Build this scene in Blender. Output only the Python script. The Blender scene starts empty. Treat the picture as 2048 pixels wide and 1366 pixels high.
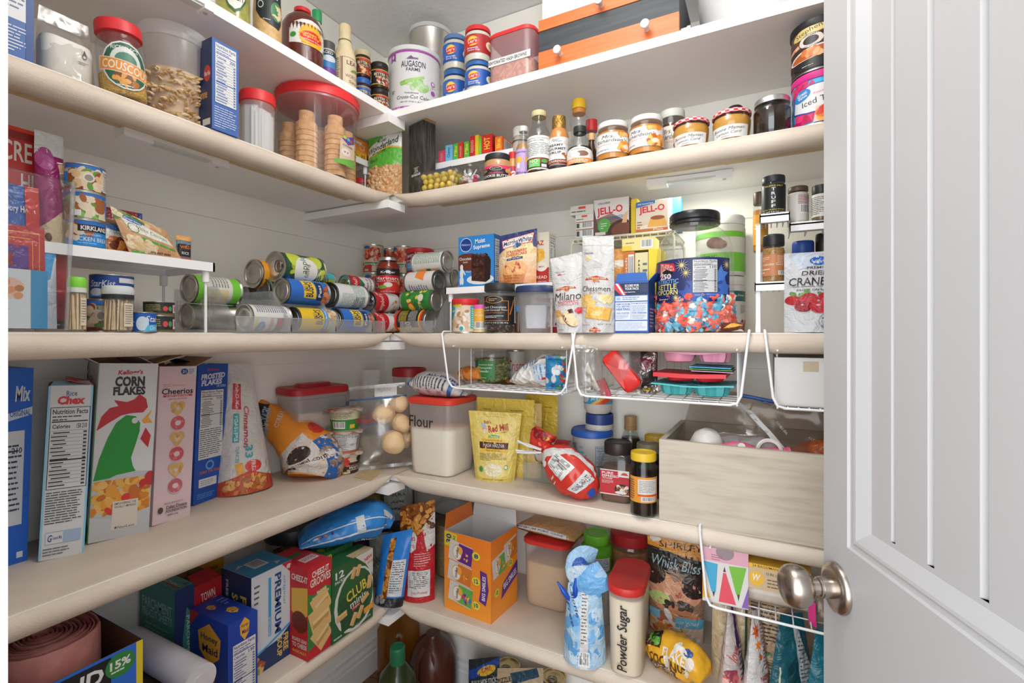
import bpy,math,random
from mathutils import Vector,Matrix,noise
from mathutils.geometry import tessellate_polygon
rad=math.radians
sc=bpy.context.scene
COL=sc.collection
random.seed(7)
PI=math.pi
# ---------------------------------------------------------------- camera, world, lamps, exposure
EYE=1.36
CAM=Vector((1.274,-1.399,EYE))
YAW=rad(27.6)
FPX=966.0
cd=bpy.data.cameras.new('camera')
cam=bpy.data.objects.new('camera',cd)
COL.objects.link(cam)
cd.sensor_width=36
cd.lens=FPX/2048*36
cd.shift_y=-14/2048
cd.clip_start=.01
cam.location=CAM
cam.rotation_euler=(PI/2,0,YAW)
sc.camera=cam
wd=bpy.data.worlds.new('world')
sc.world=wd
wd.use_nodes=True
wd.node_tree.nodes['Background'].inputs[0].default_value=(.93,.96,1,1)
wd.node_tree.nodes['Background'].inputs[1].default_value=2.2
def area(name,loc,rot,sx,sy,watts,col=(1,1,1)):
 ld=bpy.data.lights.new(name,'AREA')
 ld.shape='RECTANGLE'
 ld.size,ld.size_y,ld.energy,ld.color=sx,sy,watts,col
 o=bpy.data.objects.new(name,ld)
 COL.objects.link(o)
 o.location=loc
 o.rotation_euler=rot
 return o
area('doorway_fill',(1.4,-3.5,1.4),(rad(90),0,rad(3)),3.2,2.6,62,(.94,.975,1))  # added area light beyond the doorway, in place of an unseen lit room
area('ceiling_lamp_light',(.98,-.82,2.37),(0,0,0),.5,.5,3.5,(1,.985,.95))
ld=bpy.data.lights.new('ceiling_fill','POINT')  # extra point light, added to brighten the ceiling and upper walls
ld.energy,ld.color,ld.shadow_soft_size=5.5,(1,.985,.95),.1
o=bpy.data.objects.new('ceiling_fill',ld)
COL.objects.link(o)
o.location=(.98,-.82,2.24)
sc.view_settings.view_transform='Standard'
sc.view_settings.look='None'
sc.view_settings.gamma=1
sc.view_settings.use_curve_mapping=False
sc.view_settings.exposure=0.22
cy=sc.cycles
cy.use_denoising=True
cy.max_bounces=10
cy.diffuse_bounces=8
cy.glossy_bounces=3
cy.transmission_bounces=4
cy.transparent_max_bounces=14
cy.caustics_reflective=False
cy.caustics_refractive=False
cy.sample_clamp_indirect=4
# ---------------------------------------------------------------- materials
MATS={}
def lin(h):
 h=h.lstrip('#')
 if len(h)==3:
  h=''.join(c*2 for c in h)
 return tuple((lambda c:c/12.92 if c<=.04045 else((c+.055)/1.055)**2.4)(int(h[i:i+2],16)/255)for i in(0,2,4))+(1,)
def newmat(name):
 m=bpy.data.materials.new(name)
 m.use_nodes=True
 nt=m.node_tree
 return m,nt,nt.nodes['Principled BSDF'],nt.nodes['Material Output']
def nd(nt,typ,**kw):
 n=nt.nodes.new(typ)
 for k,v in kw.items():
  if k in n.inputs:
   n.inputs[k].default_value=v
  else:
   setattr(n,k,v)
 return n
def mat(spec):
 """'#rrggbb' plain print / plastic; a suffix :r30 sets roughness in %, :m makes metal; a name picks a special material."""
 if not isinstance(spec,str):
  return spec
 if spec in MATS:
  return MATS[spec]
 p=spec.split(':')
 m,nt,b,out=newmat('paint_'+spec.replace('#',''))
 c=lin(p[0])
 y=.3*c[0]+.6*c[1]+.1*c[2]
 if y>.4:
  k=(.4+(y-.4)*.55)/y
  c=tuple(v*k for v in c[:3])+(1,)
 b.inputs['Base Color'].default_value=c
 b.inputs['Roughness'].default_value=.42
 b.inputs['Specular IOR Level'].default_value=.4
 for q in p[1:]:
  if q[0]=='r':
   b.inputs['Roughness'].default_value=int(q[1:])/100
  if q[0]=='m':
   b.inputs['Metallic'].default_value=1
  if q[0]=='k':
   tc=nd(nt,'ShaderNodeTexCoord')
   n1=nd(nt,'ShaderNodeTexNoise',Scale=38.0,Detail=3.0,Distortion=1.2)
   nt.links.new(tc.outputs['Object'],n1.inputs['Vector'])
   bm=nd(nt,'ShaderNodeBump',Strength=.55,Distance=.012)
   nt.links.new(n1.outputs['Fac'],bm.inputs['Height'])
   nt.links.new(bm.outputs[0],b.inputs['Normal'])
   b.inputs['Roughness'].default_value=.28
 MATS[spec]=m
 return m
def bumpy(name,col,rough,scale,strength,dist=.002,kind='noise',col2=None,cscale=None,spec=.35,metal=0,stretch=(1,1,1),detail=4,contrast=(.35,.65)):
 """procedural colour mix + bump"""
 m,nt,b,out=newmat(name)
 tc=nd(nt,'ShaderNodeTexCoord')
 mp=nd(nt,'ShaderNodeMapping',Scale=stretch)
 nt.links.new(tc.outputs['Object'],mp.inputs[0])
 def tex(s):
  if kind=='voronoi':
   t=nd(nt,'ShaderNodeTexVoronoi',Scale=s)
   o=t.outputs['Distance']
  elif kind=='wave':
   t=nd(nt,'ShaderNodeTexWave',Scale=s,Distortion=1.0,Detail=2.0)
   o=t.outputs['Fac']
  else:
   t=nd(nt,'ShaderNodeTexNoise',Scale=s,Detail=detail)
   o=t.outputs['Fac']
  nt.links.new(mp.outputs[0],t.inputs['Vector'])
  return t,o
 t,o=tex(scale)
 if strength:
  bm=nd(nt,'ShaderNodeBump',Strength=strength,Distance=dist)
  nt.links.new(o,bm.inputs['Height'])
  nt.links.new(bm.outputs[0],b.inputs['Normal'])
 b.inputs['Base Color'].default_value=lin(col)
 if col2:
  if cscale:
   t,o=tex(cscale)
  r=nd(nt,'ShaderNodeValToRGB')
  r.color_ramp.elements[0].position,r.color_ramp.elements[1].position=contrast
  r.color_ramp.elements[0].color=lin(col)
  r.color_ramp.elements[1].color=lin(col2)
  nt.links.new(o,r.inputs[0])
  nt.links.new(r.outputs[0],b.inputs['Base Color'])
 b.inputs['Roughness'].default_value=rough
 b.inputs['Specular IOR Level'].default_value=spec
 b.inputs['Metallic'].default_value=metal
 MATS[name]=m
 return m
def clear(name,tint='#ffffff',amount=.1,milky=0,milk='#ffffff',rough=.06):
 """thin clear plastic or glass: see-through with reflections, milky mixes in a diffuse-translucent film"""
 m,nt,b,out=newmat(name)
 nt.nodes.remove(b)
 tr=nd(nt,'ShaderNodeBsdfTransparent',Color=lin(tint))
 gl=nd(nt,'ShaderNodeBsdfGlossy',Roughness=rough)
 lw=nd(nt,'ShaderNodeLayerWeight',Blend=.5)
 pw=nd(nt,'ShaderNodeMath',operation='POWER')
 nt.links.new(lw.outputs['Facing'],pw.inputs[0])
 pw.inputs[1].default_value=4
 ad=nd(nt,'ShaderNodeMath',operation='MULTIPLY_ADD')
 nt.links.new(pw.outputs[0],ad.inputs[0])
 ad.inputs[1].default_value,ad.inputs[2].default_value=.45,.02+amount*.06
 src=tr
 if milky:
  df=nd(nt,'ShaderNodeBsdfDiffuse',Color=lin(milk))
  tl=nd(nt,'ShaderNodeBsdfTranslucent',Color=lin(milk))
  a=nd(nt,'ShaderNodeMixShader',Fac=.6)
  nt.links.new(df.outputs[0],a.inputs[1])
  nt.links.new(tl.outputs[0],a.inputs[2])
  b2=nd(nt,'ShaderNodeMixShader',Fac=milky)
  nt.links.new(tr.outputs[0],b2.inputs[1])
  nt.links.new(a.outputs[0],b2.inputs[2])
  src=b2
 mx=nd(nt,'ShaderNodeMixShader')
 nt.links.new(ad.outputs[0],mx.inputs[0])
 nt.links.new(src.outputs[0],mx.inputs[1])
 nt.links.new(gl.outputs[0],mx.inputs[2])
 nt.links.new(mx.outputs[0],out.inputs[0])
 MATS[name]=m
 return m
bumpy('wall_paint','#f6f4ec',.75,60,.12,.004)
bumpy('ceiling_paint','#e6e7e8',.85,38,.55,.006,detail=3)
bumpy('white_board','#f0efee',.45,20,.04)
bumpy('trim_white','#e9e9ea',.4,30,.03)
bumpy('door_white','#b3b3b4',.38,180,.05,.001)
bumpy('liner','#c8baa9',.5,260,.5,.0015,stretch=(1,1,3),col2='#d2c5b6',cscale=9,spec=.35)
bumpy('tape','#c0a679',.55,300,.4,.001,col2='#ccb68e',cscale=60)
bumpy('floor_wood','#6a4c38',.45,9,.1,col2='#8d6a4e',cscale=7,stretch=(1,8,1))
bumpy('orange_wood','#d0703a',.42,14,.05,col2='#b85a29',stretch=(.35,1,9),contrast=(.3,.75))
bumpy('black_wood','#2f3236',.5,14,.2,col2='#3c4045',stretch=(.35,1,9))
bumpy('pale_wood','#bfb5a5',.7,9,.25,.002,col2='#a89c8b',stretch=(1,1,9),contrast=(.45,.8))
bumpy('cardboard','#a98a66',.8,90,.2,col2='#9c7c58',cscale=30)
bumpy('kraft_dark','#6b4a36',.8,90,.2)
bumpy('white_card','#cfcecc',.7,130,.25,.001)
bumpy('tin','#c9c6c0',.32,60,.02,metal=1)
bumpy('dark_tin','#8d8f90',.35,60,.02,metal=1)
bumpy('gold_tin','#cdb98a',.35,60,.02,metal=1)
bumpy('nickel','#b9b0a6',.27,60,.02,metal=1)
bumpy('steel','#d6d6d8',.3,40,.02,metal=1)
bumpy('pasta','#d9b98c',.6,60,.8,.006,'voronoi','#c39c6b',45)
bumpy('flour','#f2ead8',.9,20,.1,col2='#eadfc8',cscale=5)
bumpy('brown_sugar','#c8a67a',.9,200,.5,.002,col2='#b58f61',cscale=8)
bumpy('grain','#d6b992',.85,500,.9,.002,'voronoi','#a98a62',420)
bumpy('oats','#dccbb5',.85,300,.8,.002,'voronoi','#c0ab92',260)
bumpy('couscous','#dcae52',.85,400,.8,.002,'voronoi','#c39440',350)
bumpy('cocoa','#5d3b2b',.85,300,.5,.002,col2='#6f4936',cscale=60)
bumpy('spice_tan','#b98c58',.85,400,.8,.002,col2='#8f6638',cscale=300)
bumpy('seeds','#8c8a4c',.6,120,.9,.004,'voronoi','#4c5a2c',110)
bumpy('salt','#e9e4dc',.9,300,.5,.002)
bumpy('choc_chips','#3a2018',.6,160,.9,.004,'voronoi','#120a08',140)
bumpy('caramel','#c77a30',.35,30,.05,col2='#d18a40',cscale=10)
bumpy('lemon_curd','#c98d3c',.35,30,.05,col2='#d79c48',cscale=8)
bumpy('cookie_butter','#c08a55',.5,30,.2,col2='#cf9a66',cscale=20)
bumpy('marinara','#9c2f16',.5,90,.3,col2='#7c200f',cscale=40)
bumpy('relish','#8b8a2c',.4,120,.5,col2='#b2ac45',cscale=70)
bumpy('mustard','#cfae7b',.45,140,.2,col2='#c09a62',cscale=120)
bumpy('bbq','#5a2218',.22,20,.02,spec=.6)
bumpy('syrup_dark','#241510',.15,20,.02,spec=.6)
bumpy('waffle','#e0b183',.8,55,.9,.004,'voronoi','#d5a06d',60)
bumpy('bread','#d8b184',.75,25,.2,col2='#e6c9a0',cscale=12)
bumpy('pretzel','#8a5522',.5,70,1,.008,'voronoi','#c58a3e',75)
bumpy('foil','#b9b4ad',.3,45,.9,.01,metal=1)
bumpy('pink_film','#b4706c',.5,70,.3,.004,col2='#c98a84',cscale=20)
bumpy('grey_film','#a9a39e',.35,25,.8,.01,col2='#8e8883',cscale=12)
bumpy('wood_print','#2e2b2a',.5,22,.1,col2='#56524f',stretch=(9,9,1),contrast=(.4,.75))
bumpy('toothpick','#e3c9a0',.8,60,.2,col2='#d2b487',cscale=80)
bumpy('popcorn_red','#e0503f',.55,150,.5,.003,col2='#ef8171',cscale=70)
bumpy('popcorn_blue','#2f8fb8',.55,150,.5,.003,col2='#8cc3d6',cscale=60)
bumpy('popcorn_white','#efe2d0',.6,150,.5,.003)
bumpy('pistachio','#cfa474',.6,60,.2,.003,col2='#b5834f',cscale=45)
bumpy('cracker','#d9a75d',.7,80,.4,.003,col2='#c38a3e',cscale=30)
clear('glass','#f3f6f4',.4)
clear('clear_plastic','#f8fafb',.5,.05)
clear('bin_plastic','#f8fafb',.5,.2,'#ffffff',.12)
clear('film','#f7f7f5',.9,.10,'#ffffff',.14)
clear('milky_plastic','#f8f9fa',.3,.3,'#ffffff',.25)
clear('milky_pink','#f6ecef',.3,.36,'#f6dde4',.25)
clear('smoke_film','#f0eae4',.8,.07,'#f2ece6',.14)
clear('amber_glass','#8a5a30',.4)
clear('green_glass','#3b4a28',.4)
clear('yellow_plastic','#d9a94a',.3,.45,'#b98b3a',.2)
# ---------------------------------------------------------------- mesh builder
class G:
 """a surface patch: a grid of points; u runs left to right, v bottom to top as seen from outside"""
 def __init__(s,P,nu=1,nv=1):
  s.nu,s.nv=nu,nv
  s.P=[[Vector(P(i/nu,j/nv))for i in range(nu+1)]for j in range(nv+1)]
 def at(s,u,v):
  a,b=u*s.nu,v*s.nv
  i,j=min(max(int(a),0),s.nu-1),min(max(int(b),0),s.nv-1)
  a-=i
  b-=j
  p,q,r,t=s.P[j][i],s.P[j][i+1],s.P[j+1][i],s.P[j+1][i+1]
  lo,hi=p.lerp(q,a),r.lerp(t,a)
  n=((q-p).lerp(t-r,b)).cross(hi-lo)
  if n.length>0:
   n.normalize()
  return lo.lerp(hi,b),n
def _cuts(poly,ax,n):
 if n<=1:
  return[poly]
 lo,hi=min(p[ax]for p in poly),max(p[ax]for p in poly)
 k0,k1=int(math.floor(lo*n+1e-7)),int(math.ceil(hi*n-1e-7))
 if k1-k0<=1:
  return[poly]
 out=[]
 for k in range(k0,k1):
  q=poly
  for val,sg in((k/n,1),((k+1)/n,-1)):
   r=[]
   for i in range(len(q)):
    a,b=q[i-1],q[i]
    da,db=(a[ax]-val)*sg,(b[ax]-val)*sg
    if(da<0)!=(db<0):
     t=da/(da-db)
     r.append((a[0]+(b[0]-a[0])*t,a[1]+(b[1]-a[1])*t))
    if db>=0:
     r.append(b)
   q=r
   if len(q)<3:
    break
  if len(q)>=3:
   out.append(q)
 return out
_TXT={}
def glyphs(s,bold,shear):
 k=(s,bold,shear)
 if k not in _TXT:
  cu=bpy.data.curves.new('t','FONT')
  cu.body,cu.resolution_u,cu.fill_mode,cu.shear=s,2,'FRONT',shear
  cu.offset=bold
  ob=bpy.data.objects.new('t',cu)
  me=bpy.data.meshes.new_from_object(ob)
  vs=[(v.co.x,v.co.y)for v in me.vertices]or[(0,0),(1,1)]
  x0,x1=min(v[0]for v in vs),max(v[0]for v in vs)
  y0,y1=min(v[1]for v in vs),max(v[1]for v in vs)
  w,h=max(x1-x0,1e-6),max(y1-y0,1e-6)
  _TXT[k]=([((x-x0)/w-.5,(y-y0)/h-.5)for x,y in vs],[tuple(p.vertices)for p in me.polygons],w/h)
  bpy.data.objects.remove(ob)
  bpy.data.curves.remove(cu)
  bpy.data.meshes.remove(me)
 return _TXT[k]
def tess(pts):
 return[[pts[i]for i in t]for t in tessellate_polygon([[Vector((x,y,0))for x,y in pts]])]
def rng_of(*a):
 return random.Random(repr(a))
def prims(e,W,H):
 """one printed element -> [(list of convex polygons in 0..1 face coordinates, colour)]"""
 k=e[0]
 if k=='r':
  _,x0,y0,x1,y1,c=e[:6]
  return[([[(x0,y0),(x1,y0),(x1,y1),(x0,y1)]],c)]
 if k=='e':
  _,cx,cy_,rx,ry,c=e[:6]
  a0=rad(e[6])if len(e)>6 else 0
  ca,sa=math.cos(a0),math.sin(a0)
  pts=[]
  for i in range(18):
   t=2*PI*i/18
   x,y=rx*W*math.cos(t),ry*H*math.sin(t)
   pts.append((cx+(x*ca-y*sa)/W,cy_+(x*sa+y*ca)/H))
  return[([pts],c)]
 if k=='p':
  return[(tess(e[1]),e[2])]
 if k=='q':
  _,cx,cy_,hx,hy,a,c=e
  ca,sa=math.cos(rad(a)),math.sin(rad(a))
  pts=[]
  for sx,sy in((-1,-1),(1,-1),(1,1),(-1,1)):
   x,y=sx*hx*W,sy*hy*H
   pts.append((cx+(x*ca-y*sa)/W,cy_+(x*sa+y*ca)/H))
  return[([pts],c)]
 if k=='t':
  _,s,cx,cy_,w,h,c=e[:7]
  rot=e[7]if len(e)>7 else 0
  bold=e[8]if len(e)>8 else .018
  shear=e[9]if len(e)>9 else 0
  vs,fs,asp=glyphs(s,bold,shear)
  up=abs(abs(rot)-90)<30
  w,h=(w*H,h*W)if up else(w*W,h*H)
  ca,sa=math.cos(rad(rot)),math.sin(rad(rot))
  q=[(cx+(x*w*ca-y*h*sa)/W,cy_+(x*w*sa+y*h*ca)/H)for x,y in vs]
  return[([[q[i]for i in f]for f in fs],c)]
 if k=='l':
  _,x0,y0,x1,y1,n,c=e[:7]
  rg=rng_of(e,W)
  ps,dy=[],(y1-y0)/n
  for i in range(n):
   y=y1-(i+.75)*dy
   x=x0
   end=x0+(x1-x0)*(rg.uniform(.8,1)if i<n-1 else rg.uniform(.4,.8))
   while x<end-.02*(x1-x0):
    l=min((x1-x0)*rg.uniform(.1,.32),end-x)
    ps.append([(x,y),(x+l,y),(x+l,y+dy*.36),(x,y+dy*.36)])
    x+=l+(x1-x0)*.025
  return[(ps,c)]
 if k=='b':
  _,x0,y0,x1,y1=e[:5]
  rg=rng_of(e,W)
  ps,x=[],x0+(x1-x0)*.08
  while x<x1-(x1-x0)*.1:
   l=(x1-x0)*rg.choice((.012,.02,.035))
   ps.append([(x,y0+(y1-y0)*.15),(x+l,y0+(y1-y0)*.15),(x+l,y1-(y1-y0)*.06),(x,y1-(y1-y0)*.06)])
   x+=l+(x1-x0)*rg.choice((.015,.025,.04))
  return[([[(x0,y0),(x1,y0),(x1,y1),(x0,y1)]],'#f4f4f2'),(ps,'#222')]
 if k=='n':
  _,x0,y0,x1,y1=e[:5]
  cal=e[5]if len(e)>5 else '200'
  ink=e[6]if len(e)>6 else '#36363b'
  paper=e[7]if len(e)>7 else '#f3f3f1'
  X=lambda t:x0+(x1-x0)*t
  Y=lambda t:y0+(y1-y0)*t
  o=[([[(x0,y0),(x1,y0),(x1,y1),(x0,y1)]],ink),([[(X(.02),Y(.008)),(X(.98),Y(.008)),(X(.98),Y(.992)),(X(.02),Y(.992))]],paper)]
  o+=prims(('t','Nutrition Facts',X(.5),Y(.945),(x1-x0)*.88,(y1-y0)*.06,ink,0,.02),W,H)
  o+=prims(('l',X(.06),Y(.83),X(.9),Y(.905),2,ink),W,H)
  o+=prims(('r',X(.05),Y(.815),X(.95),Y(.83),ink),W,H)
  o+=prims(('t','Calories',X(.29),Y(.765),(x1-x0)*.44,(y1-y0)*.05,ink,0,.02),W,H)
  o+=prims(('t',cal,X(.8),Y(.765),(x1-x0)*.26,(y1-y0)*.06,ink,0,.02),W,H)
  ps=[]
  rg=rng_of(e,H)
  for i in range(15):
   y=Y(.71-i*.046)
   th=(y1-y0)*(.016 if i in(8,)else .003)
   ps.append([(X(.05),y),(X(.95),y),(X(.95),y+th),(X(.05),y+th)])
   a,bb=X(.05 if i%3 else .1),X(rg.uniform(.35,.6))
   ps.append([(a,y-(y1-y0)*.03),(bb,y-(y1-y0)*.03),(bb,y-(y1-y0)*.016),(a,y-(y1-y0)*.016)])
   ps.append([(X(.85),y-(y1-y0)*.033),(X(.94),y-(y1-y0)*.033),(X(.94),y-(y1-y0)*.012),(X(.85),y-(y1-y0)*.012)])
  o.append((ps,ink))
  return o
 if k=='s':
  _,cx,cy_,r0,r1,n,c=e[:7]
  a0=rad(e[7])if len(e)>7 else PI/2
  pts=[]
  for i in range(2*n):
   t=a0+PI*i/n
   r=r1 if i%2==0 else r0
   pts.append((cx+r*math.cos(t),cy_+r*math.sin(t)*W/H))
  return[(tess(pts),c)]
 if k=='w':
  _,cx,cy_,rx,ry,n,cols,size=e[:8]
  rect=len(e)>8 and e[8]
  rg=rng_of(e,W)
  o=[]
  while len(o)<n:
   x,y=rg.uniform(-1,1),rg.uniform(-1,1)
   if not rect and x*x+y*y>1:
    continue
   s1,s2,a=size*rg.uniform(.6,1.2),size*rg.uniform(.4,.9),rg.uniform(0,180)
   q=prims(('e',cx+x*rx,cy_+y*ry,s1/W,s2/H,rg.choice(cols),a),W,H)
   if rect:
    q=[([[(min(max(px,cx-rx*1.0),cx+rx),min(max(py,cy_-ry),cy_+ry))for px,py in q[0][0][0]]],q[0][1])]
   o+=q
  return o
 if k=='g':
  _,x0,y0,x1,y1,c0,c1=e[:7]
  n=e[7]if len(e)>7 else 8
  a,b=[int(c0[i:i+2],16)for i in(1,3,5)],[int(c1[i:i+2],16)for i in(1,3,5)]
  o=[]
  for i in range(n):
   t=i/max(n-1,1)
   c='#'+''.join('%02x'%int(p+(q-p)*t)for p,q in zip(a,b))
   ya,yb=y0+(y1-y0)*i/n,y0+(y1-y0)*(i+1)/n
   o.append(([[(x0,ya),(x1,ya),(x1,yb),(x0,yb)]],c))
  return o
 raise ValueError(k)
class M:
 def __init__(s):
  s.v,s.f,s.m,s.s,s.mats,s.sfx=[],[],[],[],[],''
 def mi(s,spec):
  m=mat(spec+s.sfx if isinstance(spec,str)and spec[0]=='#' else spec)
  if m not in s.mats:
   s.mats.append(m)
  return s.mats.index(m)
 def add(s,vs,fs,spec,smooth=False,xf=None):
  o,k=len(s.v),s.mi(spec)
  s.v+=[(xf@Vector(v)if xf else Vector(v))for v in vs]
  for f in fs:
   s.f.append(tuple(i+o for i in f))
   s.m.append(k)
   s.s.append(smooth)
  return s
 def box(s,x0,x1,y0,y1,z0,z1,spec,xf=None):
  vs=[(x,y,z)for z in(z0,z1)for y in(y0,y1)for x in(x0,x1)]
  return s.add(vs,[(0,2,3,1),(4,5,7,6),(0,1,5,4),(1,3,7,5),(3,2,6,7),(2,0,4,6)],spec,False,xf)
 def rings(s,rings,spec,smooth=True,caps=(1,1),closed=True,xf=None):
  n=len(rings[0])
  vs=[p for r in rings for p in r]
  fs=[]
  for j in range(len(rings)-1):
   for i in range(n if closed else n-1):
    i2=(i+1)%n
    fs.append((j*n+i,j*n+i2,(j+1)*n+i2,(j+1)*n+i))
  if caps[0]:
   fs.append(tuple(range(n-1,-1,-1)))
  if caps[1]:
   fs.append(tuple(range((len(rings)-1)*n,len(rings)*n)))
  return s.add(vs,fs,spec,smooth,xf)
 def lathe(s,prof,spec,n=30,xf=None,sq=None,smooth=True,c=(0,0)):
  """prof: (radius, height) from bottom to top; sq = (half w, half d, corner radius): rounded rectangle, then prof radius is a factor"""
  rs=[]
  for r,z in prof:
   r=max(r,1e-5)
   if sq:
    rs.append([(c[0]+x*r,c[1]+y*r,z)for x,y in rrect(*sq)])
   else:
    rs.append([(c[0]+r*math.cos(2*PI*i/n),c[1]+r*math.sin(2*PI*i/n),z)for i in range(n)])
  closed=not(isinstance(spec,str)and('glass' in spec or 'plastic' in spec or spec=='film' or spec=='milky_pink'))
  return s.rings(rs,spec,smooth,(prof[0][0]>1e-4,prof[-1][0]>1e-4 and closed),True,xf)
 def tube(s,pts,r,spec,n=6,closed=False,smooth=True):
  pts=[Vector(p)for p in pts]
  rs=[]
  N=len(pts)
  ref=None
  for i in range(N):
   a=pts[i-1]if i or closed else pts[i]
   b=pts[(i+1)%N]if i<N-1 or closed else pts[i]
   t=(b-a).normalized()
   if ref is None:
    ref=t.orthogonal().normalized()
   ref=(ref-t*ref.dot(t))
   ref=ref.normalized()if ref.length>1e-6 else t.orthogonal().normalized()
   q=t.cross(ref)
   rs.append([pts[i]+(ref*math.cos(2*PI*k/n)+q*math.sin(2*PI*k/n))*r for k in range(n)])
  if closed:
   rs.append(rs[0])
  return s.rings(rs,spec,smooth,(not closed,not closed))
 def grid(s,g,spec,smooth=True):
  vs=[p for row in g.P for p in row]
  w=g.nu+1
  fs=[(j*w+i,j*w+i+1,(j+1)*w+i+1,(j+1)*w+i)for j in range(g.nv)for i in range(g.nu)]
  return s.add(vs,fs,spec,smooth)
 def art(s,g,els,W,H,off=.00035,box=None):
  """print the elements on patch g (W x H metres); box = sub-rectangle (u0, v0, u1, v1) of the patch"""
  k=0
  u0,v0,u1,v1=box or(0,0,1,1)
  w2,h2=W*(u1-u0),H*(v1-v0)
  for e in els:
   small=e[0]=='w'
   for polys,c in prims(e,w2,h2):
    k+=.25 if small else 1
    d=off+k*.00004
    idx,vs,fs={},[],[]
    for p in polys:
     p=[(u0+min(max(x,0),1)*(u1-u0),v0+min(max(y,0),1)*(v1-v0))for x,y in p]
     for a in _cuts(p,0,g.nu):
      for b in _cuts(a,1,g.nv):
       area2=sum(b[i-1][0]*b[i][1]-b[i][0]*b[i-1][1]for i in range(len(b)))
       if abs(area2)<1e-9:
        continue
       if area2<0:
        b=b[::-1]
       f=[]
       for q in b:
        key=(round(q[0],5),round(q[1],5))
        if key not in idx:
         P,n=g.at(*q)
         idx[key]=len(vs)
         vs.append(P+n*d)
        if not f or f[-1]!=idx[key]:
         f.append(idx[key])
       if len(f)>1 and f[0]==f[-1]:
        f.pop()
       if len(f)>2:
        fs.append(tuple(f))
    if fs:
     s.add(vs,fs,c,g.nu>1)
  return s
 def build(s,name,parent=None,loc=None,rz=0,rot=None):
  me=bpy.data.meshes.new(name)
  me.from_pydata([tuple(v)for v in s.v],[],s.f)
  for m in s.mats:
   me.materials.append(m)
  me.polygons.foreach_set('material_index',s.m)
  me.polygons.foreach_set('use_smooth',s.s)
  if any(s.s):
   me.set_sharp_from_angle(angle=rad(42))
  me.update()
  o=bpy.data.objects.new(name,me)
  COL.objects.link(o)
  o.parent=parent
  if loc is not None:
   o.location=loc
  o.rotation_euler=rot if rot else(0,0,rz)
  return o
def rrect(a,b,r,n=4):
 r=min(r,a,b)
 out=[]
 for cx,cy_,t0 in((a-r,b-r,0),(-a+r,b-r,90),(-a+r,-b+r,180),(a-r,-b+r,270)):
  for i in range(n+1):
   t=rad(t0+90*i/n)
   out.append((cx+r*math.cos(t),cy_+r*math.sin(t)))
 return out
def tag(o,label=None,cat=None,group=None,kind=None):
 if label:
  o['label']=label
 if cat:
  o['category']=cat
 if group:
  o['group']=group
 if kind:
  o['kind']=kind
 return o
def root(name,label,cat,loc,rz=0,group=None,rot=None):
 o=bpy.data.objects.new(name,None)
 COL.objects.link(o)
 o.location=loc
 o.rotation_euler=rot if rot else(0,0,rz)
 o.empty_display_size=.02
 return tag(o,label,cat,group)
 # ---------------------------------------------------------------- where things stand: a column of the photo meets a line along a shelf
D=.325
SZ={0:0.0,1:EYE+.645,2:EYE+.404,3:EYE+.004,4:EYE-.404,5:EYE-.771}
FW=Vector((-math.sin(YAW),math.cos(YAW)))
RT=Vector((math.cos(YAW),math.sin(YAW)))
def ray(px):
 k=(px-1024)/FPX
 return FW.x+RT.x*k,FW.y+RT.y*k
def onR(px,ins):
 dx,dy=ray(px)
 y=-D+.01+ins
 Z=(y-CAM.y)/dy
 return CAM.x+dx*Z,y,Z
def onL(px,ins):
 dx,dy=ray(px)
 x=D-ins
 Z=(x-CAM.x)/dx
 return x,CAM.y+dy*Z,Z
def onZ(px,py,z):
 Z=(z-EYE)*FPX/(669-py)
 dx,dy=ray(px)
 return CAM.x+dx*Z,CAM.y+dy*Z,Z
def zat(Z,py):
 return EYE+(669-py)*Z/FPX
ON={'L':onL,'R':onR}
RZ={'L':PI/2,'R':0.0}
def cyl(side,px,wpx,ytop,ins,base):
 """(centre on the shelf, radius, height, heading towards the camera) of a round thing seen wpx wide"""
 r=.03
 c=math.cos(math.atan((px-1024)/FPX))
 z0=SZ[base]if isinstance(base,int)else base
 for _ in range(6):
  X,Y,Z=ON[side](px,ins+r)
  r=wpx*Z/FPX*c/2
 Zt=Z-r*(.9 if ytop<669 else 0)
 h=zat(Zt,ytop)-z0
 return Vector((X,Y,z0)),r,h,math.atan2(CAM.x-X,-(CAM.y-Y))
def boxat(side,px0,px1,ytop,ins,base):
 """(middle of the front's bottom edge, width, height, heading) of a box whose front is parallel to the wall"""
 a,b=ON[side](px0,ins),ON[side](px1,ins)
 z0=SZ[base]if isinstance(base,int)else base
 Z=(a[2]+b[2])/2
 return Vector(((a[0]+b[0])/2,(a[1]+b[1])/2,z0)),math.hypot(a[0]-b[0],a[1]-b[1]),zat(Z,ytop)-z0,RZ[side]
 # ---------------------------------------------------------------- the room
FLOOR,CEIL=.13,2.41
XR,YF=1.86,-1.285
def struct(name,boxes,spec,parent=None):
 m=M()
 for b in boxes:
  m.box(*b,spec)
 o=m.build(name,parent)
 if parent is None:
  o['kind']='structure'
 return o
struct('floor',[(-.1,3.2,-3.4,.1,FLOOR-.05,FLOOR)],'floor_wood')
struct('ceiling',[(-.1,3.2,-1.42,.1,CEIL,CEIL+.05)],'ceiling_paint')
SEAMS=[FLOOR,EYE-.086,EYE+.302,CEIL]
g=.0022
wb=[(-.1,-.006,-1.42,.1,FLOOR,CEIL)]
wr=[(-.1,XR+.1,.006,.1,FLOOR,CEIL)]
for a,b in zip(SEAMS,SEAMS[1:]):
 wb.append((-.006,0,-1.42,.006,a+g,b-g))
 wr.append((0,XR,0,.006,a+g,b-g))
struct('wall_left',wb,'wall_paint')
struct('wall_back',wr,'wall_paint')
struct('wall_right',[(XR,XR+.1,-1.42,.1,FLOOR,CEIL)],'wall_paint')
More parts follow.
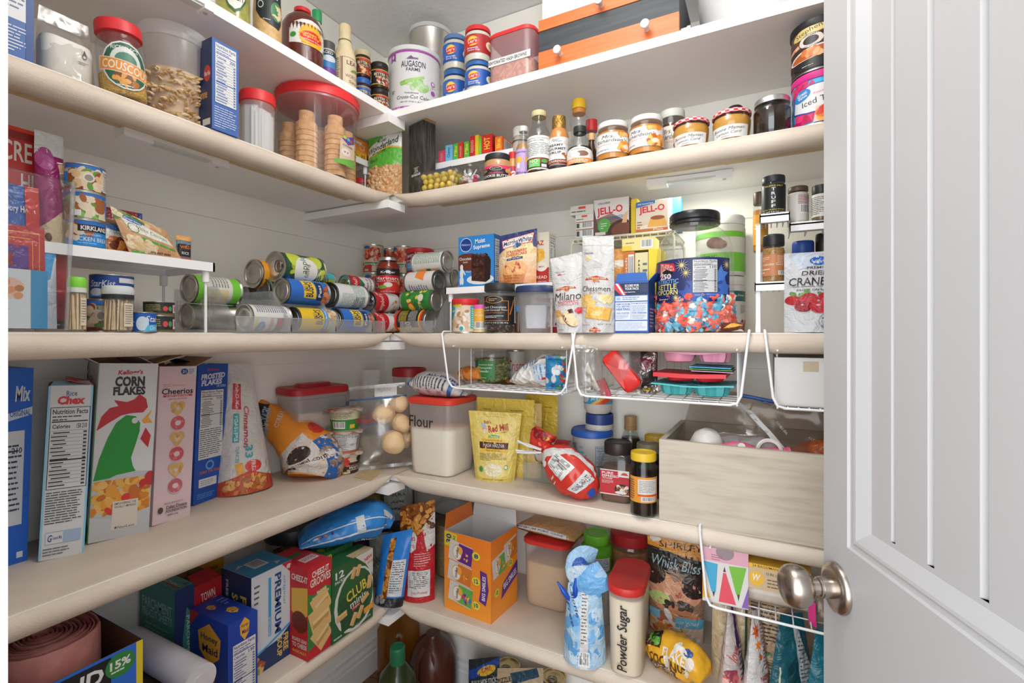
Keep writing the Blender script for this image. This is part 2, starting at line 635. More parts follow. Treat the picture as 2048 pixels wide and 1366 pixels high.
struct('wall_front',[(0,.79,-1.42,-1.30,FLOOR,CEIL),(1.69,XR,-1.42,-1.30,FLOOR,CEIL),(.79,1.69,-1.42,-1.30,2.27,CEIL)],'wall_paint')
struct('trim_1',[(.775,.857,-1.43,-1.278,FLOOR,2.24),(1.645,1.70,-1.43,-1.29,FLOOR,2.24),(.775,1.70,-1.43,-1.29,2.24,2.30)],'trim_white')
struct('trim_2',[(.74,XR,-.2,0,2.213,CEIL)],'trim_white')
for nm,horizontal in(('baseboard_left',0),('baseboard_back',1)):
 m=M()
 prof=[(.0,FLOOR),(.014,FLOOR),(.014,.205),(.011,.21),(.011,.222),(.006,.232),(.006,.245),(0,.252)]
 ends=(-1.29,0)if not horizontal else(.014,XR)
 rs=[[((d,e,z)if not horizontal else(e,-d,z))for d,z in(prof if horizontal else prof[::-1])]for e in ends]
 m.rings(rs[::-1]if not horizontal else rs[::-1],'trim_white',False)
 m.build(nm)['kind']='structure'
t=root('ceiling_lamp','round flush white ceiling lamp in the middle of the pantry ceiling','ceiling lamp',(.98,-.82,CEIL))
M().lathe([(.17,-.018),(.17,0)],'trim_white',40).build('lamp_base',t)
# ---------------------------------------------------------------- shelves
LW={1:'topmost',2:'second highest',3:'eye-level middle',4:'second lowest',5:'lowest'}
def liner(side,z,rlip):
 """shelf paper: flat on the board, rolled over the front, taped underneath; the roll fades out towards the corner"""
 m=M()
 if side=='L':
  st=[(-1.285,1),(-.9,1),(-.6,1),(-.42,1),(-.385,.9),(-.35,.45),(-.328,.05)]
 else:
  st=[(.328,.05),(.35,.45),(.385,.9),(.42,1),(.7,1),(1.0,1),(1.4,1),(1.85,1)]
 rs=[]
 for s,k in st:
  r=rlip*max(k,.06)
  wob=.0012*math.sin(s*23+z*7)
  pr=[(.003,z),(D*.5,z),(D-r,z)]
  for i in range(1,9):
   a=PI/2-PI*i/8
   pr.append((D-r+(r+wob)*math.cos(a),z-r+r*math.sin(a)))
  pr.append((D-r-.065,z-.0235))
  rs.append([((d,s,q)if side=='L' else(s,-d,q))for d,q in pr])
 m.rings(rs if side=='R' else rs,'liner',True,(0,0),False)
 if side=='R':
  m.add([(0,-D-.004,z),(.33,-D-.004,z),(.33,-.003,z),(0,-.003,z)],[(0,1,2,3)],'liner')
 return m
for lv in(1,2,3,4,5):
 z=SZ[lv]
 for side in 'LR':
  lined=lv>1
  wname='left wall' if side=='L' else 'back wall'
  t=root('shelf',f"{LW[lv]} {'beige-lined' if lined else 'plain white'} shelf along the {wname}",'shelf',(0,0,0))
  m=M()
  zt=z-(.0015 if lined else 0)
  if side=='L':
   m.box(0.001,D-(.012 if lined else 0),-1.285,-D-.0005,z-.021,zt,'white_board')
  else:
   m.box(0.001,XR-.002,-D+(.012 if lined else 0),-.001,z-.021,zt,'white_board')
  m.build('board',t)
  if lined:
   liner(side,z,.021).build('shelf_liner',t)
   m=M()
   rg=random.Random(lv*10+(side=='L'))
   s=.43 if side=='R' else-1.28
   while s<(1.8 if side=='R' else-.44):
    l=rg.uniform(.22,.4)
    e=min(s+l,1.82 if side=='R' else-.41)
    a,b=D-.098-rg.uniform(0,.006),D-.072+rg.uniform(0,.006)
    zz=z-.0245
    if side=='R':
     m.box(s,e,-b,-a,zz-.0008,zz,'tape')
    else:
     m.box(a,b,s,e,zz-.0008,zz,'tape')
    s=e+.0003
   m.build('tape',t)
 m=M()
 m.box(.001,.34,-.36,-.29,z-.047,z-.0255 if lv>1 else z-.0215,'white_board')
 tag(m.build('shelf_cleat'),f'white wooden cleat under the corner joint of the {LW[lv]} shelf','cleat')
m=M()
m.box(.002,D-.13,-.47,-.345,SZ[4]+.0004,SZ[4]+.0008,'tape')
a=onZ(590,955,SZ[4])
m=M()
m.add([onZ(706,955,SZ[4])[:2]+(SZ[4]+.0008,),onZ(742,962,SZ[4])[:2]+(SZ[4]+.0008,),onZ(768,940,SZ[4])[:2]+(SZ[4]+.0008,),onZ(733,934,SZ[4])[:2]+(SZ[4]+.0008,)],[(0,1,2,3)],'tape')
tag(m.build('tape_strip'),'strip of tan tape stuck on the shelf paper beside the stack of oatmeal cups','tape')
def light_bar(p0,p1,z,label,watts=0):
 a,b=Vector(onZ(*p0,z-.02)[:2]),Vector(onZ(*p1,z-.02)[:2])
 d=b-a
 L=d.length
 t=root('light_bar',label,'light bar',(a.x,a.y,z),math.atan2(d.y,d.x),'battery light bars under the shelves')
 M().box(.0,L,-.013,.013,-.010,-.001,'trim_white').build('housing',t)
 m=M()
 m.box(.24*L,.82*L,-.009,.009,-.014,-.0101,'#dfe2dc')
 m.build('diffuser',t)
 if watts:
  l=area('light_bar_glow',(a+d*.53).to_3d()+Vector((0,0,z-.0155)),(0,0,math.atan2(d.y,d.x)),.5*L,.016,watts,(1,.99,.86))
 m=M()
 m.box(-.002,.24*L,-.015,.015,-.018,-.0005,'trim_white')
 m.build('end_cap',t)
 m=M()
 m.box(.82*L,L+.002,-.015,.015,-.018,-.0005,'trim_white')
 m.lathe([(.004,-.0195),(.004,-.018)],'#b9b9bc',12,c=(.92*L,0))
 m.build('end_cap',t)
light_bar((242,275),(448,340),SZ[2]-.022,'white light bar under the second highest shelf, above the clear bin of packets')
light_bar((318,-22),(418,32),SZ[1]-.021,'white light bar under the topmost shelf, above the pasta tub')
light_bar((1297,378),(1463,358),SZ[2]-.022,'white light bar under the second highest shelf, above the popcorn jar',.9)
# ---------------------------------------------------------------- the open door
E0,HG=Vector((1.348,-.593)),Vector((1.62,-1.28))
dv=(HG-E0).normalized()
DW=(HG-E0).length
def door_u(px):
 dx,dy=ray(px)
 det=dv.x*-dy+dv.y*dx
 ex,ey=CAM.x-E0.x,CAM.y-E0.y
 u=(ex*-dy+ey*dx)/det
 return u,((E0+dv*u)-CAM.xy).dot(FW)
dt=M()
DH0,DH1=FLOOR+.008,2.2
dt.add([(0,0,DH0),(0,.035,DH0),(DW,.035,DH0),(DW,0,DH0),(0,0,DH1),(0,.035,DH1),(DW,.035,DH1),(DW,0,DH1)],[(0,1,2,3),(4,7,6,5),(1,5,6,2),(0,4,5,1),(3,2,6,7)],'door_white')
u1=door_u(1694)[0]
Zb=door_u(1694)[1]
zb=EYE-(1095-669)*Zb/FPX
panels=[(u1,DW-u1,zb,2.08),(u1,DW-u1,DH0+.2,zb-.24)]
OFF=[(0,0),(.002,.003),(.008,.0035),(.010,.002),(.014,.0025),(.030,.012),(.036,.012)]
xs0,xs1=panels[0][0],panels[0][1]
for x0,x1,z0,z1 in((0,xs0,DH0,DH1),(xs1,DW,DH0,DH1),(xs0,xs1,DH0,panels[1][2]),(xs0,xs1,panels[1][3],panels[0][2]),(xs0,xs1,panels[0][3],DH1)):
 dt.add([(x0,0,z0),(x1,0,z0),(x1,0,z1),(x0,0,z1)],[(0,1,2,3)],'door_white')
gr=[(door_u(px)[0],door_u(px+w)[0])for px,w in((1760,8),(1830,13),(1931,18))]
step=gr[1][0]-gr[0][0]
while gr[-1][1]+step<xs1-.05:
 gr.append((gr[-1][0]+step,gr[-1][1]+step))
for x0,x1,z0,z1 in panels:
 for(o0,d0),(o1,d1)in zip(OFF,OFF[1:]):
  q=lambda o,d:[(x0+o,d,z0+o),(x1-o,d,z0+o),(x1-o,d,z1-o),(x0+o,d,z1-o)]
  dt.add(q(o0,d0)+q(o1,d1),[(0,1,5,4),(1,2,6,5),(2,3,7,6),(3,0,4,7)],'door_white')
 o,d=OFF[-1]
 lo,hi,xa=z0+o,z1-o,x0+o
 cutx=[(xa,d)]
 for a,b in gr:
  if a>xa and b<x1-o:
   cutx+=[(a,d),((a+b)/2,d+.006),(b,d)]
 cutx.append((x1-o,d))
 for(a,da),(b,db)in zip(cutx,cutx[1:]):
  dt.add([(a,da,lo),(b,db,lo),(b,db,hi),(a,da,hi)],[(0,1,2,3)],'door_white')
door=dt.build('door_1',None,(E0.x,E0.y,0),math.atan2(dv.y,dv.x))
door['kind']='structure'
ku,kZ=door_u(1676)
kz=EYE-(1176-669)*kZ/FPX
kt=bpy.data.objects.new('door_handle',None)
COL.objects.link(kt)
kt.parent=door
kt.location=(ku,0,kz)
kt.rotation_euler=(PI/2,0,0)
KS=1.0
M().lathe([(.0325,0),(.0325,.003),(.031,.006),(.026,.0085),(.022,.0095)],'nickel',40).build('rose',kt)
M().lathe([(.0135,.009),(.0135,.022),(.0125,.023),(.0125,.025),(.0105,.026),(.0105,.034)],'nickel',28).build('neck',kt)
M().lathe([(.011,.033),(.017,.036),(.0235,.041),(.0265,.048),(.0275,.055),(.0262,.062),(.022,.068),(.014,.0715),(.0,.0722)],'nickel',40).build('knob',kt)
# ---------------------------------------------------------------- builders for packages
def rect(P0,U,V):
 P0,U,V=Vector(P0),Vector(U),Vector(V)
 return G(lambda u,v:P0+U*u+V*v)
def carton(name,label,cat,pos,rz,w,d,h,c,front=(),left=(),right=(),top=(),cs={},group=None,flaps=(),rot=None,inside='cardboard',parent=None):
 """a printed card box; pos = middle of the front's bottom edge; flaps: (side, angle from upright, length, outside colour) leave it open"""
 m=M()
 gs={'front':(rect((-w/2,0,0),(w,0,0),(0,0,h)),w,h,front),'left':(rect((-w/2,d,0),(0,-d,0),(0,0,h)),d,h,left),'right':(rect((w/2,0,0),(0,d,0),(0,0,h)),d,h,right),'back':(rect((w/2,d,0),(-w,0,0),(0,0,h)),w,h,()),'top':(rect((-w/2,0,h),(w,0,0),(0,d,0)),w,d,top),'bottom':(rect((-w/2,d,0),(w,0,0),(0,-d,0)),w,d,())}
 for k,(g_,W,H,els)in gs.items():
  if k=='top' and flaps:
   continue
  m.grid(g_,cs.get(k,c),False)
  if els:
   m.art(g_,els,W,H)
 if flaps:
  t_=.0012
  for(x0,x1,y0,y1)in((-w/2+t_,-w/2+t_*1.2,t_,d-t_),(w/2-t_*1.2,w/2-t_,t_,d-t_),(-w/2+t_,w/2-t_,t_,t_*1.2),(-w/2+t_,w/2-t_,d-t_*1.2,d-t_)):
   m.box(x0,x1,y0,y1,.002,h,inside)
 if parent is not None:
  o=m.build(name,parent,pos,rz,rot)
 else:
  o=m.build(name,None,pos,rz,rot)
  tag(o,label,cat,group)
 for fl in flaps:
  side,ang,ln,fc=fl[:4]
  f=M()
  a=rad(ang)
  if side in('front','back'):
   y=0 if side=='front' else d
   sg=-1 if side=='front' else 1
   q=[(-w/2+.002,y,h),(w/2-.002,y,h),(w/2-.006,y+sg*ln*math.sin(a),h+ln*math.cos(a)),(-w/2+.006,y+sg*ln*math.sin(a),h+ln*math.cos(a))]
  else:
   x=-w/2 if side=='left' else w/2
   sg=-1 if side=='left' else 1
   q=[(x,.002,h),(x,d-.002,h),(x+sg*ln*math.sin(a),d-.008,h+ln*math.cos(a)),(x+sg*ln*math.sin(a),.008,h+ln*math.cos(a))]
  n=(Vector(q[1])-Vector(q[0])).cross(Vector(q[3])-Vector(q[0])).normalized()*(.0007 if side in('front','right')else-.0007)
  f.add([Vector(p)+n for p in q]+[Vector(p)-n for p in q],[(0,1,2,3),(0,4,5,1),(1,5,6,2),(2,6,7,3),(3,7,4,0)],fc)
  f.add([Vector(p)-n*1.2 for p in q],[(3,2,1,0)],fl[4]if len(fl)>4 else inside)
  f.build('flap',o)
 return o
def arcgrid(r0,z0,z1,arc=200,r1=None,center=-90,n=None,c=(0,0)):
 r1=r0 if r1 is None else r1
 n=n or max(4,int(abs(arc)/9))
 def P(u,v):
  a=rad(center+(u-.5)*arc)
  r=r0+(r1-r0)*v
  return(c[0]+r*math.cos(a),c[1]+r*math.sin(a),z0+(z1-z0)*v)
 return G(P,n,1)
def tin(name,label,cat,pos,r,h,rz,c,art=(),arc=180,group=None,rot=None,turn=0,ends='tin',band=(.02,.98),beads=0,lid=None,roll=0,tab=False):
 """a tin can: metal body with rolled rims and pressed ends, paper label; lid = colour of a plastic lid"""
 t=root(name,label,cat,pos,rz+rad(turn),group,rot)
 m=M()
 e=min(.0022,h*.03)
 ri=r-.0012
 prof=[(0,e*1.4),(r*.45,e*1.4),(r*.5,e*.9),(r*.7,e*.9),(r*.74,e*1.5),(r*.88,e*1.5),(r*.9,e*.2),(r*.93,0),(r,0),(r,e),(ri,e*1.8)]
 if beads:
  for i in range(beads):
   a=.25+.55*i/beads
   st=.55/beads
   prof+=[(ri,h*a),(ri-.003,h*(a+st*.3)),(ri-.003,h*(a+st*.6)),(ri,h*(a+st*.9))]
 prof+=[(ri,h-e*1.8),(r,h-e),(r,h)]+[(r*.93,h),(r*.9,h-e*.2),(r*.88,h-e*1.5),(r*.74,h-e*1.5),(r*.7,h-e*.9),(r*.5,h-e*.9),(r*.45,h-e*1.4),(0,h-e*1.4)]
 m.lathe(prof,ends,36)
 if tab:
  for zz in((h,)if tab=='top' else(-.0008,)):
   m.tube([(r*.62*math.cos(a)*.6,-r*.35+r*.3*math.sin(a),zz)for a in[2*PI*i/12 for i in range(12)]],r*.05,'dark_tin',5,True)
   m.box(-r*.12,r*.12,-r*.75,-r*.45,zz-.0012,zz+.0012,'dark_tin')
 m.build('can_body',t)
 if c:
  m=M()
  z0,z1=h*band[0]+e,h*band[1]-e
  full=arcgrid(r-.0008,z0,z1,360,center=90,n=36)
  m.grid(full,c)
  if art:
   g_=arcgrid(r-.0008,z0,z1,arc,center=-90+roll)
   m.art(g_,art,r*rad(arc),z1-z0)
  m.build('label',t)
 if lid:
  m=M()
  m.lathe([(r*1.015,h-.012),(r*1.03,h-.011),(r*1.03,h+.001),(r*.98,h+.003),(r*.9,h+.003),(r*.88,h+.0015),(0,h+.0015)],lid,36)
  m.build('lid',t)
 return t
def vessel(name,label,cat,pos,rz,parts,labels=(),group=None,rot=None,extra=None):
 """jars, bottles, tubs: parts = (part name, profile, material[, sq]); labels = dict(z0, z1, r, c, art, arc[, r1, sq, name])"""
 t=root(name,label,cat,pos,rz,group,rot)
 for p in parts:
  sq=p[3]if len(p)>3 else None
  M().lathe(p[1],p[2],36,sq=sq).build(p[0],t)
 for L in labels:
  m=M()
  if L.get('sq'):
   hw,y=L['sq']
   g_=rect((-hw,y,L['z0']),(2*hw,0,0),(0,0,L['z1']-L['z0']))
   W=2*hw
  else:
   arc=L.get('arc',170)
   g_=arcgrid(L['r'],L['z0'],L['z1'],arc,L.get('r1'),center=L.get('center',-90))
   W=L['r']*rad(arc)
  if L.get('c'):
   m.grid(g_,L['c'])
  m.art(g_,L.get('art',()),W,L['z1']-L['z0'])
  m.build(L.get('name','label'),t)
 if extra:
  extra(t)
 return t
def screw_lid(r,z,h,ridges=True):
 """profile of a screw lid of outer radius r sitting from z to z + h"""
 return[(r*.97,z),(r,z+h*.08),(r,z+h*.8),(r*.97,z+h*.95),(r*.9,z+h),(r*.86,z+h),(r*.84,z+h*.93),(0,z+h*.93)]
def lidprof(r,z,h):
 return[(r*.95,z),(r,z+.001),(r,z+h*.82),(r*.97,z+h),(r*.9,z+h),(r*.88,z+h*.8),(0,z+h*.8)]
def jarprof(r,h,neck,hn,t0=.0):
 """glass jar: radius, total height, neck radius, neck height"""
 s=h-hn
 return[(0,.002),(r*.8,.002),(r*.93,.0),(r,.008),(r,s*.82),(r*.985,s*.88),(r*.9,s*.96),(neck,s),(neck,h)]
def inner(prof,top,k=.955,z=.003):
 """content inside a lathed wall, filled to height top"""
 out=[(0,z)]
 for i,(r,zz)in enumerate(prof):
  if r<1e-4:
   continue
  if zz<z:
   zz=z
  if zz>=top:
   r0,z0=prof[i-1]
   f=(top-z0)/max(zz-z0,1e-6)
   out.append(((r0+(r-r0)*f)*k,top))
   break
  out.append((r*k,zz))
 else:
  out.append((out[-1][0],top))
 return out+[(out[-1][0]*.5,top+.001),(0,top)]
def wr(p,amp,fr,seed):
 q=Vector((p[0]*fr+seed*3.7,p[1]*fr-seed*1.3,p[2]*fr+seed))
 n=noise.noise(q)
 return amp*(.55*n+.75*(.35-abs(noise.noise(q*1.7+Vector((5,1,3)))))+.45*(.3-abs(noise.noise(q*3.6+Vector((2,7,1))))))
def pouch(name,label,cat,pos,rz,w,h,t,c,front=(),back=None,kind='stand',seal=.09,seed=1,amp=.003,rot=None,group=None,top=1.0,shear=0,extra=None,nu=20,nv=26,window=None,bot=1.0,skew=0):
 """stand-up pouch, flat packet or pillow bag; front art covers the whole front"""
 m=M()
 m.sfx=':k'
 def wid(v):
  return w*(bot+(top-bot)*v)
 def bulge(u,v):
  e=max(0,1-abs(2*u-1)**2.4)
  if kind=='stand':
   f=max(0,1-(v/(1-seal)))**.62 if v<1-seal else 0
   return t/2*(e**.75)*(f if v>.02 else 1)
  a=min(max((v-seal)/(1-2*seal),0),1)
  return t/2*(e**.7)*(math.sin(PI*a)**.55 if 0<a<1 else 0)
 def surf(sgn):
  def P(u,v):
   if sgn>0:
    u=1-u
   b=bulge(u,v)
   x=(u-.5)*wid(v)*(1-.10*(b/(t/2+1e-9))*(1 if kind!='stand' else .5))+shear*v
   z=v*h+skew*(u-.5)*v
   y=sgn*b
   ed=min(1,8*min(u,1-u))
   y+=sgn*wr((x,v*h,sgn),amp,28,seed)*ed*(.35 if v>1-seal or v<.02 else 1)
   return(x,y,z)
  return G(P,nu,nv)
 F,B=surf(-1),surf(1)
 m.grid(F,c)
 m.grid(B,back or c)
 if front:
  m.art(F,front,w,h,.0007)
 n=nu
 bo=[F.P[0][i]for i in range(n+1)]+[B.P[0][i]for i in range(1,n)]
 m.add(bo,[tuple(range(len(bo)))[::-1]],back or c)
 o=m.build(name,None,pos,rz,rot)
 tag(o,label,cat,group)
 if extra:
  extra(o,F)
 return o
def sack(name,label,cat,pos,rz,spine,radii,c,art=(),amp=.004,fr=30,seed=1,n=44,nv=34,rot=None,group=None,flat=None,W=None,H=None,box=(0.25,0,.75,1),parent=None):
 """soft bag grown along a spine of points with (half width, half depth) at each; flat: z below which it is pressed flat"""
 sp=[Vector(p)for p in spine]
 k=len(sp)-1
 def cm(a,v):
  x=v*k
  i=min(int(x),k-1)
  f=x-i
  p0,p1,p2,p3=a[max(i-1,0)],a[i],a[i+1],a[min(i+2,k)]
  return .5*((2*p1)+(p2-p0)*f+(2*p0-5*p1+4*p2-p3)*f*f+(3*p1-p0-3*p2+p3)*f**3)
 ra,rb=[Vector((r[0],r[1],0))for r in radii],None
 def P(u,v):
  cpt=cm(sp,v)
  tg=(cm(sp,min(v+.01,1))-cm(sp,max(v-.01,0))).normalized()
  fr_=Vector((0,-1,0))
  if abs(tg.dot(fr_))>.9:
   fr_=Vector((0,0,1))
  fr_=(fr_-tg*fr_.dot(tg)).normalized()
  sd=tg.cross(fr_)
  rr=cm(ra,v)
  a=(u-.5)*2*PI
  d=sd*math.sin(a)*max(rr.x,.0005)+fr_*math.cos(a)*max(rr.y,.0005)
  p=cpt+d
  if d.length>1e-6:
   uu=Vector((math.sin(a)*.05,math.cos(a)*.05,v*.2))
   p=p+d.normalized()*wr(p,amp,fr,seed)*min(1,d.length/.012)
  if flat is not None and p.z<flat:
   p.z=flat+(p.z-flat)*.02
  return p
 g_=G(P,n,nv)
 m=M()
 m.sfx=':k'
 m.grid(g_,c)
 for row in(g_.P[0],g_.P[-1]):
  r=row[:-1]
  m.add(r,[tuple(range(len(r)))],c)
 if art:
  m.art(g_,art,W or .1,H or .1,.0011,box)
 o=m.build(name,parent,pos,rz,rot)
 if parent is None:
  tag(o,label,cat,group)
 return o
def blob_mesh(name,r,spec,seed=0,sq=(1,1,1),rough=.25,nu=9,nv=6):
 m=M()
 def P(u,v):
  a,b=u*2*PI,(v-.5)*PI
  d=Vector((math.cos(b)*math.cos(a),math.cos(b)*math.sin(a),math.sin(b)))
  k=1+rough*noise.noise(d*1.6+Vector((seed*9.1,seed,0)))
  return(d.x*r*sq[0]*k,d.y*r*sq[1]*k,d.z*r*sq[2]*k)
 m.grid(G(P,nu,nv),spec)
 return m
def heap(name,parent,pts,r,specs,sq=(1,1,1),rough=.25,seed=0,nu=8,nv=5,kind='stuff'):
 """many small lumps of one content as one mesh"""
 m=M()
 rg=random.Random(seed)
 base=[blob_mesh('',r,'#ffffff',i,sq,rough,nu,nv)for i in range(4)]
 for p in pts:
  b=base[rg.randrange(4)]
  k=rg.uniform(.8,1.15)
  X=Matrix.Translation(p)@Matrix.Rotation(rg.uniform(0,6),4,'Z')@Matrix.Rotation(rg.uniform(-.8,.8),4,'X')@Matrix.Scale(k,4)
  m.add(b.v,b.f,rg.choice(specs),True,X)
 o=m.build(name,parent)
 if kind:
  o['kind']=kind
 return o
def copy_thing(o,label=None,loc=None,rot=None,group=None):
 c=o.copy()
 COL.objects.link(c)
 for ch in list(o.children):
  d=ch.copy()
  COL.objects.link(d)
  d.parent=c
  for g2 in list(ch.children):
   e=g2.copy()
   COL.objects.link(e)
   e.parent=d
 if label:
  c['label']=label
 if group:
  c['group']=group
 if loc is not None:
  c.location=loc
 if rot is not None:
  c.rotation_euler=rot
 return c
def riser(name,label,side,pA,pB,depth,h,rz=None,n=9,legs=('fl','fr','bl','br'),lip=.018):
 """white plastic stacking shelf: slatted top with a rim, four thin legs; pA, pB = front corners (x, y)"""
 a,b=Vector(pA),Vector(pB)
 z=SZ[3]if side[1]=='3' else SZ[2]
 w=(b-a).length
 ang=math.atan2((b-a).y,(b-a).x)
 t=root(name,label,'shelf riser',(a.x,a.y,z),ang)
 m=M()
 m.box(0,w,0,.004,h-lip,h,'trim_white')
 m.box(0,w,depth-.004,depth,h-lip,h,'trim_white')
 m.box(0,.004,0,depth,h-lip,h,'trim_white')
 m.box(w-.004,w,0,depth,h-lip,h,'trim_white')
 for i in range(n):
  y=.006+(depth-.012)*(i+.5)/n
  m.box(.004,w-.004,y-.006,y+.006,h-.004,h-.001,'trim_white')
 m.build('top',t)
 for k in legs:
  x,y=(.012 if k[1]=='l' else w-.012),(.012 if k[0]=='f' else depth-.012)
  m=M()
  m.tube([(x,y,.0),(x,y,h-lip)],.0028,'trim_white',8)
  m.lathe([(.007,h-lip-.022),(.0075,h-lip)],'trim_white',10,c=(x,y))
  m.build('leg',t)
 return t,z+h
def basket(label,pA,pB,ztop,zbot,depth,sl=.02,nfl=9,hook=.03,name='wire_basket',cat='basket'):
 """white wire basket slung under a shelf: hooks over the board, slatted wire floor and back; pA, pB front corners at the floor (x, y)"""
 a,b=Vector(pA),Vector(pB)
 w=(b-a).length
 ang=math.atan2((b-a).y,(b-a).x)
 t=root(name,label,cat,(a.x,a.y,0),ang)
 R=.0026
 for s,x in((-1,0),(1,w)):
  m=M()
  xo=x+s*sl
  pts=[(xo,hook+.12,ztop+.004),(xo,.004,ztop+.004),(xo-s*.0005,-.004,ztop-.001)]
  pts+=[(x+s*sl*.35,-.006,zbot+.02),(x+s*.0,-.005,zbot+.004),(x-s*.015,-.003,zbot)]
  m.tube(pts,R,'trim_white',8)
  m.build('hanger',t)
 m=M()
 m.tube([(.01,-.003,zbot),(w-.01,-.003,zbot)],R,'trim_white',8)
 m.tube([(0,depth,zbot),(w,depth,zbot)],R*.8,'trim_white',6)
 m.tube([(0,0,zbot),(-.0,depth,zbot)],R*.8,'trim_white',6)
 m.tube([(w,0,zbot),(w,depth,zbot)],R*.8,'trim_white',6)
 n=nfl
 for i in range(1,n):
  x=w*i/n
  m.tube([(x,0,zbot+.001),(x,depth,zbot+.001)],.0013,'trim_white',5)
 for i in range(1,7):
  y=depth*i/7
  m.tube([(0,y,zbot),(w,y,zbot)],.0013,'trim_white',5)
 m.build('floor_grid',t)
 m=M()
 zt=ztop-.035
 for x in(0,w):
  for i in range(0,5):
   y=.03+(depth-.03)*i/4
   m.tube([(x,y,zbot),(x,y,zt)],.0013,'trim_white',5)
  m.tube([(x,0,zt),(x,depth,zt)],.0018,'trim_white',5)
 for i in range(1,2*n):
  x=w*i/(2*n)
  m.tube([(x,depth,zbot),(x,depth,zt)],.0013,'trim_white',5)
 m.tube([(0,depth,zt),(w,depth,zt)],.0018,'trim_white',5)
 m.build('side_wires',t)
 return t
 # ================================================================ topmost shelf
T=lambda s,cx,cy,w,h,c,rot=0,b=.015,sh=0:('t',s,cx,cy,w,h,c,rot,b,sh)
def bottle(r,h,neck,hn,sh=.62):
 """round bottle profile: body, shoulder from sh*h, neck of height hn"""
 return[(0,.002),(r*.85,.001),(r*.97,.002),(r,.007),(r,h*sh),(r*.93,h*(sh+.06)),(r*.7,h*(sh+.14)),(neck*1.25,h-hn-.006),(neck,h-hn),(neck,h)]
p,r,h,a=cyl('L',466,72,-60,.012,1)
pr=[(0,0),(r*.8,0),(r*.95,.003),(r,.012),(r,.15),(r*.8,.19)]
vessel('relish_bottle','upside-down squeeze bottle of green relish with an inverted white label','bottle',p,a+.1,[('bottle',pr,'clear_plastic'),('relish',inner(pr,.17),'relish')],[dict(r=r+.0005,z0=.012,z1=.13,arc=95,art=[('p',[(.1,1),(.1,.3),(.3,.12),(.5,.05),(.7,.12),(.9,.3),(.9,1)],'#2d5c35'),('p',[(.14,.98),(.14,.33),(.32,.16),(.5,.1),(.68,.16),(.86,.33),(.86,.98)],'#f2efe6'),T('HEINZ',.5,.33,.56,.14,'#26262a',180),T('SWEET',.52,.55,.5,.11,'#26262a',180),T('RELISH',.5,.76,.5,.1,'#26262a',180)])])
p,r,h,a=cyl('L',535,58,-40,.012,1)
pr=[(0,0),(r*.8,0),(r*.98,.004),(r,.02),(r*1.02,h*.5),(r*.96,h*.75),(r*.5,h*.9),(r*.4,h*.95)]
vessel('mustard_bottle','tan squeeze bottle of horseradish mustard with a black label, beside the brown sauce bottle','bottle',p,a+.12,[('bottle',pr,'mustard'),('cap',[(r*.42,h*.95),(r*.42,h)],'#2a2a2a')],[dict(r=r*1.025,z0=.03,z1=.15,arc=120,art=[('p',[(.06,.98),(.03,.3),(.2,.16),(.5,.06),(.85,.02),(.97,.16),(.96,.98)],'#23292c'),('r',.06,.7,.96,.83,'#4d8c6b'),T('HORSERADISH',.5,.765,.8,.085,'#f2f2ec'),T('Mustard',.5,.61,.58,.11,'#f4f4f4'),('e',.76,.33,.22,.18,'#3f7f57'),('w',.78,.33,.17,.13,26,['#e3cfa0','#d6b985','#f0e2bd'],.004),('e',.22,.4,.1,.07,'#d6d6d2'),('e',.22,.4,.075,.052,'#23292c'),('l',.1,.52,.4,.58,2,'#d0d0cc'),('l',.3,.12,.6,.16,1,'#d0d0cc')])])
p,r,h,a=cyl('L',605,86,-4,.012,1)
pr=[(0,0),(r*.85,0),(r*.97,.004),(r,.015),(r*.98,.035),(r,.05),(r,h*.62),(r*.96,h*.7),(r*.8,h*.8),(r*.5,h*.89),(r*.36,h*.92),(r*.36,h*.94)]
def bbq_ribs(t):
 m=M()
 for i in range(9):
  x=-70+i*14
  m.grid(arcgrid(r*1.012,.012,.034,8,center=-90+x-14,n=2),'bbq')
 m.build('grip_pattern',t)
vessel('sauce_bottle','brown barbecue sauce bottle with a white oval-topped label and red cap','bottle',p,a+.1,[('bottle',pr,'bbq'),('cap',[(r*.4,h*.93),(r*.4,h*.99),(r*.36,h)],'#c8282c')],[dict(r=r*1.006,z0=.045,z1=h*.7,r1=r*.985,arc=125,center=-72,art=[('p',[(.02,.04),(.98,0),(.98,.6),(.9,.8),(.7,.95),(.5,1),(.3,.95),(.1,.8),(.02,.6)],'#e9e6e2'),('p',[(.06,.07),(.94,.04),(.94,.58),(.86,.77),(.68,.91),(.5,.96),(.32,.91),(.14,.77),(.06,.58)],'#f5f4f1'),T('SWEET BABY RAY’S',.5,.76,.76,.1,'#26303a'),T('GOURMET SAUCES',.5,.67,.4,.03,'#c9352d'),('s',.52,.36,.27,.3,26,'#e9b52c'),('e',.52,.36,.265,.215,'#d3222a'),T('Sweet ’n',.52,.46,.5,.1,'#f2d24a'),T('Spicy',.52,.35,.4,.12,'#f2d24a'),T('Barbecue Sauce',.52,.23,.46,.05,'#f4f4f4'),('e',.11,.33,.07,.1,'#3f8a40',30),('e',.9,.1,.06,.06,'#3f8a40',30),('l',.3,.07,.7,.1,1,'#555')])],extra=bbq_ribs)
p,r,h,a=cyl('L',634,34,14,.085,1)
pr=bottle(r,h,r*.45,h*.16)
vessel('dressing_bottle','pale bottle with a green cap standing behind the brown barbecue sauce','bottle',p,a,[('bottle',pr,'#d8d4c4:r20'),('cap',[(r*.55,h*.86),(r*.58,h*.87),(r*.58,h),(r*.5,h)],'#2f9a5c')])
p,r,h,a=cyl('L',655,32,80,.045,1)
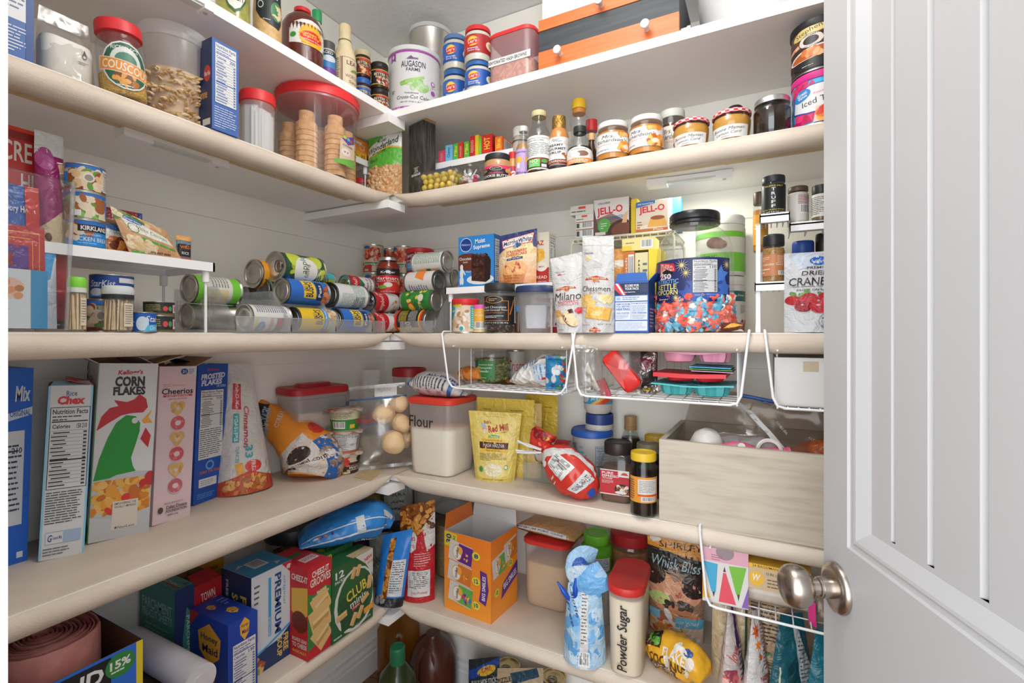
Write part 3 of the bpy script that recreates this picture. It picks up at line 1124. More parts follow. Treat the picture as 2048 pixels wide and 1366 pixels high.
vessel('grated_cheese_canister','small canister with a sky-blue and purple label between the sauce and the paper-wrapped bottle','canister',p,a,[('body',[(0,0),(r,.002),(r,h*.8),(r*.9,h*.85)],'#d9d8d2'),('lid',[(r*.96,h*.82),(r*.96,h),(0,h)],'#4d4f52')],[dict(r=r+.0005,z0=.005,z1=h*.78,arc=170,c='#3d86c4',art=[('r',0,0,1,.3,'#5fa646'),('r',0,.3,1,.48,'#6f4698'),('e',.6,.75,.3,.1,'#e5eef5'),('r',0,.86,1,1,'#26282b'),T('AGED',.5,.93,.5,.09,'#eee')])])
p,r,h,a=cyl('L',690,45,37,.02,1)
pr=[(0,0),(r*.97,.001),(r,.006),(r,h*.48),(r*.92,h*.56),(r*.62,h*.68),(r*.55,h*.76),(r*.52,h*.8),(r*.54,h*.9),(r*.5,h*.98),(r*.3,h)]
def lp(t):
 m=M()
 m.lathe([(r*.58,h*.735),(r*.6,h*.74),(r*.6,h*.752),(r*.57,h*.757)],'#6f7a35',20)
 m.build('neck_band',t)
vessel('worcestershire_bottle','sauce bottle wrapped in tan paper with a twisted paper top','bottle',p,a+.35,[('paper_wrap',pr,bumpy('wrap_paper','#e3d3b0',.75,45,.8,.006,col2='#d6c39c',cscale=20))],[dict(r=r+.0006,z0=.01,z1=h*.47,arc=170,art=[('r',.28,.02,1,.98,'#6b2a38'),('r',.31,.04,1,.965,'#e6d7b4'),T('LEA &',.68,.8,.5,.15,'#6b2a38'),T('PERRINS',1.0,.55,.5,.12,'#6b2a38'),T('WORCESTER',.7,.34,.62,.12,'#8a4a52'),T('Sauce',.7,.16,.4,.1,'#8a4a52'),('e',.7,.57,.16,.05,'#7a8a4a',20),('l',.02,.2,.22,.95,12,'#6d5f4a'),('r',.24,.02,.255,.98,'#6b2a38')])],extra=lp)
def bouillon(px,w,yt,ins,base,lab,lidc,c,accent,food):
 p,r,h,a=cyl('L',px,w,yt,ins,base)
 pr=[(0,0),(r*.93,.001),(r,.005),(r,h*.72),(r*.93,h*.8),(r*.93,h*.84)]
 vessel('bouillon_jar',lab,'jar',p,a+.25,[('jar',pr,'#3a1f14:r15'),('lid',screw_lid(r*.97,h*.8,h*.2),lidc)],[dict(r=r+.0005,z0=h*.07,z1=h*.71,arc=190,c=c,art=[('r',0,.9,1,.95,'#c8a54a'),('r',0,.05,1,.1,'#c8a54a'),('r',.3,.78,.9,.88,accent),T('BETTER THAN',.6,.66,.7,.16,'#f2e6c4'),T('BOUILLON',.6,.5,.6,.1,'#f2e6c4'),('w',.6,.28,.32,.18,34,food,.005),('r',0,.2,.13,.8,'#e9e9e4'),('l',.01,.25,.12,.75,7,'#555')])])
 return p.z+h
z=bouillon(725,33,153,.05,1,'small bouillon jar with a blue label and blue lid under the gold-lidded one','#2d5fa8','#2a4d86','#3f6db0',['#c8d4e6','#8aa4cf','#e8e8e4'])
bouillon(725,33,97,.05,z+.0005,'small bouillon jar with a gold lid on top of the blue one','#cdbf96','#4a2a1c','#cc3a2c',['#c65a36','#e4b48a','#8a3a20'])
z=bouillon(759,37,175,.02,1,'small black bouillon jar, the lower of two stacked beside the white celery can','#1d1c1c','#211c1a','#c22a28',['#b4472c','#d8a87c','#6c2c1c','#e6d8c4'])
bouillon(759,37,122,.02,z+.0005,'small black bouillon jar, the upper of two stacked beside the white celery can','#1d1c1c','#211c1a','#c22a28',['#b4472c','#d8a87c','#6c2c1c','#e6d8c4'])
# --- back wall side
p,r,h,a=cyl('R',829,103,93,.004,1)
tin('food_can','large white can of dehydrated celery with purple bands in the shelf corner','can',p,r,h,a,'#f0eff0',[('r',0,.93,1,.985,'#a24a9e'),('r',0,.0,1,.05,'#a24a9e'),T('PREMIUM   EVERYDAY   FARM FRESH',.5,.025,.9,.03,'#f0d8ee'),('p',[(.12,.93),(.12,.8),(.165,.83),(.21,.8),(.21,.93)],'#8a3f90'),('e',.165,.885,.014,.03,'#efe2ee',-20),T('AUGASON',.44,.735,.3,.1,'#2b3550'),T('FARMS',.44,.645,.17,.055,'#2b3550'),('p',[(.36,.82),(.41,.87),(.44,.84),(.5,.84),(.5,.81),(.36,.81)],'#6b6f85'),('p',[(.39,.82),(.42,.865),(.455,.82)],'#8a3f90'),('q',.4,.47,.13,.022,14,'#7fb356'),('q',.42,.44,.14,.022,10,'#8cc063'),('q',.46,.49,.12,.02,18,'#a5cf7c'),('w',.5,.38,.14,.07,24,['#b4d89a','#cfe6b8','#94c272'],.008),('e',.7,.48,.035,.04,'#a24a9e'),('e',.7,.48,.022,.026,'#f0eff0'),('e',.7,.33,.035,.04,'#a24a9e'),('l',.67,.4,.74,.43,2,'#888'),T('Dehydrated',.42,.26,.16,.03,'#555'),T('Cross-Cut Celery',.46,.19,.46,.075,'#343a4d',0,0,.2),T('NET WT. 19 OZ (1 LB 3 OZ) 539 g',.46,.115,.36,.028,'#444'),('l',.14,.28,.2,.34,2,'#555')],arc=180,turn=8,beads=0,lid='#eef0f1',ends='dark_tin')
p2,r2,h2,a2=cyl('R',861,84,46,.165,1)
tin('food_can','large bare ribbed metal can with a white lid behind the celery can','can',p2,r2,h2,a2,None,beads=5,lid='#e6e7e8')
def lays(px,w,yt,ins,base,lab,lidc,c,flavor):
 p,r,h,a=cyl('R',px,w,yt,ins,base)
 pr=[(0,.001),(r*.86,.0),(r*.96,.003),(r,.01),(r,h*.76),(r*.93,h*.84),(r*.86,h*.88)]
 dark,blobc=('#9c231f','#b8302a')if c=='r' else('#1d4f9c','#2563b4')
 vessel('dip_jar',lab,'jar',p,a+.05,[('jar',pr,'glass'),('dip',inner(pr,h*.83,.97),'#eee8dc'),('lid',lidprof(r*.93,h*.87,h*.13),lidc)],[dict(r=r+.0005,z0=h*.2,z1=h*.72,arc=190,c=dark,art=[('e',.2,.6,.2,.4,blobc),('e',.36,.62,.16,.3,blobc),('e',.36,.62,.13,.26,'#e8b73b'),('e',.36,.62,.115,.2,'#f0c850'),('q',.36,.58,.13,.13,8,'#c92a2c'),T('Lay’s',.36,.59,.2,.2,'#f6f2e8',6),T(flavor[0],.36,.26,.24,.1,'#eef'),T(flavor[1],.38,.13,.28,.1,'#eef'),('e',.78,.45,.12,.24,'#f0ead8'),('e',.8,.5,.09,.14,'#e6c47a'),('l',.05,.1,.15,.4,3,'#dde')])],group=None)
 return p.z+h
z=lays(911,50,137,.05,1,'dip jar with blue label and dark blue lid, bottom of the farther stack of two','#2c5c9c','b',('Smooth','Ranch Dip'))
lays(911,50,66,.05,z+.0005,'dip jar with blue label and greyish blue lid, top of the farther stack of two','#54719c','b',('Smooth','Ranch Dip'))
z=lays(957,54,120,.006,1,'dip jar with blue label under the red onion dip jar','#2c5c9c','b',('Smooth','Ranch Dip'))
lays(956,55,48,.006,z+.0005,'dip jar with red label and red lid stacked on a blue one','#c3272b','r',('French','Onion Dip'))
p,w,h,a=boxat('R',974,1064,60,.012,1)
d=.125
hb=h*.94
vessel('storage_tub','clear plastic tub of hash browns with a red lid and a white name strip','tub',p+Vector((0,d/2,0)),0,[('tub',[(.94,.001),(.97,.004),(1,.02),(1,hb)],'milky_pink',(w/2,d/2,.025)),('hash_browns',[(.93,.003),(.97,.02),(.97,h*.42),(.8,h*.48),(0,h*.47)],bumpy('hash','#c9a183',.8,160,.8,.004,'voronoi','#ad8163',130),(w/2,d/2,.025)),('lid',[(1.03,hb),(1.04,hb+.002),(1.04,h),(1.0,h+.003),(0,h+.003)],'#cc2f2c',(w/2,d/2,.027))],[dict(sq=(w/2*.93,-d/2-.0006),z0=h*.4,z1=h*.53,c='#ece9e6',art=[T('DEHYDRATED HASH BROWNS',.45,.5,.94,.52,'#3a3838')],name='name_strip')])
p,w,h,a=boxat('R',1077,1358,42,.003,1)
h=zat(onR(1077,.003)[2],42)-SZ[1]
d=.2
t=root('drawer_chest','orange and black wooden chest of small drawers with white knobs','chest',p,0)
M().box(-w/2+.003,w/2,.012,d,0,h,'black_wood').build('body',t)
def kn(par,x,z):
 m=M()
 m.lathe([(.006,-.002),(.005,.004),(.005,.012),(.0075,.016),(.0098,.02),(.0095,.025),(.006,.027),(0,.0275)],'#e6e6e6:r30',18)
 o=m.build('knob',par,(x,0,z),rot=(PI/2,0,0))
fr=M().box(-w/2,w/2,0,.0119,0,h*.39,'orange_wood').build('drawer',t)
for px in(1121,1294):
 kn(fr,onR(px,.003)[0]-p.x,h*.24)
fr=M().box(-w/2,w/2,0,.0119,h*.79,h,'orange_wood').build('drawer',t)
kn(fr,onR(1203,.003)[0]-p.x,h*.9)
M().box(-w/2,w/2,.0022,.0119,h*.392,h*.788,'black_wood').build('middle_panel',t)
m=M()
m.lathe([(.004,0),(.004,.012),(.006,.013),(.006,.02),(0,.021)],'steel',14,xf=Matrix.Translation((w/2,.03,h*.2))@Matrix.Rotation(PI/2,4,'Y'))
m.tube([(w/2+.012,.03,h*.2),(w/2+.014,.03,h*.1),(w/2+.012,.032,.004)],.002,'steel')
m.build('latch',t)
x,y,Z=onR(1555,.165)
vessel('mixing_bowl','very large white bowl beside the wooden chest, at the end of the topmost shelf','bowl',(x,y,SZ[1]),0,[('bowl',[(0,.004),(.12,.001),(.132,.004),(.15,.03),(.163,.08),(.168,.14),(.166,.2),(.172,.205),(.172,.212),(.163,.212),(.158,.2),(.158,.1),(.12,.02),(0,.012)],'#e4e4e4:r25')])
# ================================================================ second highest shelf, left wall
p,w,h,a=boxat('L',-60,68,-90,.02,2)
carton('food_box','dark blue box with white print nearest the doorway on the second highest shelf','box',p,a,w,.06,h,'#3a5f9e',[('r',.05,.4,.9,.97,'#e8eaee'),('l',.1,.45,.86,.95,10,'#5a6a8a'),('l',.1,.06,.92,.34,8,'#e4e9f2'),('r',.86,0,1,1,'#2d4a86')])
p,w,h,a=boxat('L',84,205,40,.035,2)
def tort(o,F):
 m=M()
 m.lathe([(.9,.003),(.97,.008),(1,.03),(.99,h*.62),(.93,h*.7),(.4,h*.72),(0,h*.72)],'#f0ece4',sq=(w*.44,.02,.016),c=(.0,.0))
 g_=rect((0,-.0206,h*.2),(w*.42,0,0),(0,0,h*.45))
 m.art(g_,[('e',.55,.72,.1,.11,'#3a3a3a'),('p',[(.46,.75),(.55,.95),(.64,.75)],'#3a3a3a'),('e',.55,.7,.06,.05,'#efece4'),('l',.3,.4,.8,.52,2,'#777')],w*.42,h*.45)
 m.build('white_block',o)
pouch('plastic_bag','loose clear plastic bag around a white block, between the blue box and the couscous jar','bag',p+Vector((-.03,0,0)),a,w*1.05,h*1.15,.085,'film',kind='stand',seal=.2,seed=4,amp=.008,extra=tort,top=.8)
p,r,h,a=cyl('L',249,99,40,.012,2)
pr=[(0,.001),(r*.9,0),(r,.006),(r,h*.66),(r*.96,h*.74),(r*.84,h*.84),(r*.84,h*.88)]
vessel('couscous_jar','clear jar of couscous with a red lid and an orange and green label','jar',p+Vector((0,0,.004)),a,[('jar',pr,'clear_plastic'),('couscous',inner(pr,h*.3),'couscous'),('lid',lidprof(r*.98,h*.84,h*.16),'#cf2b33')],[dict(r=r+.0008,z0=.006,z1=h*.72,arc=130,center=-82,art=[('e',.52,.5,.45,.47,'#e8e8e2'),('e',.52,.5,.42,.44,'#2f5d49'),('e',.52,.56,.29,.3,'#dfe8e0'),('e',.52,.6,.2,.16,'#4d7a66'),T('RICESELECT',.52,.83,.5,.08,'#eef2ea'),('w',.52,.24,.24,.12,22,['#a86a2c','#d69a4e','#7a4a22'],.006),('q',.52,.46,.52,.13,-8,'#f0e6d4'),('q',.52,.46,.5,.115,-8,'#d98a33'),T('COUSCOUS',.52,.46,.88,.17,'#f8f4ea',-8),('l',.3,.08,.75,.14,1,'#dfe8e0')])],rot=(0,rad(-4),a))
p,r,h,a=cyl('L',349,148,40,.04,2)
pr=[(0,.001),(r*.82,0),(r*.86,.004),(r*.97,h*.86),(r*.98,h*.9)]
vessel('storage_tub','large round frosted tub half full of pasta with a clear whitish lid','tub',p,a,[('tub',pr,'milky_plastic'),('pasta',inner(pr,h*.56),'pasta'),('lid',[(r*.99,h*.86),(r*1.02,h*.865),(r*1.04,h*.9),(r*1.04,h*.95),(r,h),(r*.9,h),(r*.88,h*.96),(0,h*.96)],clear('frost_lid','#f6f7f8',.3,.5,'#ffffff',.25))])
rg=random.Random(3)
pts=[]
for i in range(620):
 an=rg.uniform(0,2*PI)
 zz=rg.uniform(.01,h*.54)
 k=(.84+.11*zz/h)*.95
 pts.append((r*k*math.cos(an),r*k*math.sin(an),zz))
heap('pasta_pieces',[o for o in COL.objects if o.get('label','').startswith('large round frosted')][0],pts,.0068,['pasta','#dcc096','#cfae7e','#e4cca6'],(2.1,.5,.5),.3,4)
p,w,h,a=boxat('L',424,477,88,.008,2)
carton('pasta_box','slim blue box with a nutrition panel beside the frosted pasta tub','box',p,a,w,.05,h,'#4467a8',[('n',.1,.3,.92,.97,'200','#3d5f9e'),('l',.08,.03,.92,.27,9,'#c9d4ea')],[('r',0,0,1,1,'#24355f'),('e',.7,.62,.22,.09,'#c0392b'),T('Barilla',.7,.62,.36,.05,'#f4f4f4'),T('Penne',.4,.4,.6,.1,'#e0a24a'),('r',.4,.05,.9,.12,'#e8e8e8')])
p,r,h,a=cyl('L',515,73,176,.04,2)
pr=[(0,.001),(r*.9,0),(r*.93,.004),(r*.97,h*.84)]
def packets(t):
 rg=random.Random(5)
 m=M()
 for i in range(9):
  an=rad(-150+i*15)
  X=Matrix.Translation((r*.62*math.cos(an),r*.62*math.sin(an),.006))@Matrix.Rotation(an+PI/2+rg.uniform(-.4,.4),4,'Z')
  m.box(-.014,.014,-.0025,.0025,0,h*rg.uniform(.6,.74),'#ebe9e6',X)
 m.build('paper_packets',t)['kind']='stuff'
vessel('storage_tub','small clear tub of white paper packets with a red lid behind the cone tub','tub',p,a,[('tub',pr,'milky_plastic'),('lid',[(r*.99,h*.82),(r*1.03,h*.83),(r*1.03,h*.95),(r*.98,h),(r*.9,h),(0,h*.97)],'#d62f30')],extra=packets)
p,r,h,a=cyl('L',636,162,163,.002,2)
pr=[(0,.001),(r*.93,0),(r*.955,.005),(r*.985,h*.84),(r*1.0,h*.88)]
tubz=p.z
ctub=vessel('storage_tub','big round clear tub of ice cream cones with a bright red lid','tub',p,a,[('tub',pr,'clear_plastic'),('rim',[(r*1.005,h*.845),(r*1.03,h*.85),(r*1.03,h*.875),(r*1.005,h*.88)],'milky_pink'),('lid',[(r*1.02,h*.87),(r*1.05,h*.88),(r*1.05,h*.965),(r*1.03,h*.985),(r*.95,h),(r*.9,h*.99),(0,h*.985)],'#df3034')],[dict(r=r*.985,z0=.03,z1=h*.52,arc=42,center=-47,art=[('p',[(.2,0),(1,0),(1,.9),(.25,.75)],'#e3cfae'),('p',[(.3,.78),(.95,1),(1,.78),(.6,.64)],'#67489a'),('e',.45,.84,.08,.05,'#a6c64a'),('e',.62,.82,.08,.05,'#5fb0c8'),('e',.78,.8,.08,.05,'#a8683c'),('e',.5,.4,.22,.12,'#f4f0e8'),('e',.44,.4,.04,.02,'#c33'),('e',.58,.4,.04,.02,'#c33'),('p',[(0,.1),(1,.28),(1,0),(0,0)],'#6fae4c'),T('CONES',.6,.6,.5,.06,'#67489a')])])
def cone_at(pos,rz,label=None,first=[None]):
 if first[0]is None:
  m=M()
  m.lathe([(.017,0),(.019,.001),(.019,.022),(.0195,.024),(.0255,.03),(.0265,.048),(.0275,.052),(.026,.052),(.024,.034),(.016,.02),(0,.02)],'waffle',22,xf=Matrix.Translation((0,0,.052))@Matrix.Rotation(PI,4,'X'))
  o=m.build('ice_cream_cone')
  tag(o,'cake cone nested upside down in a stack inside the big red-lidded tub','cone','ice cream cones in the red-lidded tub')
  first[0]=o
 else:
  o=first[0].copy()
  COL.objects.link(o)
 o.location=pos
 o.rotation_euler=(0,0,rz)
ca,sa=math.cos(a),math.sin(a)
for lx,ly,n in((-.022,-r*.42,9),(.034,-r*.4,9),(-.056,.016,8),(.058,.02,8),(0,.04,8)):
 k=r/.082
 X,Y=lx*k,ly
 for i in range(n):
  pos=(p.x+X*ca-Y*sa,p.y+X*sa+Y*ca,tubz+.006+i*(h*.70-.05)/8.0)
  cone_at(pos,i*.7)
  # ================================================================ second highest shelf, corner and back wall
def at_z(side,px,ins,py):
 return zat(ON[side](px,ins)[2],py)
A,B=onL(697,.13),onL(742,.13)
hz=at_z('L',736,.13,322)-SZ[2]
t,zr=riser('shelf_riser','short white plastic riser behind the pistachio bag in the corner','L2',B[:2],A[:2],.1,hz)
t.location=(A[0],A[1],SZ[2])
t.rotation_euler.z=PI/2
tag(t,'short white plastic riser behind the pistachio bag in the corner')
p,w,h,a=boxat('L',698,742,304,.135,zr+.0005)
carton('food_box','small yellow box under the orange one on the corner riser','box',p,a,w,.07,h,'#e6b02f',[T('32',.62,.35,.18,.5,'#3a2c10'),T('KING',.25,.3,.3,.22,'#3a2c10'),('r',.8,.1,.86,.9,'#3a2c10'),('r',.05,.7,.5,.85,'#d6921e')])
p2,w,h2,a=boxat('L',698,740,279,.137,p.z+h+.0005)
carton('food_box','small orange box lying on the yellow one on the corner riser','box',p2,a,w,.065,h2,'#e5862c',[('r',.1,.6,.6,.8,'#f2e6d6'),('p',[(.5,.2),(.7,.2),(.75,.6),(.45,.6)],'#f2d6b0'),('p',[(.53,.26),(.67,.26),(.71,.56),(.49,.56)],'#e5862c')])
p,r,h,a=cyl('L',724,40,356,.15,2)
vessel('storage_tub','small clear tub with a red lid under the corner riser','tub',p,a,[('tub',[(0,0),(r*.95,.002),(r,h*.8)],'milky_plastic'),('lid',lidprof(r*1.05,h*.8,h*.2),'#c9282c')])
X,Y,Z=onR(770,.03)
w,h=.118,at_z('R',770,.03,250)-SZ[2]
def pist(o,F):
 rg=random.Random(11)
 pts=[]
 for i in range(210):
  u,v=rg.uniform(.07,.93),rg.uniform(.02,.42)
  P,n=F.at(u,v)
  pts.append(P+n*-.003)
 heap('pistachios',o,pts,.0078,['pistachio','#d8b086','#c99a66','#e0bd94'],(1.35,.9,.95),.15,3)
pouch('pistachio_bag','green and white bag of pistachios with a clear window, in the shelf corner','bag',(X,Y,SZ[2]),rad(8),w,h,.062,'#5aa83f',[('r',0,0,1,.42,'#b98b5c'),('r',0,.42,1,.62,'#58a83c'),('p',[(0,.6),(.3,.63),(.6,.69),(1,.64),(1,.82),(.6,.84),(0,.74)],'#eceee8'),('p',[(0,.6),(.3,.63),(.6,.69),(1,.64),(1,.62),(.6,.66),(.3,.6),(0,.58)],'#c9a24a'),('r',0,.86,1,1,'#57ab3c'),('r',.1,.9,.4,.91,'#20401c'),('r',.62,.9,.92,.91,'#20401c'),('e',.5,.88,.05,.055,'#e8eadf'),('e',.5,.88,.035,.04,'#5f8a4a'),T('McGees',.46,.79,.25,.05,'#33443a'),T('Wonderland',.5,.71,.9,.085,'#1e4636',8,.02,.3),T('PISTACHIOS',.4,.63,.4,.03,'#2f5a2c',4),T('Ranch',.25,.535,.26,.05,'#1f2f1c',0,0,.2)],seal=.1,seed=2,amp=.003,extra=pist,skew=.03)
X,Y,Z=onR(832,.04)
w=(855-812)*Z/FPX*1.08
h=at_z('R',832,.04,246)-SZ[2]
carton('protein_box','tall black wood-patterned box with an open top beside the pistachio bag','box',(X,Y,SZ[2]),rad(-14),w,.045,h,'wood_print',[T('15G',.52,.36,.22,.05,'#e6e6e6'),('r',.34,.325,.7,.33,'#ddd'),('r',.34,.39,.7,.395,'#ddd'),('r',.2,.28,.8,.31,'#ddd'),T('NET WT',.5,.295,.5,.02,'#222'),('p',[(.3,.95),(.5,.7),(.75,.45),(.9,.42),(.6,.62),(.42,.9)],'#4d4a48')],flaps=(('left',25,.03,'wood_print'),('right',58,.05,'cardboard')),inside='cardboard')
X,Y,Z=onR(882,.085)
pouch('snack_packet','dark blue packet leaning behind the box of yellow candies','packet',(X,Y,SZ[2]+.001),rad(-10),.085,.085,.02,'#3a4a66',[('r',.1,.3,.9,.5,'#b84a5a'),T('16',.5,.4,.3,.14,'#eee')],kind='pillow',seed=9)
p,w,h,a=boxat('R',826,912,336,.002,2)
d=.085
cl=vessel('clamshell_box','clear plastic clamshell of yellow chocolate eggs at the shelf edge','box',p+Vector((0,d/2,0)),0,[('tray',[(.78,.001),(.82,.002),(.92,h*.62),(1.02,h*.64),(1.02,h*.68)],'clear_plastic',(w/2,d/2,.014)),('lid',[(1.02,h*.68),(1.02,h*.72),(.9,h*.74),(.74,h*.98),(.7,h),(0,h)],'clear_plastic',(w/2,d/2,.014))])
b0=blob_mesh('',.0088,mat('#e3c24c:r30'),2,(1.2,.95,.95),.05,12,8).build('candy_egg')
tag(b0,'yellow candy-coated egg in the clear clamshell box','candy','yellow candy eggs in the clamshell box')
rg=random.Random(21)
k=0
for lay in range(3):
 nx,ny=(5,4)
 for i in range(nx):
  for j in range(ny):
   o=b0 if k==0 else b0.copy()
   if k:
    COL.objects.link(o)
   k+=1
   sx=w*.145*(1+.05*lay)
   o.location=(p.x+(i-(nx-1)/2+.2*(lay%2))*sx+rg.uniform(-.002,.002),p.y+d/2+(j-(ny-1)/2)*.0185+rg.uniform(-.002,.002),p.z+.0105+lay*.0148+rg.uniform(0,.002))
   o.rotation_euler=(rg.uniform(0,.6),rg.uniform(0,.6),rg.uniform(0,3))
p,r,h,a=cyl('R',939,46,326,.006,2)
pr=[(0,.002),(r*.85,0),(r*.98,.004),(r,.012),(r,h*.7),(r*.86,h*.8),(r*.8,h*.84),(r*.86,h*.86),(r*.86,h*.9),(r*.8,h)]
def sticks(t):
 rg=random.Random(8)
 for i in range(6):
  m=M()
  an=rg.uniform(0,6)
  m.tube([(rg.uniform(-.3,.3)*r,rg.uniform(-.5,.1)*r,.008),(r*.62*math.cos(an),r*.62*math.sin(an)*.8,h*rg.uniform(.55,.9))],.0019,'#ece8e2',7)
  m.build('paper_stick',t)
 pts=[(rg.uniform(-.7,.7)*r,rg.uniform(-.7,.5)*r,rg.uniform(.008,.03))for _ in range(40)]
 heap('wrapped_sweets',t,pts,.007,['#e7dfe0','#c94b62','#e9c9cf','#7aa35e','#d8cfcf'],(1,1,.8),.3,5)
vessel('glass_jar','small clear glass jar of wrapped sweets and white sticks','jar',p,a,[('jar',pr,'glass')],extra=sticks)
p,r,h,a=cyl('R',996,56,304,.003,2)
pr=[(0,.001),(r*.9,0),(r,.006),(r,h*.66),(r*.95,h*.74),(r*.88,h*.78)]
vessel('cookie_butter_jar','jar of tan cookie butter with a black lid and pink and black label','jar',p,a,[('jar',pr,'clear_plastic'),('spread',inner(pr,h*.76,.97),'cookie_butter'),('lid',screw_lid(r*.94,h*.77,h*.23),'#24272a')],[dict(r=r+.0006,z0=h*.02,z1=h*.5,arc=180,c='#26262a',art=[('p',[(0,1),(1,1),(1,.86),(.75,.78),(.5,.7),(.25,.78),(0,.86)],'#d8386c'),('e',.45,.76,.14,.16,'#efe6da'),('e',.45,.76,.13,.14,'#1f1f22'),('l',.36,.7,.54,.82,2,'#d8c9a8'),('e',.14,.64,.1,.12,'#8a7a3a'),('w',.84,.5,.14,.4,20,['#d29a5c','#c1874a','#e0ad72'],.006),T('CRUNCHY',.45,.42,.34,.12,'#e0487a',0,.02),T('COOKIE BUTTER',.45,.2,.7,.2,'#ece6d8',0,.02)])])
A,B=onR(866,.1),onR(1062,.1)
hz=at_z('R',876,.1,326)-SZ[2]
t,zr=riser('shelf_riser','white slatted riser carrying a row of bright candy boxes','R2',A[:2],B[:2],.16,hz,legs=('fl','fr','bl','br'))
cand=[(877,890,301,'#d8506a','','#f0b8c4'),(891,905,290,'#7fc4e6','Chewy','#2f6fb0'),(907,916,287,'#5cb845','Mike','#f2e24a'),(917,926,285,'#d23a34','','#f0d0c8'),(928,938,283,'#5cb845','Mike','#f2e24a'),(940,957,271,'#f2d62e','','#c9302a'),(957.5,963,277,'#67c04a','','#f2e24a'),(964,984,269,'#cf2a26','HOT','#f2c23a'),(990,1004,273,'#e8702a','Ike','#f2d040')]
cl_lab=['pink candy box at the far end of the row on the riser','light blue candy box second in the row on the riser','green candy box beside the light blue one on the riser','narrow red candy box between two green ones on the riser','green candy box touching the yellow and red one','taller yellow candy box with a red stripe on the riser','thin green candy box between the yellow and the large red box','large red cinnamon candy box with flame pattern on the riser','orange candy box with a barcode side at the near end of the riser']
for(a0,a1,yt,c,s,c2),lab in zip(cand,cl_lab):
 p,w,h,a=boxat('R',a0,a1,yt,.106,zr+.0004)
 els=[('r',.05,.04,.95,.96,c)]
 if c=='#f2d62e':
  els+=[('r',0,0,.62,1,'#c3272a'),('l',.1,.2,.5,.8,9,'#f0d8c0')]
 elif s:
  els+=[T(s,.5,.55,.62,.6,c2,90,.03)]
 else:
  els+=[('l',.3,.15,.7,.8,8,c2)]
 carton('candy_box',lab,'candy box',p,a,w,.12,h,c,els,right=([('r',.05,.1,.95,.9,'#7c1c16'),('w',.5,.5,.45,.4,30,['#c9302a','#a82018','#e6582a'],.008),T('HOT',.4,.5,.3,.35,'#f4d23a',0,.03,.2)]if s=='HOT' else([('b',.1,.2,.5,.9)]if s=='Ike' else[])))
p,r,h,a=cyl('R',1026,17,303,.04,2)
vessel('spice_bottle','small red-capped bottle with a red label behind the cookie butter','bottle',p,a,[('bottle',[(0,0),(r,.002),(r,h*.75),(r*.8,h*.8)],'#c08a4a:r25'),('cap',[(r*.95,h*.78),(r*.95,h),(0,h)],'#c9252b')],[dict(r=r+.0005,z0=h*.02,z1=h*.5,arc=170,c='#c0272f',art=[T('a',.6,.4,.5,.5,'#f4f4f4'),('e',.3,.8,.15,.1,'#3a5aa8')])])
p,r,h,a=cyl('R',1042,36,250,.095,2)
vessel('syrup_bottle','pale bottle with a wide white cap at the back of the syrup bottles','bottle',p,a,[('bottle',bottle(r,h*.9,r*.8,h*.1,.75),'#bdb4aa:r25'),('cap',[(r*.86,h*.84),(r*.9,h*.85),(r*.9,h*.98),(r*.8,h)],'#eeeae6')],[dict(r=r+.0005,z0=h*.1,z1=h*.6,arc=170,art=[T('RICO',.4,.85,.6,.14,'#4a3a34'),('r',.1,.72,.9,.75,'#6a4a3a')])])
p,r,h,a=cyl('R',1047,32,248,.03,2)
pr=bottle(r,h*.97,r*.5,h*.2,.55)
vessel('syrup_bottle','slim syrup bottle with a lilac label and a white cap','bottle',p,a,[('bottle',pr,'glass'),('syrup',inner(pr,h*.66),'#b88a5a:r30'),('cap',screw_lid(r*.56,h*.9,h*.1),'#e6e4e2')],[dict(r=r+.0005,z0=h*.03,z1=h*.54,arc=190,c='#b49ac6',art=[T('Lavender spice',.5,.88,.8,.08,'#4a3a66'),('e',.3,.6,.14,.13,'#e8b84a'),('e',.68,.6,.14,.13,'#e8b84a'),('r',.24,.3,.36,.5,'#eee'),('r',.62,.3,.74,.5,'#eee'),T('Blue',.4,.14,.4,.08,'#4a4a86')])])
p,r,h,a=cyl('R',1078,47,215,.0,2)
pr=[(0,.002),(r*.85,.0),(r*.98,.002),(r,.008),(r,h*.58),(r*.94,h*.66),(r*.7,h*.74),(r*.58,h*.8),(r*.6,h*.83),(r*.56,h*.9),(r*.56,h*.95)]
vessel('syrup_bottle','nearly empty clear syrup bottle with a gold lid and a white label','bottle',p,a,[('bottle',pr,'glass'),('syrup',inner(pr,h*.05),'#7a4a26:r20'),('lid',screw_lid(r*.64,h*.91,h*.09),'#cfc08e')],[dict(r=r+.0005,z0=h*.03,z1=h*.56,arc=190,c='#eeeeec',art=[T('So good you may enjoy it',.42,.92,.6,.045,'#444',0,0,.2),T('without the coffee!',.38,.86,.5,.045,'#444',0,0,.2),('l',.1,.4,.85,.8,8,'#8a8a8a'),('r',0,.18,1,.34,'#7c3326'),('r',0,.04,1,.18,'#2a2624'),('r',.2,.07,.52,.3,'#5fb04a'),T('NO',.36,.24,.22,.1,'#f4f4f4'),('l',.24,.09,.48,.18,2,'#dfe'),('e',.64,.24,.08,.06,'#4f9a48'),('e',.86,.24,.08,.06,'#4f9a48'),('r',.56,.06,.7,.15,'#ddd')])])
p,r,h,a=cyl('R',1118,41,227,.012,2)
pr=[(0,.002),(r*.85,0),(r,.006),(r,h*.56),(r*.95,h*.66),(r*.74,h*.75),(r*.6,h*.8),(r*.62,h*.83),(r*.56,h*.9),(r*.56,h*.95)]
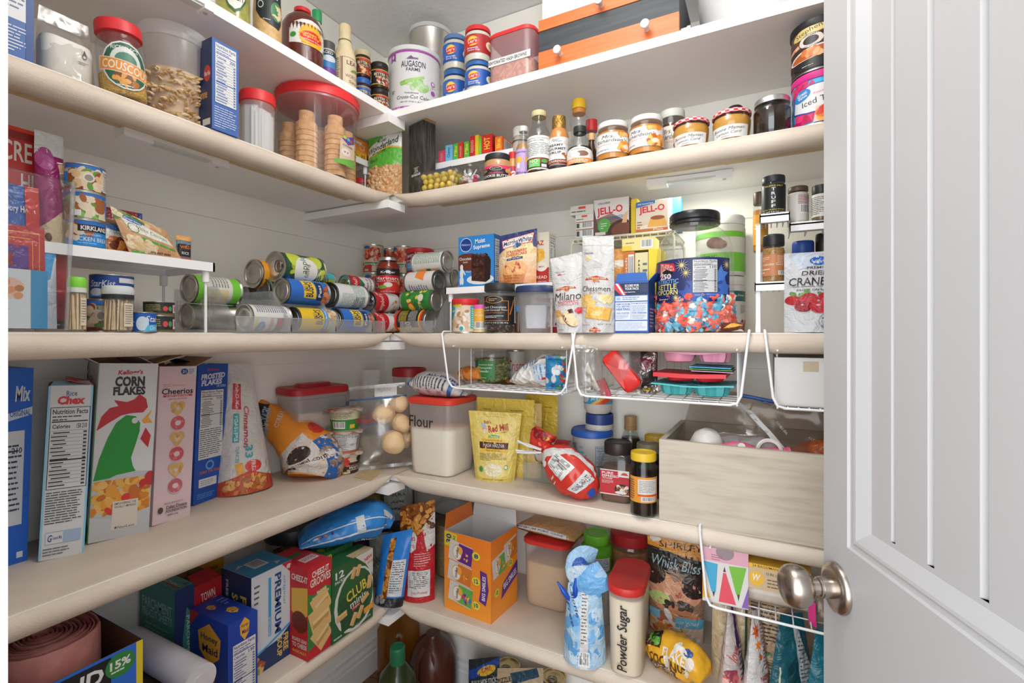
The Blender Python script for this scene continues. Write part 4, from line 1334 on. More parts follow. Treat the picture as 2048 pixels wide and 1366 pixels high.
vessel('syrup_bottle','creamy tan syrup bottle with a gold foil neck and white label','bottle',p,a,[('bottle',pr,'clear_plastic'),('syrup',inner(pr,h*.8,.97),'caramel'),('neck_foil',[(r*.66,h*.76),(r*.68,h*.8),(r*.66,h*.85),(r*.68,h*.92),(r*.64,h),(0,h)],bumpy('gold_foil','#b58f4c',.3,220,.8,.004,metal=.8,col2='#8a6a34',cscale=160))],[dict(r=r+.0005,z0=h*.02,z1=h*.58,arc=190,c='#efeeec',art=[T('Dutch',.4,.92,.22,.06,'#444',0,0,.2),T('Village',.45,.86,.26,.05,'#444',0,0,.2),('e',.75,.84,.12,.07,'#e2d8d0'),T('CREAMY',.36,.74,.52,.08,'#2c2a2a',0,.02),T('GOURMET',.4,.62,.6,.08,'#2c2a2a',0,.02),T('SYRUP',.34,.5,.44,.08,'#2c2a2a',0,.02),('w',.78,.4,.2,.12,22,['#b5703c','#9a5a2c','#c98a50'],.005),('r',0,.12,1,.28,'#6e3222'),T('SNICKERDOODLE',.45,.22,.8,.06,'#f0e0d0',0,.02),('l',.2,.13,.6,.16,1,'#e0c8b8'),('r',0,0,1,.1,'#26201e')])])
p,r,h,a=cyl('R',1158,38,193,.075,2)
pr=[(0,0),(r,.004),(r*1.1,h*.3),(r*.8,h*.55),(r*.86,h*.62),(r*1.0,h*.7),(r*.9,h*.78),(r*.66,h*.84),(r*.66,h*.9)]
vessel('honey_bottle','clear squeeze bottle with a bright yellow cap behind the coconut syrup','bottle',p,a,[('bottle',pr,'clear_plastic'),('collar',[(r*.68,h*.82),(r*.68,h*.875),(0,h*.88)],'#c47a30'),('cap',[(r*.7,h*.88),(r*.74,h*.885),(r*.72,h*.97),(r*.66,h),(0,h)],'#f0bf2a')])
p,r,h,a=cyl('R',1160,52,245,.0,2)
pr=[(0,.002),(r*.9,0),(r,.006),(r,h*.4),(r*.94,h*.5),(r*.66,h*.68),(r*.46,h*.78),(r*.44,h*.86)]
vessel('syrup_bottle','coconut syrup bottle with a black cap and white and orange label','bottle',p,a,[('bottle',pr,'glass'),('syrup',inner(pr,h*.45,.96),'syrup_dark'),('cap',screw_lid(r*.52,h*.84,h*.16),'#26282b')],[dict(r=r+.0006,z0=h*.02,z1=h*.42,r1=r+.0004,arc=170,center=-98,art=[('p',[(0,0),(1,0),(1,.62),(.86,.84),(.6,.98),(.4,.98),(.14,.84),(0,.62)],'#eceae6'),('r',0,0,1,.32,'#d98434'),T('truefood',.5,.85,.4,.07,'#4a4a4a'),('e',.6,.57,.17,.17,'#7a5a46'),('e',.4,.52,.15,.17,'#d8d2c8'),('e',.4,.52,.11,.12,'#f4f2ec'),T('ORGANIC',.45,.27,.5,.07,'#f4e6d0',0,0),T('COCONUT',.48,.16,.56,.1,'#fff',0,.03),T('SYRUP',.48,.04,.5,.08,'#f4e6d0',0,0)])])
p,r,h,a=cyl('R',1183,36,235,.12,2)
pr=bottle(r,h*.9,r*.6,h*.1,.6)
vessel('sauce_bottle','clear bottle with a red cap at the back beside the coconut syrup','bottle',p,a,[('bottle',pr,'clear_plastic'),('sauce',inner(pr,h*.42),'syrup_dark'),('cap',[(r*.64,h*.82),(r*.66,h*.83),(r*.66,h),(0,h)],'#c22a30')])
p,r,h,a=cyl('R',1183,22,264,.055,2)
pr=bottle(r,h*.9,r*.5,h*.15,.55)
vessel('extract_bottle','small dark bottle with a tan stopper between the coconut syrup and butterscotch','bottle',p,a,[('bottle',pr,'#3a2418:r15'),('stopper',[(r*.62,h*.82),(r*.62,h),(0,h)],'#c9a070')])
def richardson(px,w,yt,ins,lab,fill,lidc,turn=0,dark=False):
 p,r,h,a=cyl('R',px,w,yt,ins,2)
 pr=[(0,.002),(r*.86,0),(r*.97,.003),(r,.01),(r,h*.68),(r*.97,h*.75),(r*.86,h*.83),(r*.86,h*.9)]
 lb='#e6dccb' if dark else '#eeecea'
 food=['#5a2c20','#8a4a30','#e8d8c4','#c03a3a']if dark else['#d9822e','#e8a850','#b8602a','#f0c070']
 vessel('topping_jar',lab,'jar',p,a+turn,[('jar',pr,'glass'),('topping',inner(pr,h*.72,.97),fill),('lid',screw_lid(r*.92,h*.85,h*.15),lidc)],[dict(r=r+.0005,z0=h*.16,z1=h*.66,arc=185,c=lb,art=[T('Mrs.',.36,.8,.24,.16,'#3a332e',0,0,.25),T('Richardson’s',.42,.6,.62,.17,'#3a332e',0,0,.25),T('BUTTERSCOTCH' if not dark else 'HOT FUDGE',.38,.4,.5,.06,'#d98a6a',0,0),('w',.74,.28,.18,.24,40,food,.006),('e',.72,.26,.07,.12,'#f2e6d2'),('w',.68,.93,.16,.07,12,food,.006),('r',.9,.05,1,.95,'#f2f2f0'),('l',.91,.1,.99,.9,9,'#444'),('l',.1,.1,.5,.2,1,'#8a8a8a')])])
richardson(1226,66,238,.0,'butterscotch topping jar with a white lid, beside the coconut syrup','caramel','#eceae6',.12)
richardson(1293,70,225,.0,'fuller butterscotch topping jar with a white lid, beside the lemon curd','caramel','#eceae6',-.2)
richardson(1345,54,214,.085,'dark fudge jar with a pale green-white lid standing behind the others','#4a2418:r15','#d8dccf',0,True)
def bonne(px,w,yt,lab):
 p,r,h,a=cyl('R',px,w,yt,.004,2)
 pr=[(0,.002),(r*.82,0),(r*.86,.004),(r*.88,h*.1),(r*.96,h*.55),(r*.97,h*.68),(r*.9,h*.8),(r*.9,h*.86)]
 t=vessel('curd_jar',lab,'jar',p,a,[('jar',pr,'glass'),('curd',inner(pr,h*.8,.97),'lemon_curd')],[dict(r=r*.895,z0=h*.06,z1=h*.46,r1=r*.955,arc=128,center=-98,c='#efedea',art=[T('Bonne Maman',.48,.72,.8,.24,'#33302e',2,-.005,.35),T('Lemon Curd',.48,.4,.66,.22,'#33302e',2,-.005,.35),('l',.3,.1,.7,.2,1,'#888')])])
 m=M()
 rl,n=r*.99,30
 z0,z1=h*.86,h
 ringp=[(rl*.97,z0),(rl,z0+h*.02),(rl,z1-h*.045),(rl*.95,z1-h*.01),(rl*.85,z1),(.001,z1)]
 for j in range(len(ringp)-1):
  for i in range(n):
   a0,a1=2*PI*i/n,2*PI*(i+1)/n
   (r0,q0),(r1,q1)=ringp[j],ringp[j+1]
   col='#cf3a3f' if(i+j)%2==0 else('#f0dcda' if j%2 else '#f4eeec')
   m.add([(r0*math.cos(a0),r0*math.sin(a0),q0),(r0*math.cos(a1),r0*math.sin(a1),q0),(r1*math.cos(a1),r1*math.sin(a1),q1),(r1*math.cos(a0),r1*math.sin(a0),q1)],[(0,1,2,3)],col)
 m.build('lid',t)
bonne(1382,75,233,'lemon curd jar with a red gingham lid, next to the butterscotch')
bonne(1463,81,214,'lemon curd jar with a red gingham lid, next to the jar of dark syrup')
p,r,h,a=cyl('R',1470,44,206,.13,2)
vessel('sauce_bottle','bottle whose round dark brown cap shows above the lemon curd','bottle',p,a,[('bottle',bottle(r,h*.9,r*.6,h*.1,.6),'#4a2c20:r20'),('cap',[(r*.7,h*.84),(r*.74,h*.85),(r*.74,h*.97),(r*.6,h),(0,h)],'#3a2420')])
p,r,h,a=cyl('R',1544,77,187,.004,2)
pr=[(0,.002),(r*.9,0),(r,.008),(r,h*.68),(r*.97,h*.76),(r*.85,h*.83),(r*.85,h*.9)]
vessel('mason_jar','mason jar of dark syrup with a silver ribbed lid','jar',p,a,[('jar',pr,'glass'),('syrup',inner(pr,h*.7,.97),bumpy('maple','#2a1a16',.12,10,.02,spec=.7)),('lid',[(r*.9,h*.84),(r*.94,h*.85),(r*.93,h*.87),(r*.94,h*.89),(r*.93,h*.91),(r*.94,h*.97),(r*.9,h),(0,h)],'steel')])
p,r,h,a=cyl('R',1642,120,138,.006,2)
z=p.z+h
tin('tea_canister','raspberry iced tea canister with a magenta lid and a blue and pink label','canister',p,r,h,a,'#3fa9d8',[('w',.5,.5,.49,.48,60,['#c9245e','#d83a70','#2f8fc8','#5fc0e6','#b01c50'],.013,1),('w',.3,.82,.12,.1,26,['#d03068','#b8225a'],.006),('w',.18,.76,.06,.07,10,['#d03068','#b8225a'],.006),('p',[(.14,.3),(.16,.62),(.36,.8),(.95,.85),(.95,.18),(.34,.22)],'#2a4aa0'),('p',[(.16,.32),(.18,.61),(.37,.78),(.95,.83),(.95,.2),(.35,.24)],'#f2f2f4'),('e',.28,.63,.115,.12,'#2f7fc0',14),T('Great',.285,.67,.13,.075,'#fff',12),T('Value',.29,.6,.12,.06,'#fff',12),T('Raspberry',.52,.62,.2,.06,'#d0509a',8,0,.2),T('Iced Tea',.47,.46,.36,.12,'#2c2c30',6,0),T('Drink Mix',.66,.38,.18,.05,'#d0509a',6,0),('p',[(.42,0),(.45,.33),(.72,.33),(.7,0)],'#e6c8c0'),('w',.57,.16,.1,.15,20,['#e0702c','#f0a848','#c83c28'],.01)],arc=180,lid='#cf2f86',ends='tin')
p2,r2,h2,a2=cyl('R',1640,120,30,.006,z+.004)
tin('cocoa_canister','dark brown hot cocoa canister stacked on the iced tea canister','canister',p2,r2,h2,a2,'#33241f',[('w',.5,.75,.49,.24,14,['#4a322a','#5a3c30','#3f2a24'],.02,1),('e',.4,.84,.25,.115,'#c9b060',8),('e',.4,.84,.235,.1,'#e2cd84',8),T('Stephen’s',.4,.84,.38,.12,'#3a2a20',10,0),('p',[(.02,.44),(.1,.5),(.3,.56),(.6,.63),(.95,.66),(.95,.76),(.6,.7),(.3,.64),(.02,.55)],'#d8a888'),('e',.4,.62,.15,.15,'#1f1714'),('e',.4,.62,.14,.14,'#e8dcd0'),('e',.4,.62,.09,.09,'#241a18'),T('GOURMET',.4,.73,.17,.035,'#3a2a20'),T('HOT COCOA',.4,.51,.17,.03,'#3a2a20'),T('Dark',.13,.52,.15,.06,'#4a2c20',12,0,.2),T('Chocolate',.76,.69,.26,.07,'#4a2c20',8,0,.2),('p',[(.1,.32),(.8,.42),(.78,.1),(.6,.02),(.3,.02),(.16,.1)],'#1a1614'),('e',.45,.36,.36,.12,'#efe9e2',6),('e',.45,.35,.32,.1,'#a8521f',6),('w',.45,.35,.22,.06,14,['#e08a4a','#c86a30','#f0b080'],.008),('l',.3,.08,.6,.11,1,'#ddd'),('e',.06,.22,.03,.09,'#8a5a40')],arc=180,lid='#26262a',ends='dark_tin')
# ================================================================ eye-level shelf, left wall
z3=SZ[3]
A,B=onL(-60,.02),onL(158,.02)
w=B[1]-A[1]
hb=zat(onL(90,.02)[2],352)-z3
yc=(A[1]+B[1])/2
t=root('acrylic_bin','clear acrylic bin holding packets nearest the doorway on the eye-level shelf','bin',(D-.02,yc,z3),PI/2)
m=M()
sqb=(w/2,.125,.012)
rs=[]
for k,z in((.90,.0015),(.905,.004),(1,hb)):
 rs.append([(x*k,.125+y*k,z)for x,y in rrect(*sqb)])
m.rings(rs,'clear_plastic',True,(1,0))
m.build('bin_wall',t)
m=M()
m.tube([(x,.125+y,hb)for x,y in rrect(*sqb)],.0022,'glass',6,True)
for q in((-w/2+.006,.003),(w/2-.006,.003),(w/2-.004,.247)):
 m.tube([(q[0]*.91,.125+(q[1]-.125)*.91,.003),(q[0],q[1],hb)],.0028,'bin_plastic',6)
m.build('rim',t)
m=M()
m.tube([(-.075+x,-.0015,hb*.86+y)for x,y in rrect(.06,.014,.012)],.0022,'glass',6,True)
m.build('handle',t)
packs=[('seasoning_box','tall orange-red packet with white block letters standing at the back of the acrylic bin',-40,88,252,.13,.02,'#cf3a26',[('r',.35,.62,.88,.98,'#8a1f1a'),('r',.4,.66,.84,.94,'#b82a20'),T('CRE',.55,.88,.5,.1,'#f4ece4'),T('OLE',.55,.88,.01,.01,'#b82a20'),T('HI',.72,.73,.2,.09,'#f4ece4')]),('noodle_packet','magenta and white pouch sticking out of the acrylic bin behind the red packet',74,132,264,.10,.03,'#8f1d62',[('r',0,.88,1,1,'#e4e6e4'),('e',.3,.86,.3,.06,'#a84a86'),('r',0,.36,1,.5,'#c8a8b8'),('p',[(0,.5),(1,.62),(1,.36),(0,.3)],'#d9c49c'),('w',.4,.38,.3,.1,18,['#5a3020','#7a4a30','#c8a070'],.006),('r',0,0,1,.26,'#6a2a5c'),('r',0,.0,1,.1,'#e0dcd8')]),('noodle_packet','blue pasta packet with a picture of noodles inside the acrylic bin',-70,80,362,.072,.02,'#2c56a0',[('r',0,.55,1,.62,'#e6b83a'),('r',0,.0,1,.56,'#d8d0c4'),('w',.5,.42,.5,.13,120,['#c9a878','#e6d0a8','#b08c5c','#dcc090'],.006),T('with Savory Herbs',.6,.82,.7,.06,'#e8eaf0'),('r',.8,.6,1,1,'#b82a22')]),('soup_packet','red packet with a purple panel and gold lines in the acrylic bin',-70,92,446,.05,.014,'#b32c2b',[('r',.1,.0,.93,.94,'#d89a3a'),('r',.11,0,.92,.93,'#b32c2b'),('r',.2,0,.84,.88,'#d89a3a'),('r',.21,0,.83,.87,'#b32c2b'),('r',.25,.1,.78,.8,'#563080'),('p',[(.42,.72),(.58,.72),(.54,.66),(.58,.6),(.42,.6)],'#8a2422'),T('Onion',.52,.52,.46,.1,'#f0e8e4',0,.03)]),('recipe_card','white card with a teal edge standing in front of the packets in the acrylic bin',-70,95,536,.034,.002,'#dfe5ea',[('r',.78,0,1,1,'#2a86b4'),('e',.45,.7,.25,.16,'#e6b8a4'),('w',.45,.62,.2,.2,16,['#d08a5c','#a86a3c','#e8c8a8'],.007),('r',.1,.82,.5,.92,'#7fc4d4'),('l',.3,.3,.8,.36,1,'#b8c0c8')]),('drink_packet','light blue and white packet leaning beside the red one in the acrylic bin',84,114,492,.055,.006,'#d5dde6',[('p',[(0,1),(1,.9),(.55,.6),(0,.55)],'#4aa0d8'),('p',[(0,.55),(.55,.6),(.9,.88),(1,.85),(.55,.5),(0,.4)],'#eef2f6')]),('seasoning_packet','plain dark red packet at the right end inside the acrylic bin',96,138,488,.075,.01,'#a8262f',[('r',0,0,1,.1,'#3a3030'),('l',.2,.03,.9,.08,1,'#c8c0c0')]),]
for nm,lab,a0,a1,yt,ins,tk,c,art in packs:
 p,w2,h2,a=boxat('L',a0,a1,yt,ins,z3+.005)
 if nm in('recipe_card','seasoning_box'):
  carton(nm,lab,'packet',p,a,w2,tk,h2,c,art)
 else:
  pouch(nm,lab,'packet',p,a,w2,h2,tk,c,art,kind='pillow',seal=.06,seed=len(lab),amp=.0015,rot=(rad(-2),0,a))
def toothpicks(px,wpx,yt,ins,lab,lidc,band):
 p,r,h,a=cyl('L',px,wpx,yt,ins,3)
 hl=h*.72
 def ex(t):
  rg=random.Random(int(px))
  m=M()
  for i in range(70):
   an,k=rg.uniform(0,2*PI),rg.choice((.86,.86,.6,.3))
   x,y=r*k*math.cos(an),r*k*math.sin(an)
   m.tube([(x,y,.004),(x*rg.uniform(.8,1.02)+rg.uniform(-.002,.002),y*rg.uniform(.8,1.0),hl*rg.uniform(.88,.98))],.0011,'toothpick',4)
  m.build('toothpicks',t)['kind']='stuff'
 parts=[('jar',[(0,0),(r*.97,.001),(r,.004),(r,hl)],'clear_plastic')]
 if band:
  parts.append(('collar',[(r*1.0,hl),(r*1.01,hl+.001),(r*1.01,h*.82),(0,h*.82)],band))
 parts.append(('lid',[(r*1.02,h*.81),(r*1.04,h*.82),(r*1.04,h*.9),(r*.98,h*.97),(r*.8,h),(0,h)],lidc))
 return vessel('toothpick_jar',lab,'jar',p,a,parts,[dict(r=r+.0006,z0=h*.12,z1=h*.62,arc=42,center=-48,c='#e6dcc8',art=[('l',.1,.1,.9,.95,9,'#8a7a60')])],extra=ex)
toothpicks(154,40,553,.028,'jar of toothpicks with a lime green lid beside the acrylic bin','#7fcf3f','#e8eee6')
toothpicks(236,66,570,.012,'jar of toothpicks with a white lid and black collar under the white riser','#dfe6ea','#2a2c2e')
A,B=onL(60,.055),onL(430,.055)
hz=zat(onL(290,.055)[2],508)-z3
t,zr=riser('shelf_riser','white slatted riser carrying chicken cans and pouches on the left wall','L3',A[:2],B[:2],.18,hz,n=11)
CHK=[('r',0,.84,1,1,'#2a6ab8'),('r',0,0,1,.12,'#7a3a24'),('w',.42,.45,.4,.36,40,['#e6cfae','#d8b48a','#5f8a3c','#8a4a2c','#f0dcc0'],.009),('e',.48,.5,.1,.18,'#e6e2da'),('e',.48,.5,.07,.13,'#8a8478'),('r',.74,.05,1,.95,'#efefec'),T('Nutrition',.86,.84,.2,.1,'#222',0,.02),T('Facts',.83,.73,.14,.1,'#222',0,.02),('l',.76,.1,.98,.66,8,'#444'),('r',0,.2,.12,.7,'#2f7fc8')]
KRK=[('r',0,.0,1,.7,'#1f86cf'),('r',0,.84,1,1,'#2a6ab8'),('w',.25,.6,.24,.24,20,['#e6cfae','#5f8a3c','#8a4a2c'],.009),('r',.3,.58,.9,.85,'#1c1a1c'),T('KIRKLAND',.6,.72,.5,.18,'#f2f2f2',0,.03),T('Premium',.5,.48,.4,.12,'#dceaf6',0,0),T('CHICKEN BREAST',.55,.27,.8,.17,'#f0f6fa',0,.005),('l',.3,.08,.8,.14,1,'#cde')]
GRN=[('r',0,.84,1,1,'#2a6ab8'),('w',.45,.4,.45,.4,60,['#5f8f3a','#7fae52','#e8d8bc','#f0e4cc','#9a5a34','#3f6a2c'],.01),('r',.82,.1,1,.8,'#2f7fc8'),('r',.2,.06,.36,.3,'#eee')]
for col,(px,ins)in enumerate(((170,.064),(118,.10))):
 zb=zr+.0006
 for lv,(yt,art,nm)in enumerate(((447,KRK,'bottom'),(391,GRN,'middle'),(324,CHK,'top'))):
  p,r,h,a=cyl('L',px,86 if col==0 else 80,yt,ins,zb)
  h=.0465
  tin('chicken_can',f'chicken can at the {nm} of the {"stack beside the pouches" if col == 0 else "stack seen through the acrylic bin"}','can',p,r,h,a,'#c9b79a',art,arc=170,turn=14)
  zb+=h+.0006
GVP=[('p',[(0,.0),(1,0),(1,1),(0,1)],'#b98f66'),('w',.3,.85,.26,.1,16,['#6a8a3a','#4f7a2e','#d8c8a0'],.009),('w',.62,.88,.2,.1,14,['#e0c49a','#c9a070'],.007),('p',[(.1,.75),(.3,.8),(.9,.6),(.95,.36),(.5,.42),(.14,.5)],'#ece8de'),('e',.28,.78,.16,.07,'#2f66a8',-12),T('Great Value',.28,.78,.26,.06,'#eef',-12),T('White Chicken',.55,.57,.62,.11,'#3f7a3c',-10,.0,.1),('e',.22,.58,.09,.12,'#4f8a44'),('e',.22,.58,.075,.1,'#ece8de'),('p',[(.2,.42),(.95,.26),(.95,.2),(.22,.34)],'#4f9a3e'),('w',.3,.2,.22,.14,22,['#e6d0ac','#d6b98c','#c9a878'],.009),('r',.05,.0,.3,.05,'#4f9a3e'),T('97% FAT FREE',.6,.06,.4,.04,'#3a3020')]
p,w,h,a=boxat('L',204,284,420,.15,zr+.001)
pouch('tuna_pouch','dark red tuna pouch standing at the back of the riser','pouch',p,a,w,h,.015,'#8f1f28',[('r',.88,0,1,1,'#2c4a8a'),T('FOR TWO',.5,.86,.6,.1,'#e8e0dc'),T('4 OZ TUNA',.4,.68,.5,.1,'#e8e0dc')],kind='pillow',seal=.06,seed=3,amp=.001)
p,w,h,a=boxat('L',203,275,438,.09,zr+.001)
pouch('chicken_pouch','tan chicken pouch half hidden behind the front one on the riser','pouch',p,a,w,h*1.04,.014,'#a07a58',[('p',[(.1,.65),(.9,.75),(.9,.4),(.1,.35)],'#ece8de'),('e',.35,.7,.25,.1,'#2f66a8',-10),T('White',.5,.52,.4,.1,'#3f7a3c',-10,0,.1),('w',.55,.18,.4,.15,22,['#b5602a','#d98a44','#6a3018'],.01)],kind='pillow',seal=.05,seed=5,amp=.001,rot=(rad(-12),0,a))
p,w,h,a=boxat('L',258,362,438,.062,zr+.001)
pouch('chicken_pouch','tan chicken pouch leaning at the front of the riser','pouch',p,a,w,h*1.02,.016,'#b08660',GVP,kind='pillow',seal=.04,seed=6,amp=.0012,rot=(rad(-16),0,a),skew=-.03,shear=-.02)
p,w,h,a=boxat('L',352,382,472,.1,zr+.001)
pouch('rice_pouch','grey and black pouch with an orange top at the end of the riser','pouch',p,a,w,h,.014,'#6f8094',[('r',0,.8,1,1,'#d8a05a'),('r',.05,.2,.9,.66,'#2a2624'),T('WILD',.5,.55,.7,.12,'#d8743a'),T('RICE',.5,.32,.5,.1,'#ddd'),('r',0,0,1,.15,'#d06a2c')],kind='pillow',seal=.05,seed=7,amp=.001)
STK=[('r',0,0,1,1,'#24468c'),T('StarKist',.35,.64,.4,.3,'#eef2fa',0,.01,.2),('p',[(.1,.05),(.6,.05),(.6,.38),(.1,.3)],'#3f9ac8'),('e',.26,.26,.12,.17,'#e8eef4'),T('Chunk',.45,.22,.2,.2,'#f0f6fa',0,0,.2),('r',.6,.7,.98,.92,'#e8e8e8'),('l',.62,.1,.98,.6,4,'#c0c8d8')]
OLV=[('r',0,.0,1,.12,'#6a5a2c'),('l',.06,.2,.44,.85,5,'#b0a060'),('e',.52,.5,.06,.2,'#c84a4a'),('e',.64,.5,.05,.2,'#4f8a5c'),('r',.72,.16,.96,.84,'#e89ab4'),('b',.75,.22,.93,.78)]
p,r,h,a=cyl('L',204,74,598,.075,3)
tin('chicken_can','chicken can standing under the riser behind the toothpick jar','can',p,r,h,a,'#c9b79a',CHK,arc=170)
p2,r2,h2,a2=cyl('L',224,92,556,.07,p.z+h+.0006)
h2=.044
tin('tuna_can','blue tuna can stacked on the chicken can under the riser','can',p2,r2,h2,a2,'#24468c',STK,arc=180)
zz=p2.z+h2
p,r,h,a=cyl('L',288,52,624,.008,3)
tin('tuna_can','low blue tuna can with a cartoon-free wave label at the shelf front beside the toothpicks','can',p,r,h,a,'#1f56b0',[('r',0,.82,.2,1,'#c83a3a'),T('Star',.74,.68,.4,.34,'#eef2fa',0,.01,.2),('e',.46,.42,.17,.4,'#cfe4f2'),('p',[(.5,0),(1,0),(1,.4),(.6,.34)],'#4fb0d8'),T('Chunk',.8,.2,.3,.22,'#f0f6fa',0,0,.2),('l',.05,.1,.25,.6,3,'#cdd8ea')],arc=180)
bpy.context.view_layer.update()
[o for o in COL.objects if o.get('label','').startswith('low blue tuna')][0]['label']='low blue tuna can at the shelf front, right beside the white-lidded toothpick jar'
p,r,h,a=cyl('L',318,66,631,.05,3)
tin('olive_can','black olive can, lower of two stacked under the riser','can',p,r,h,a,'#232a24',OLV,arc=170,turn=20)
p2,r2,h2,a2=cyl('L',318,66,603,.05,p.z+h+.0006)
tin('olive_can','black olive can, upper of two stacked under the riser','can',p2,r2,h2,a2,'#232a24',OLV,arc=170,turn=20)
def scoop_bin(label,side,s0,s1,front,depth,hf,hb,holes):
 """s0..s1 along the shelf; front = distance of the front from the wall; holes: which sides show the perforated panel"""
 t=root('scoop_bin',label,'bin',(front,s0,z3)if side=='L' else(s0,-front,z3),RZ[side],'clear scoop bins of cans')
 L=s1-s0
 m=M()
 K='bin_plastic'
 m.box(0,L,0,depth,.0005,.002,K)
 m.build('bin_base',t)
 m=M()
 m.box(.001,L-.001,.0,.0015,.002,hf,K)
 m.box(-.001,L+.001,-.004,.001,hf-.002,hf,K)
 m.build('front_wall',t)
 M().box(0,L,depth-.0015,depth,.002,hb,K).build('rear_wall',t)
 for x,sd in((0,'l'),(L,'r')):
  x0,x1=(x,x+.0014)if sd=='l' else(x-.0014,x)
  m=M()
  prof=[]
  for i in range(9):
   a=i/8
   prof.append((.004+depth*.30*a,hf+(hb-hf)*(a*a*(3-2*a))))
  yy=depth*.30+.004
  n=len(prof)
  for xx in(x0,x1):
   for i in range(n-1):
    (ya,za),(yb,zb)=prof[i],prof[i+1]
    q=[(xx,ya,.002),(xx,yb,.002),(xx,yb,zb),(xx,ya,za)]
    m.add(q,[(0,1,2,3)],K)
  if sd in holes:
   nc,nr=11,4
   za,zb=hb*.22,hb*.74
   ya,yb=yy+.008,depth-.012
   m.box(x0,x1,yy,depth,.002,za,K)
   m.box(x0,x1,yy,depth,zb,hb,K)
   m.box(x0,x1,yy,ya,za,zb,K)
   m.box(x0,x1,yb,depth,za,zb,K)
   K='milky_plastic'
   for i in range(nc+1):
    y=ya+(yb-ya)*i/nc
    m.box(x0,x1,y-.0038,y+.0038,za,zb,K)
   for i in range(1,nr):
    z=za+(zb-za)*i/nr
    m.box(x0-.0002,x1+.0002,ya,yb,z-.0012,z+.0012,K)
  else:
   m.box(x0,x1,yy,depth,.002,hb,K)
  K='bin_plastic'
  m.build('side_panel',t)
 return t
ys=[onL(px,.008)[1]for px in(471,583,672,745,796)]
for i,(n0,lab)in enumerate((('l','clear scoop bin holding the cranberry can, with a perforated end'),('','clear scoop bin in front of the hominy can'),('','clear scoop bin in front of the lower blue bean can'),('','clear scoop bin in front of the red and white soup cans'))):
 scoop_bin(lab,'L',ys[i]+.001,min(ys[i+1],-.345)-.001,D-.008,.225,.034,.098,n0)
xs=[onR(800,.006)[0],onR(868,.006)[0]]
scoop_bin('clear scoop bin on the back wall holding the black and yellow can','R',max(xs[0],.335),xs[1],D-.014,.22,.034,.1,'r')
def vf(els):
 """the same print with its rows in reverse order along the can"""
 o=[]
 for e in els:
  e=list(e)
  if e[0]in 'rlb':
   e[2],e[4]=1-e[4],1-e[2]
  elif e[0]=='p':
   e[1]=[(x,1-y)for x,y in e[1]]
  else:
   i=3 if e[0]=='t' else 2
   e[i]=1-e[i]
  o.append(tuple(e))
 return o
def lcan(side,pa,pb,pyc,rpx,ins,c,art,label,ends='tin',tab=False,roll=0,zc=None,band=(.03,.97),name='food_can'):
 """can lying along the wall; pa = column of the centre of its visible end, pb = column of the other end"""
 near,far=ON[side](pa,ins),ON[side](pb,ins)
 r=rpx*near[2]/FPX
 L=math.hypot(near[0]-far[0],near[1]-far[1])
 z=zc if zc is not None else zat(near[2],pyc)
 if side=='L':
  R=Matrix.Rotation(PI/2,3,'Z')@Matrix.Rotation(-PI/2,3,'Y')
  loc=(far[0],far[1],z)
 else:
  R=Matrix.Rotation(-PI/2,3,'Y')
  loc=(near[0],near[1],z)
 R=R@Matrix.Rotation(rad(roll),3,'Z')
 if side=='L':
  art=vf(art)
 if tab and side=='L':
  tab='top'
 return tin(name,label,'can',loc,r,L,0,c,art,arc=200,rot=R.to_euler(),ends=ends,tab=tab,band=band)
BUSH=lambda base:[('r',0,0,1,1,base),('p',[(.36,.34),(.8,.3),(.84,.62),(.34,.66)],'#f0c82a'),T('BUSH’S',.58,.48,.4,.2,'#1d2a50',0,.03),T('BEST',.6,.36,.16,.06,'#1d2a50')]
lcan('L',487,568,0,28,.062,'#e8e6e4',[('l',.62,.08,.98,.92,14,'#5a5a7a'),('r',.05,.62,.5,.98,'#9c2430'),('w',.26,.8,.2,.16,16,['#c03a3a','#8a1f2a','#5f7a3a'],.007),('e',.26,.22,.16,.12,'#2a6aa8',0),T('Spray',.26,.22,.2,.07,'#eef',0,0,.2),('r',.05,.06,.5,.1,'#e8c82a'),T('CRANBERRY',.3,.48,.44,.09,'#b02a34')],'white and red cranberry can lying in the first scoop bin',zc=z3+.0025+28*onL(487,.062)[2]/FPX)
lcan('L',583,662,0,25,.052,'#3a84c0',BUSH('#e6c02a')+[('r',.0,.7,1,1,'#3a84c0'),('w',.5,.84,.45,.14,60,['#e0c49a','#c9a070','#a87a48','#efdcb8'],.007),('r',0,.62,1,.74,'#3f8ac4'),T('Blackeye',.55,.68,.6,.06,'#f4f4f4')],'yellow and blue bean can lying in the second scoop bin','dark_tin',zc=z3+.0025+25*onL(583,.052)[2]/FPX)
PEA=BUSH('#2a66b8')+[('p',[(.3,.68),(.8,.66),(.76,.84),(.3,.82)],'#1d2a50'),T('Peas',.54,.75,.3,.08,'#f0f0ee'),('w',.42,.93,.34,.07,26,['#a8562c','#c87a44','#7a3a1c'],.007),('l',.82,.06,.98,.94,12,'#a8c0e0')]
lcan('L',667,733,0,24,.05,'#2a66b8',PEA,'blue bean can lying in the third scoop bin','dark_tin',zc=z3+.0025+24*onL(667,.05)[2]/FPX)
SOUP=[('r',0,0,1,.52,'#b8202c'),('r',0,.52,1,1,'#e9e4df'),T('Campbell’s',.45,.26,.62,.2,'#f4efe8',0,0,.3),('w',.36,.8,.2,.14,14,['#d9b07a','#e8d0a8','#b5824a'],.007),('l',.72,.58,.96,.96,8,'#8a8a8a'),('r',.7,.08,.98,.14,'#e8c8c8')]
lcan('L',737,788,0,20,.045,'#e9e4df',SOUP,'red and white soup can lying at the bottom of the fourth scoop bin','dark_tin',tab=True,zc=z3+.0025+20*onL(737,.045)[2]/FPX)
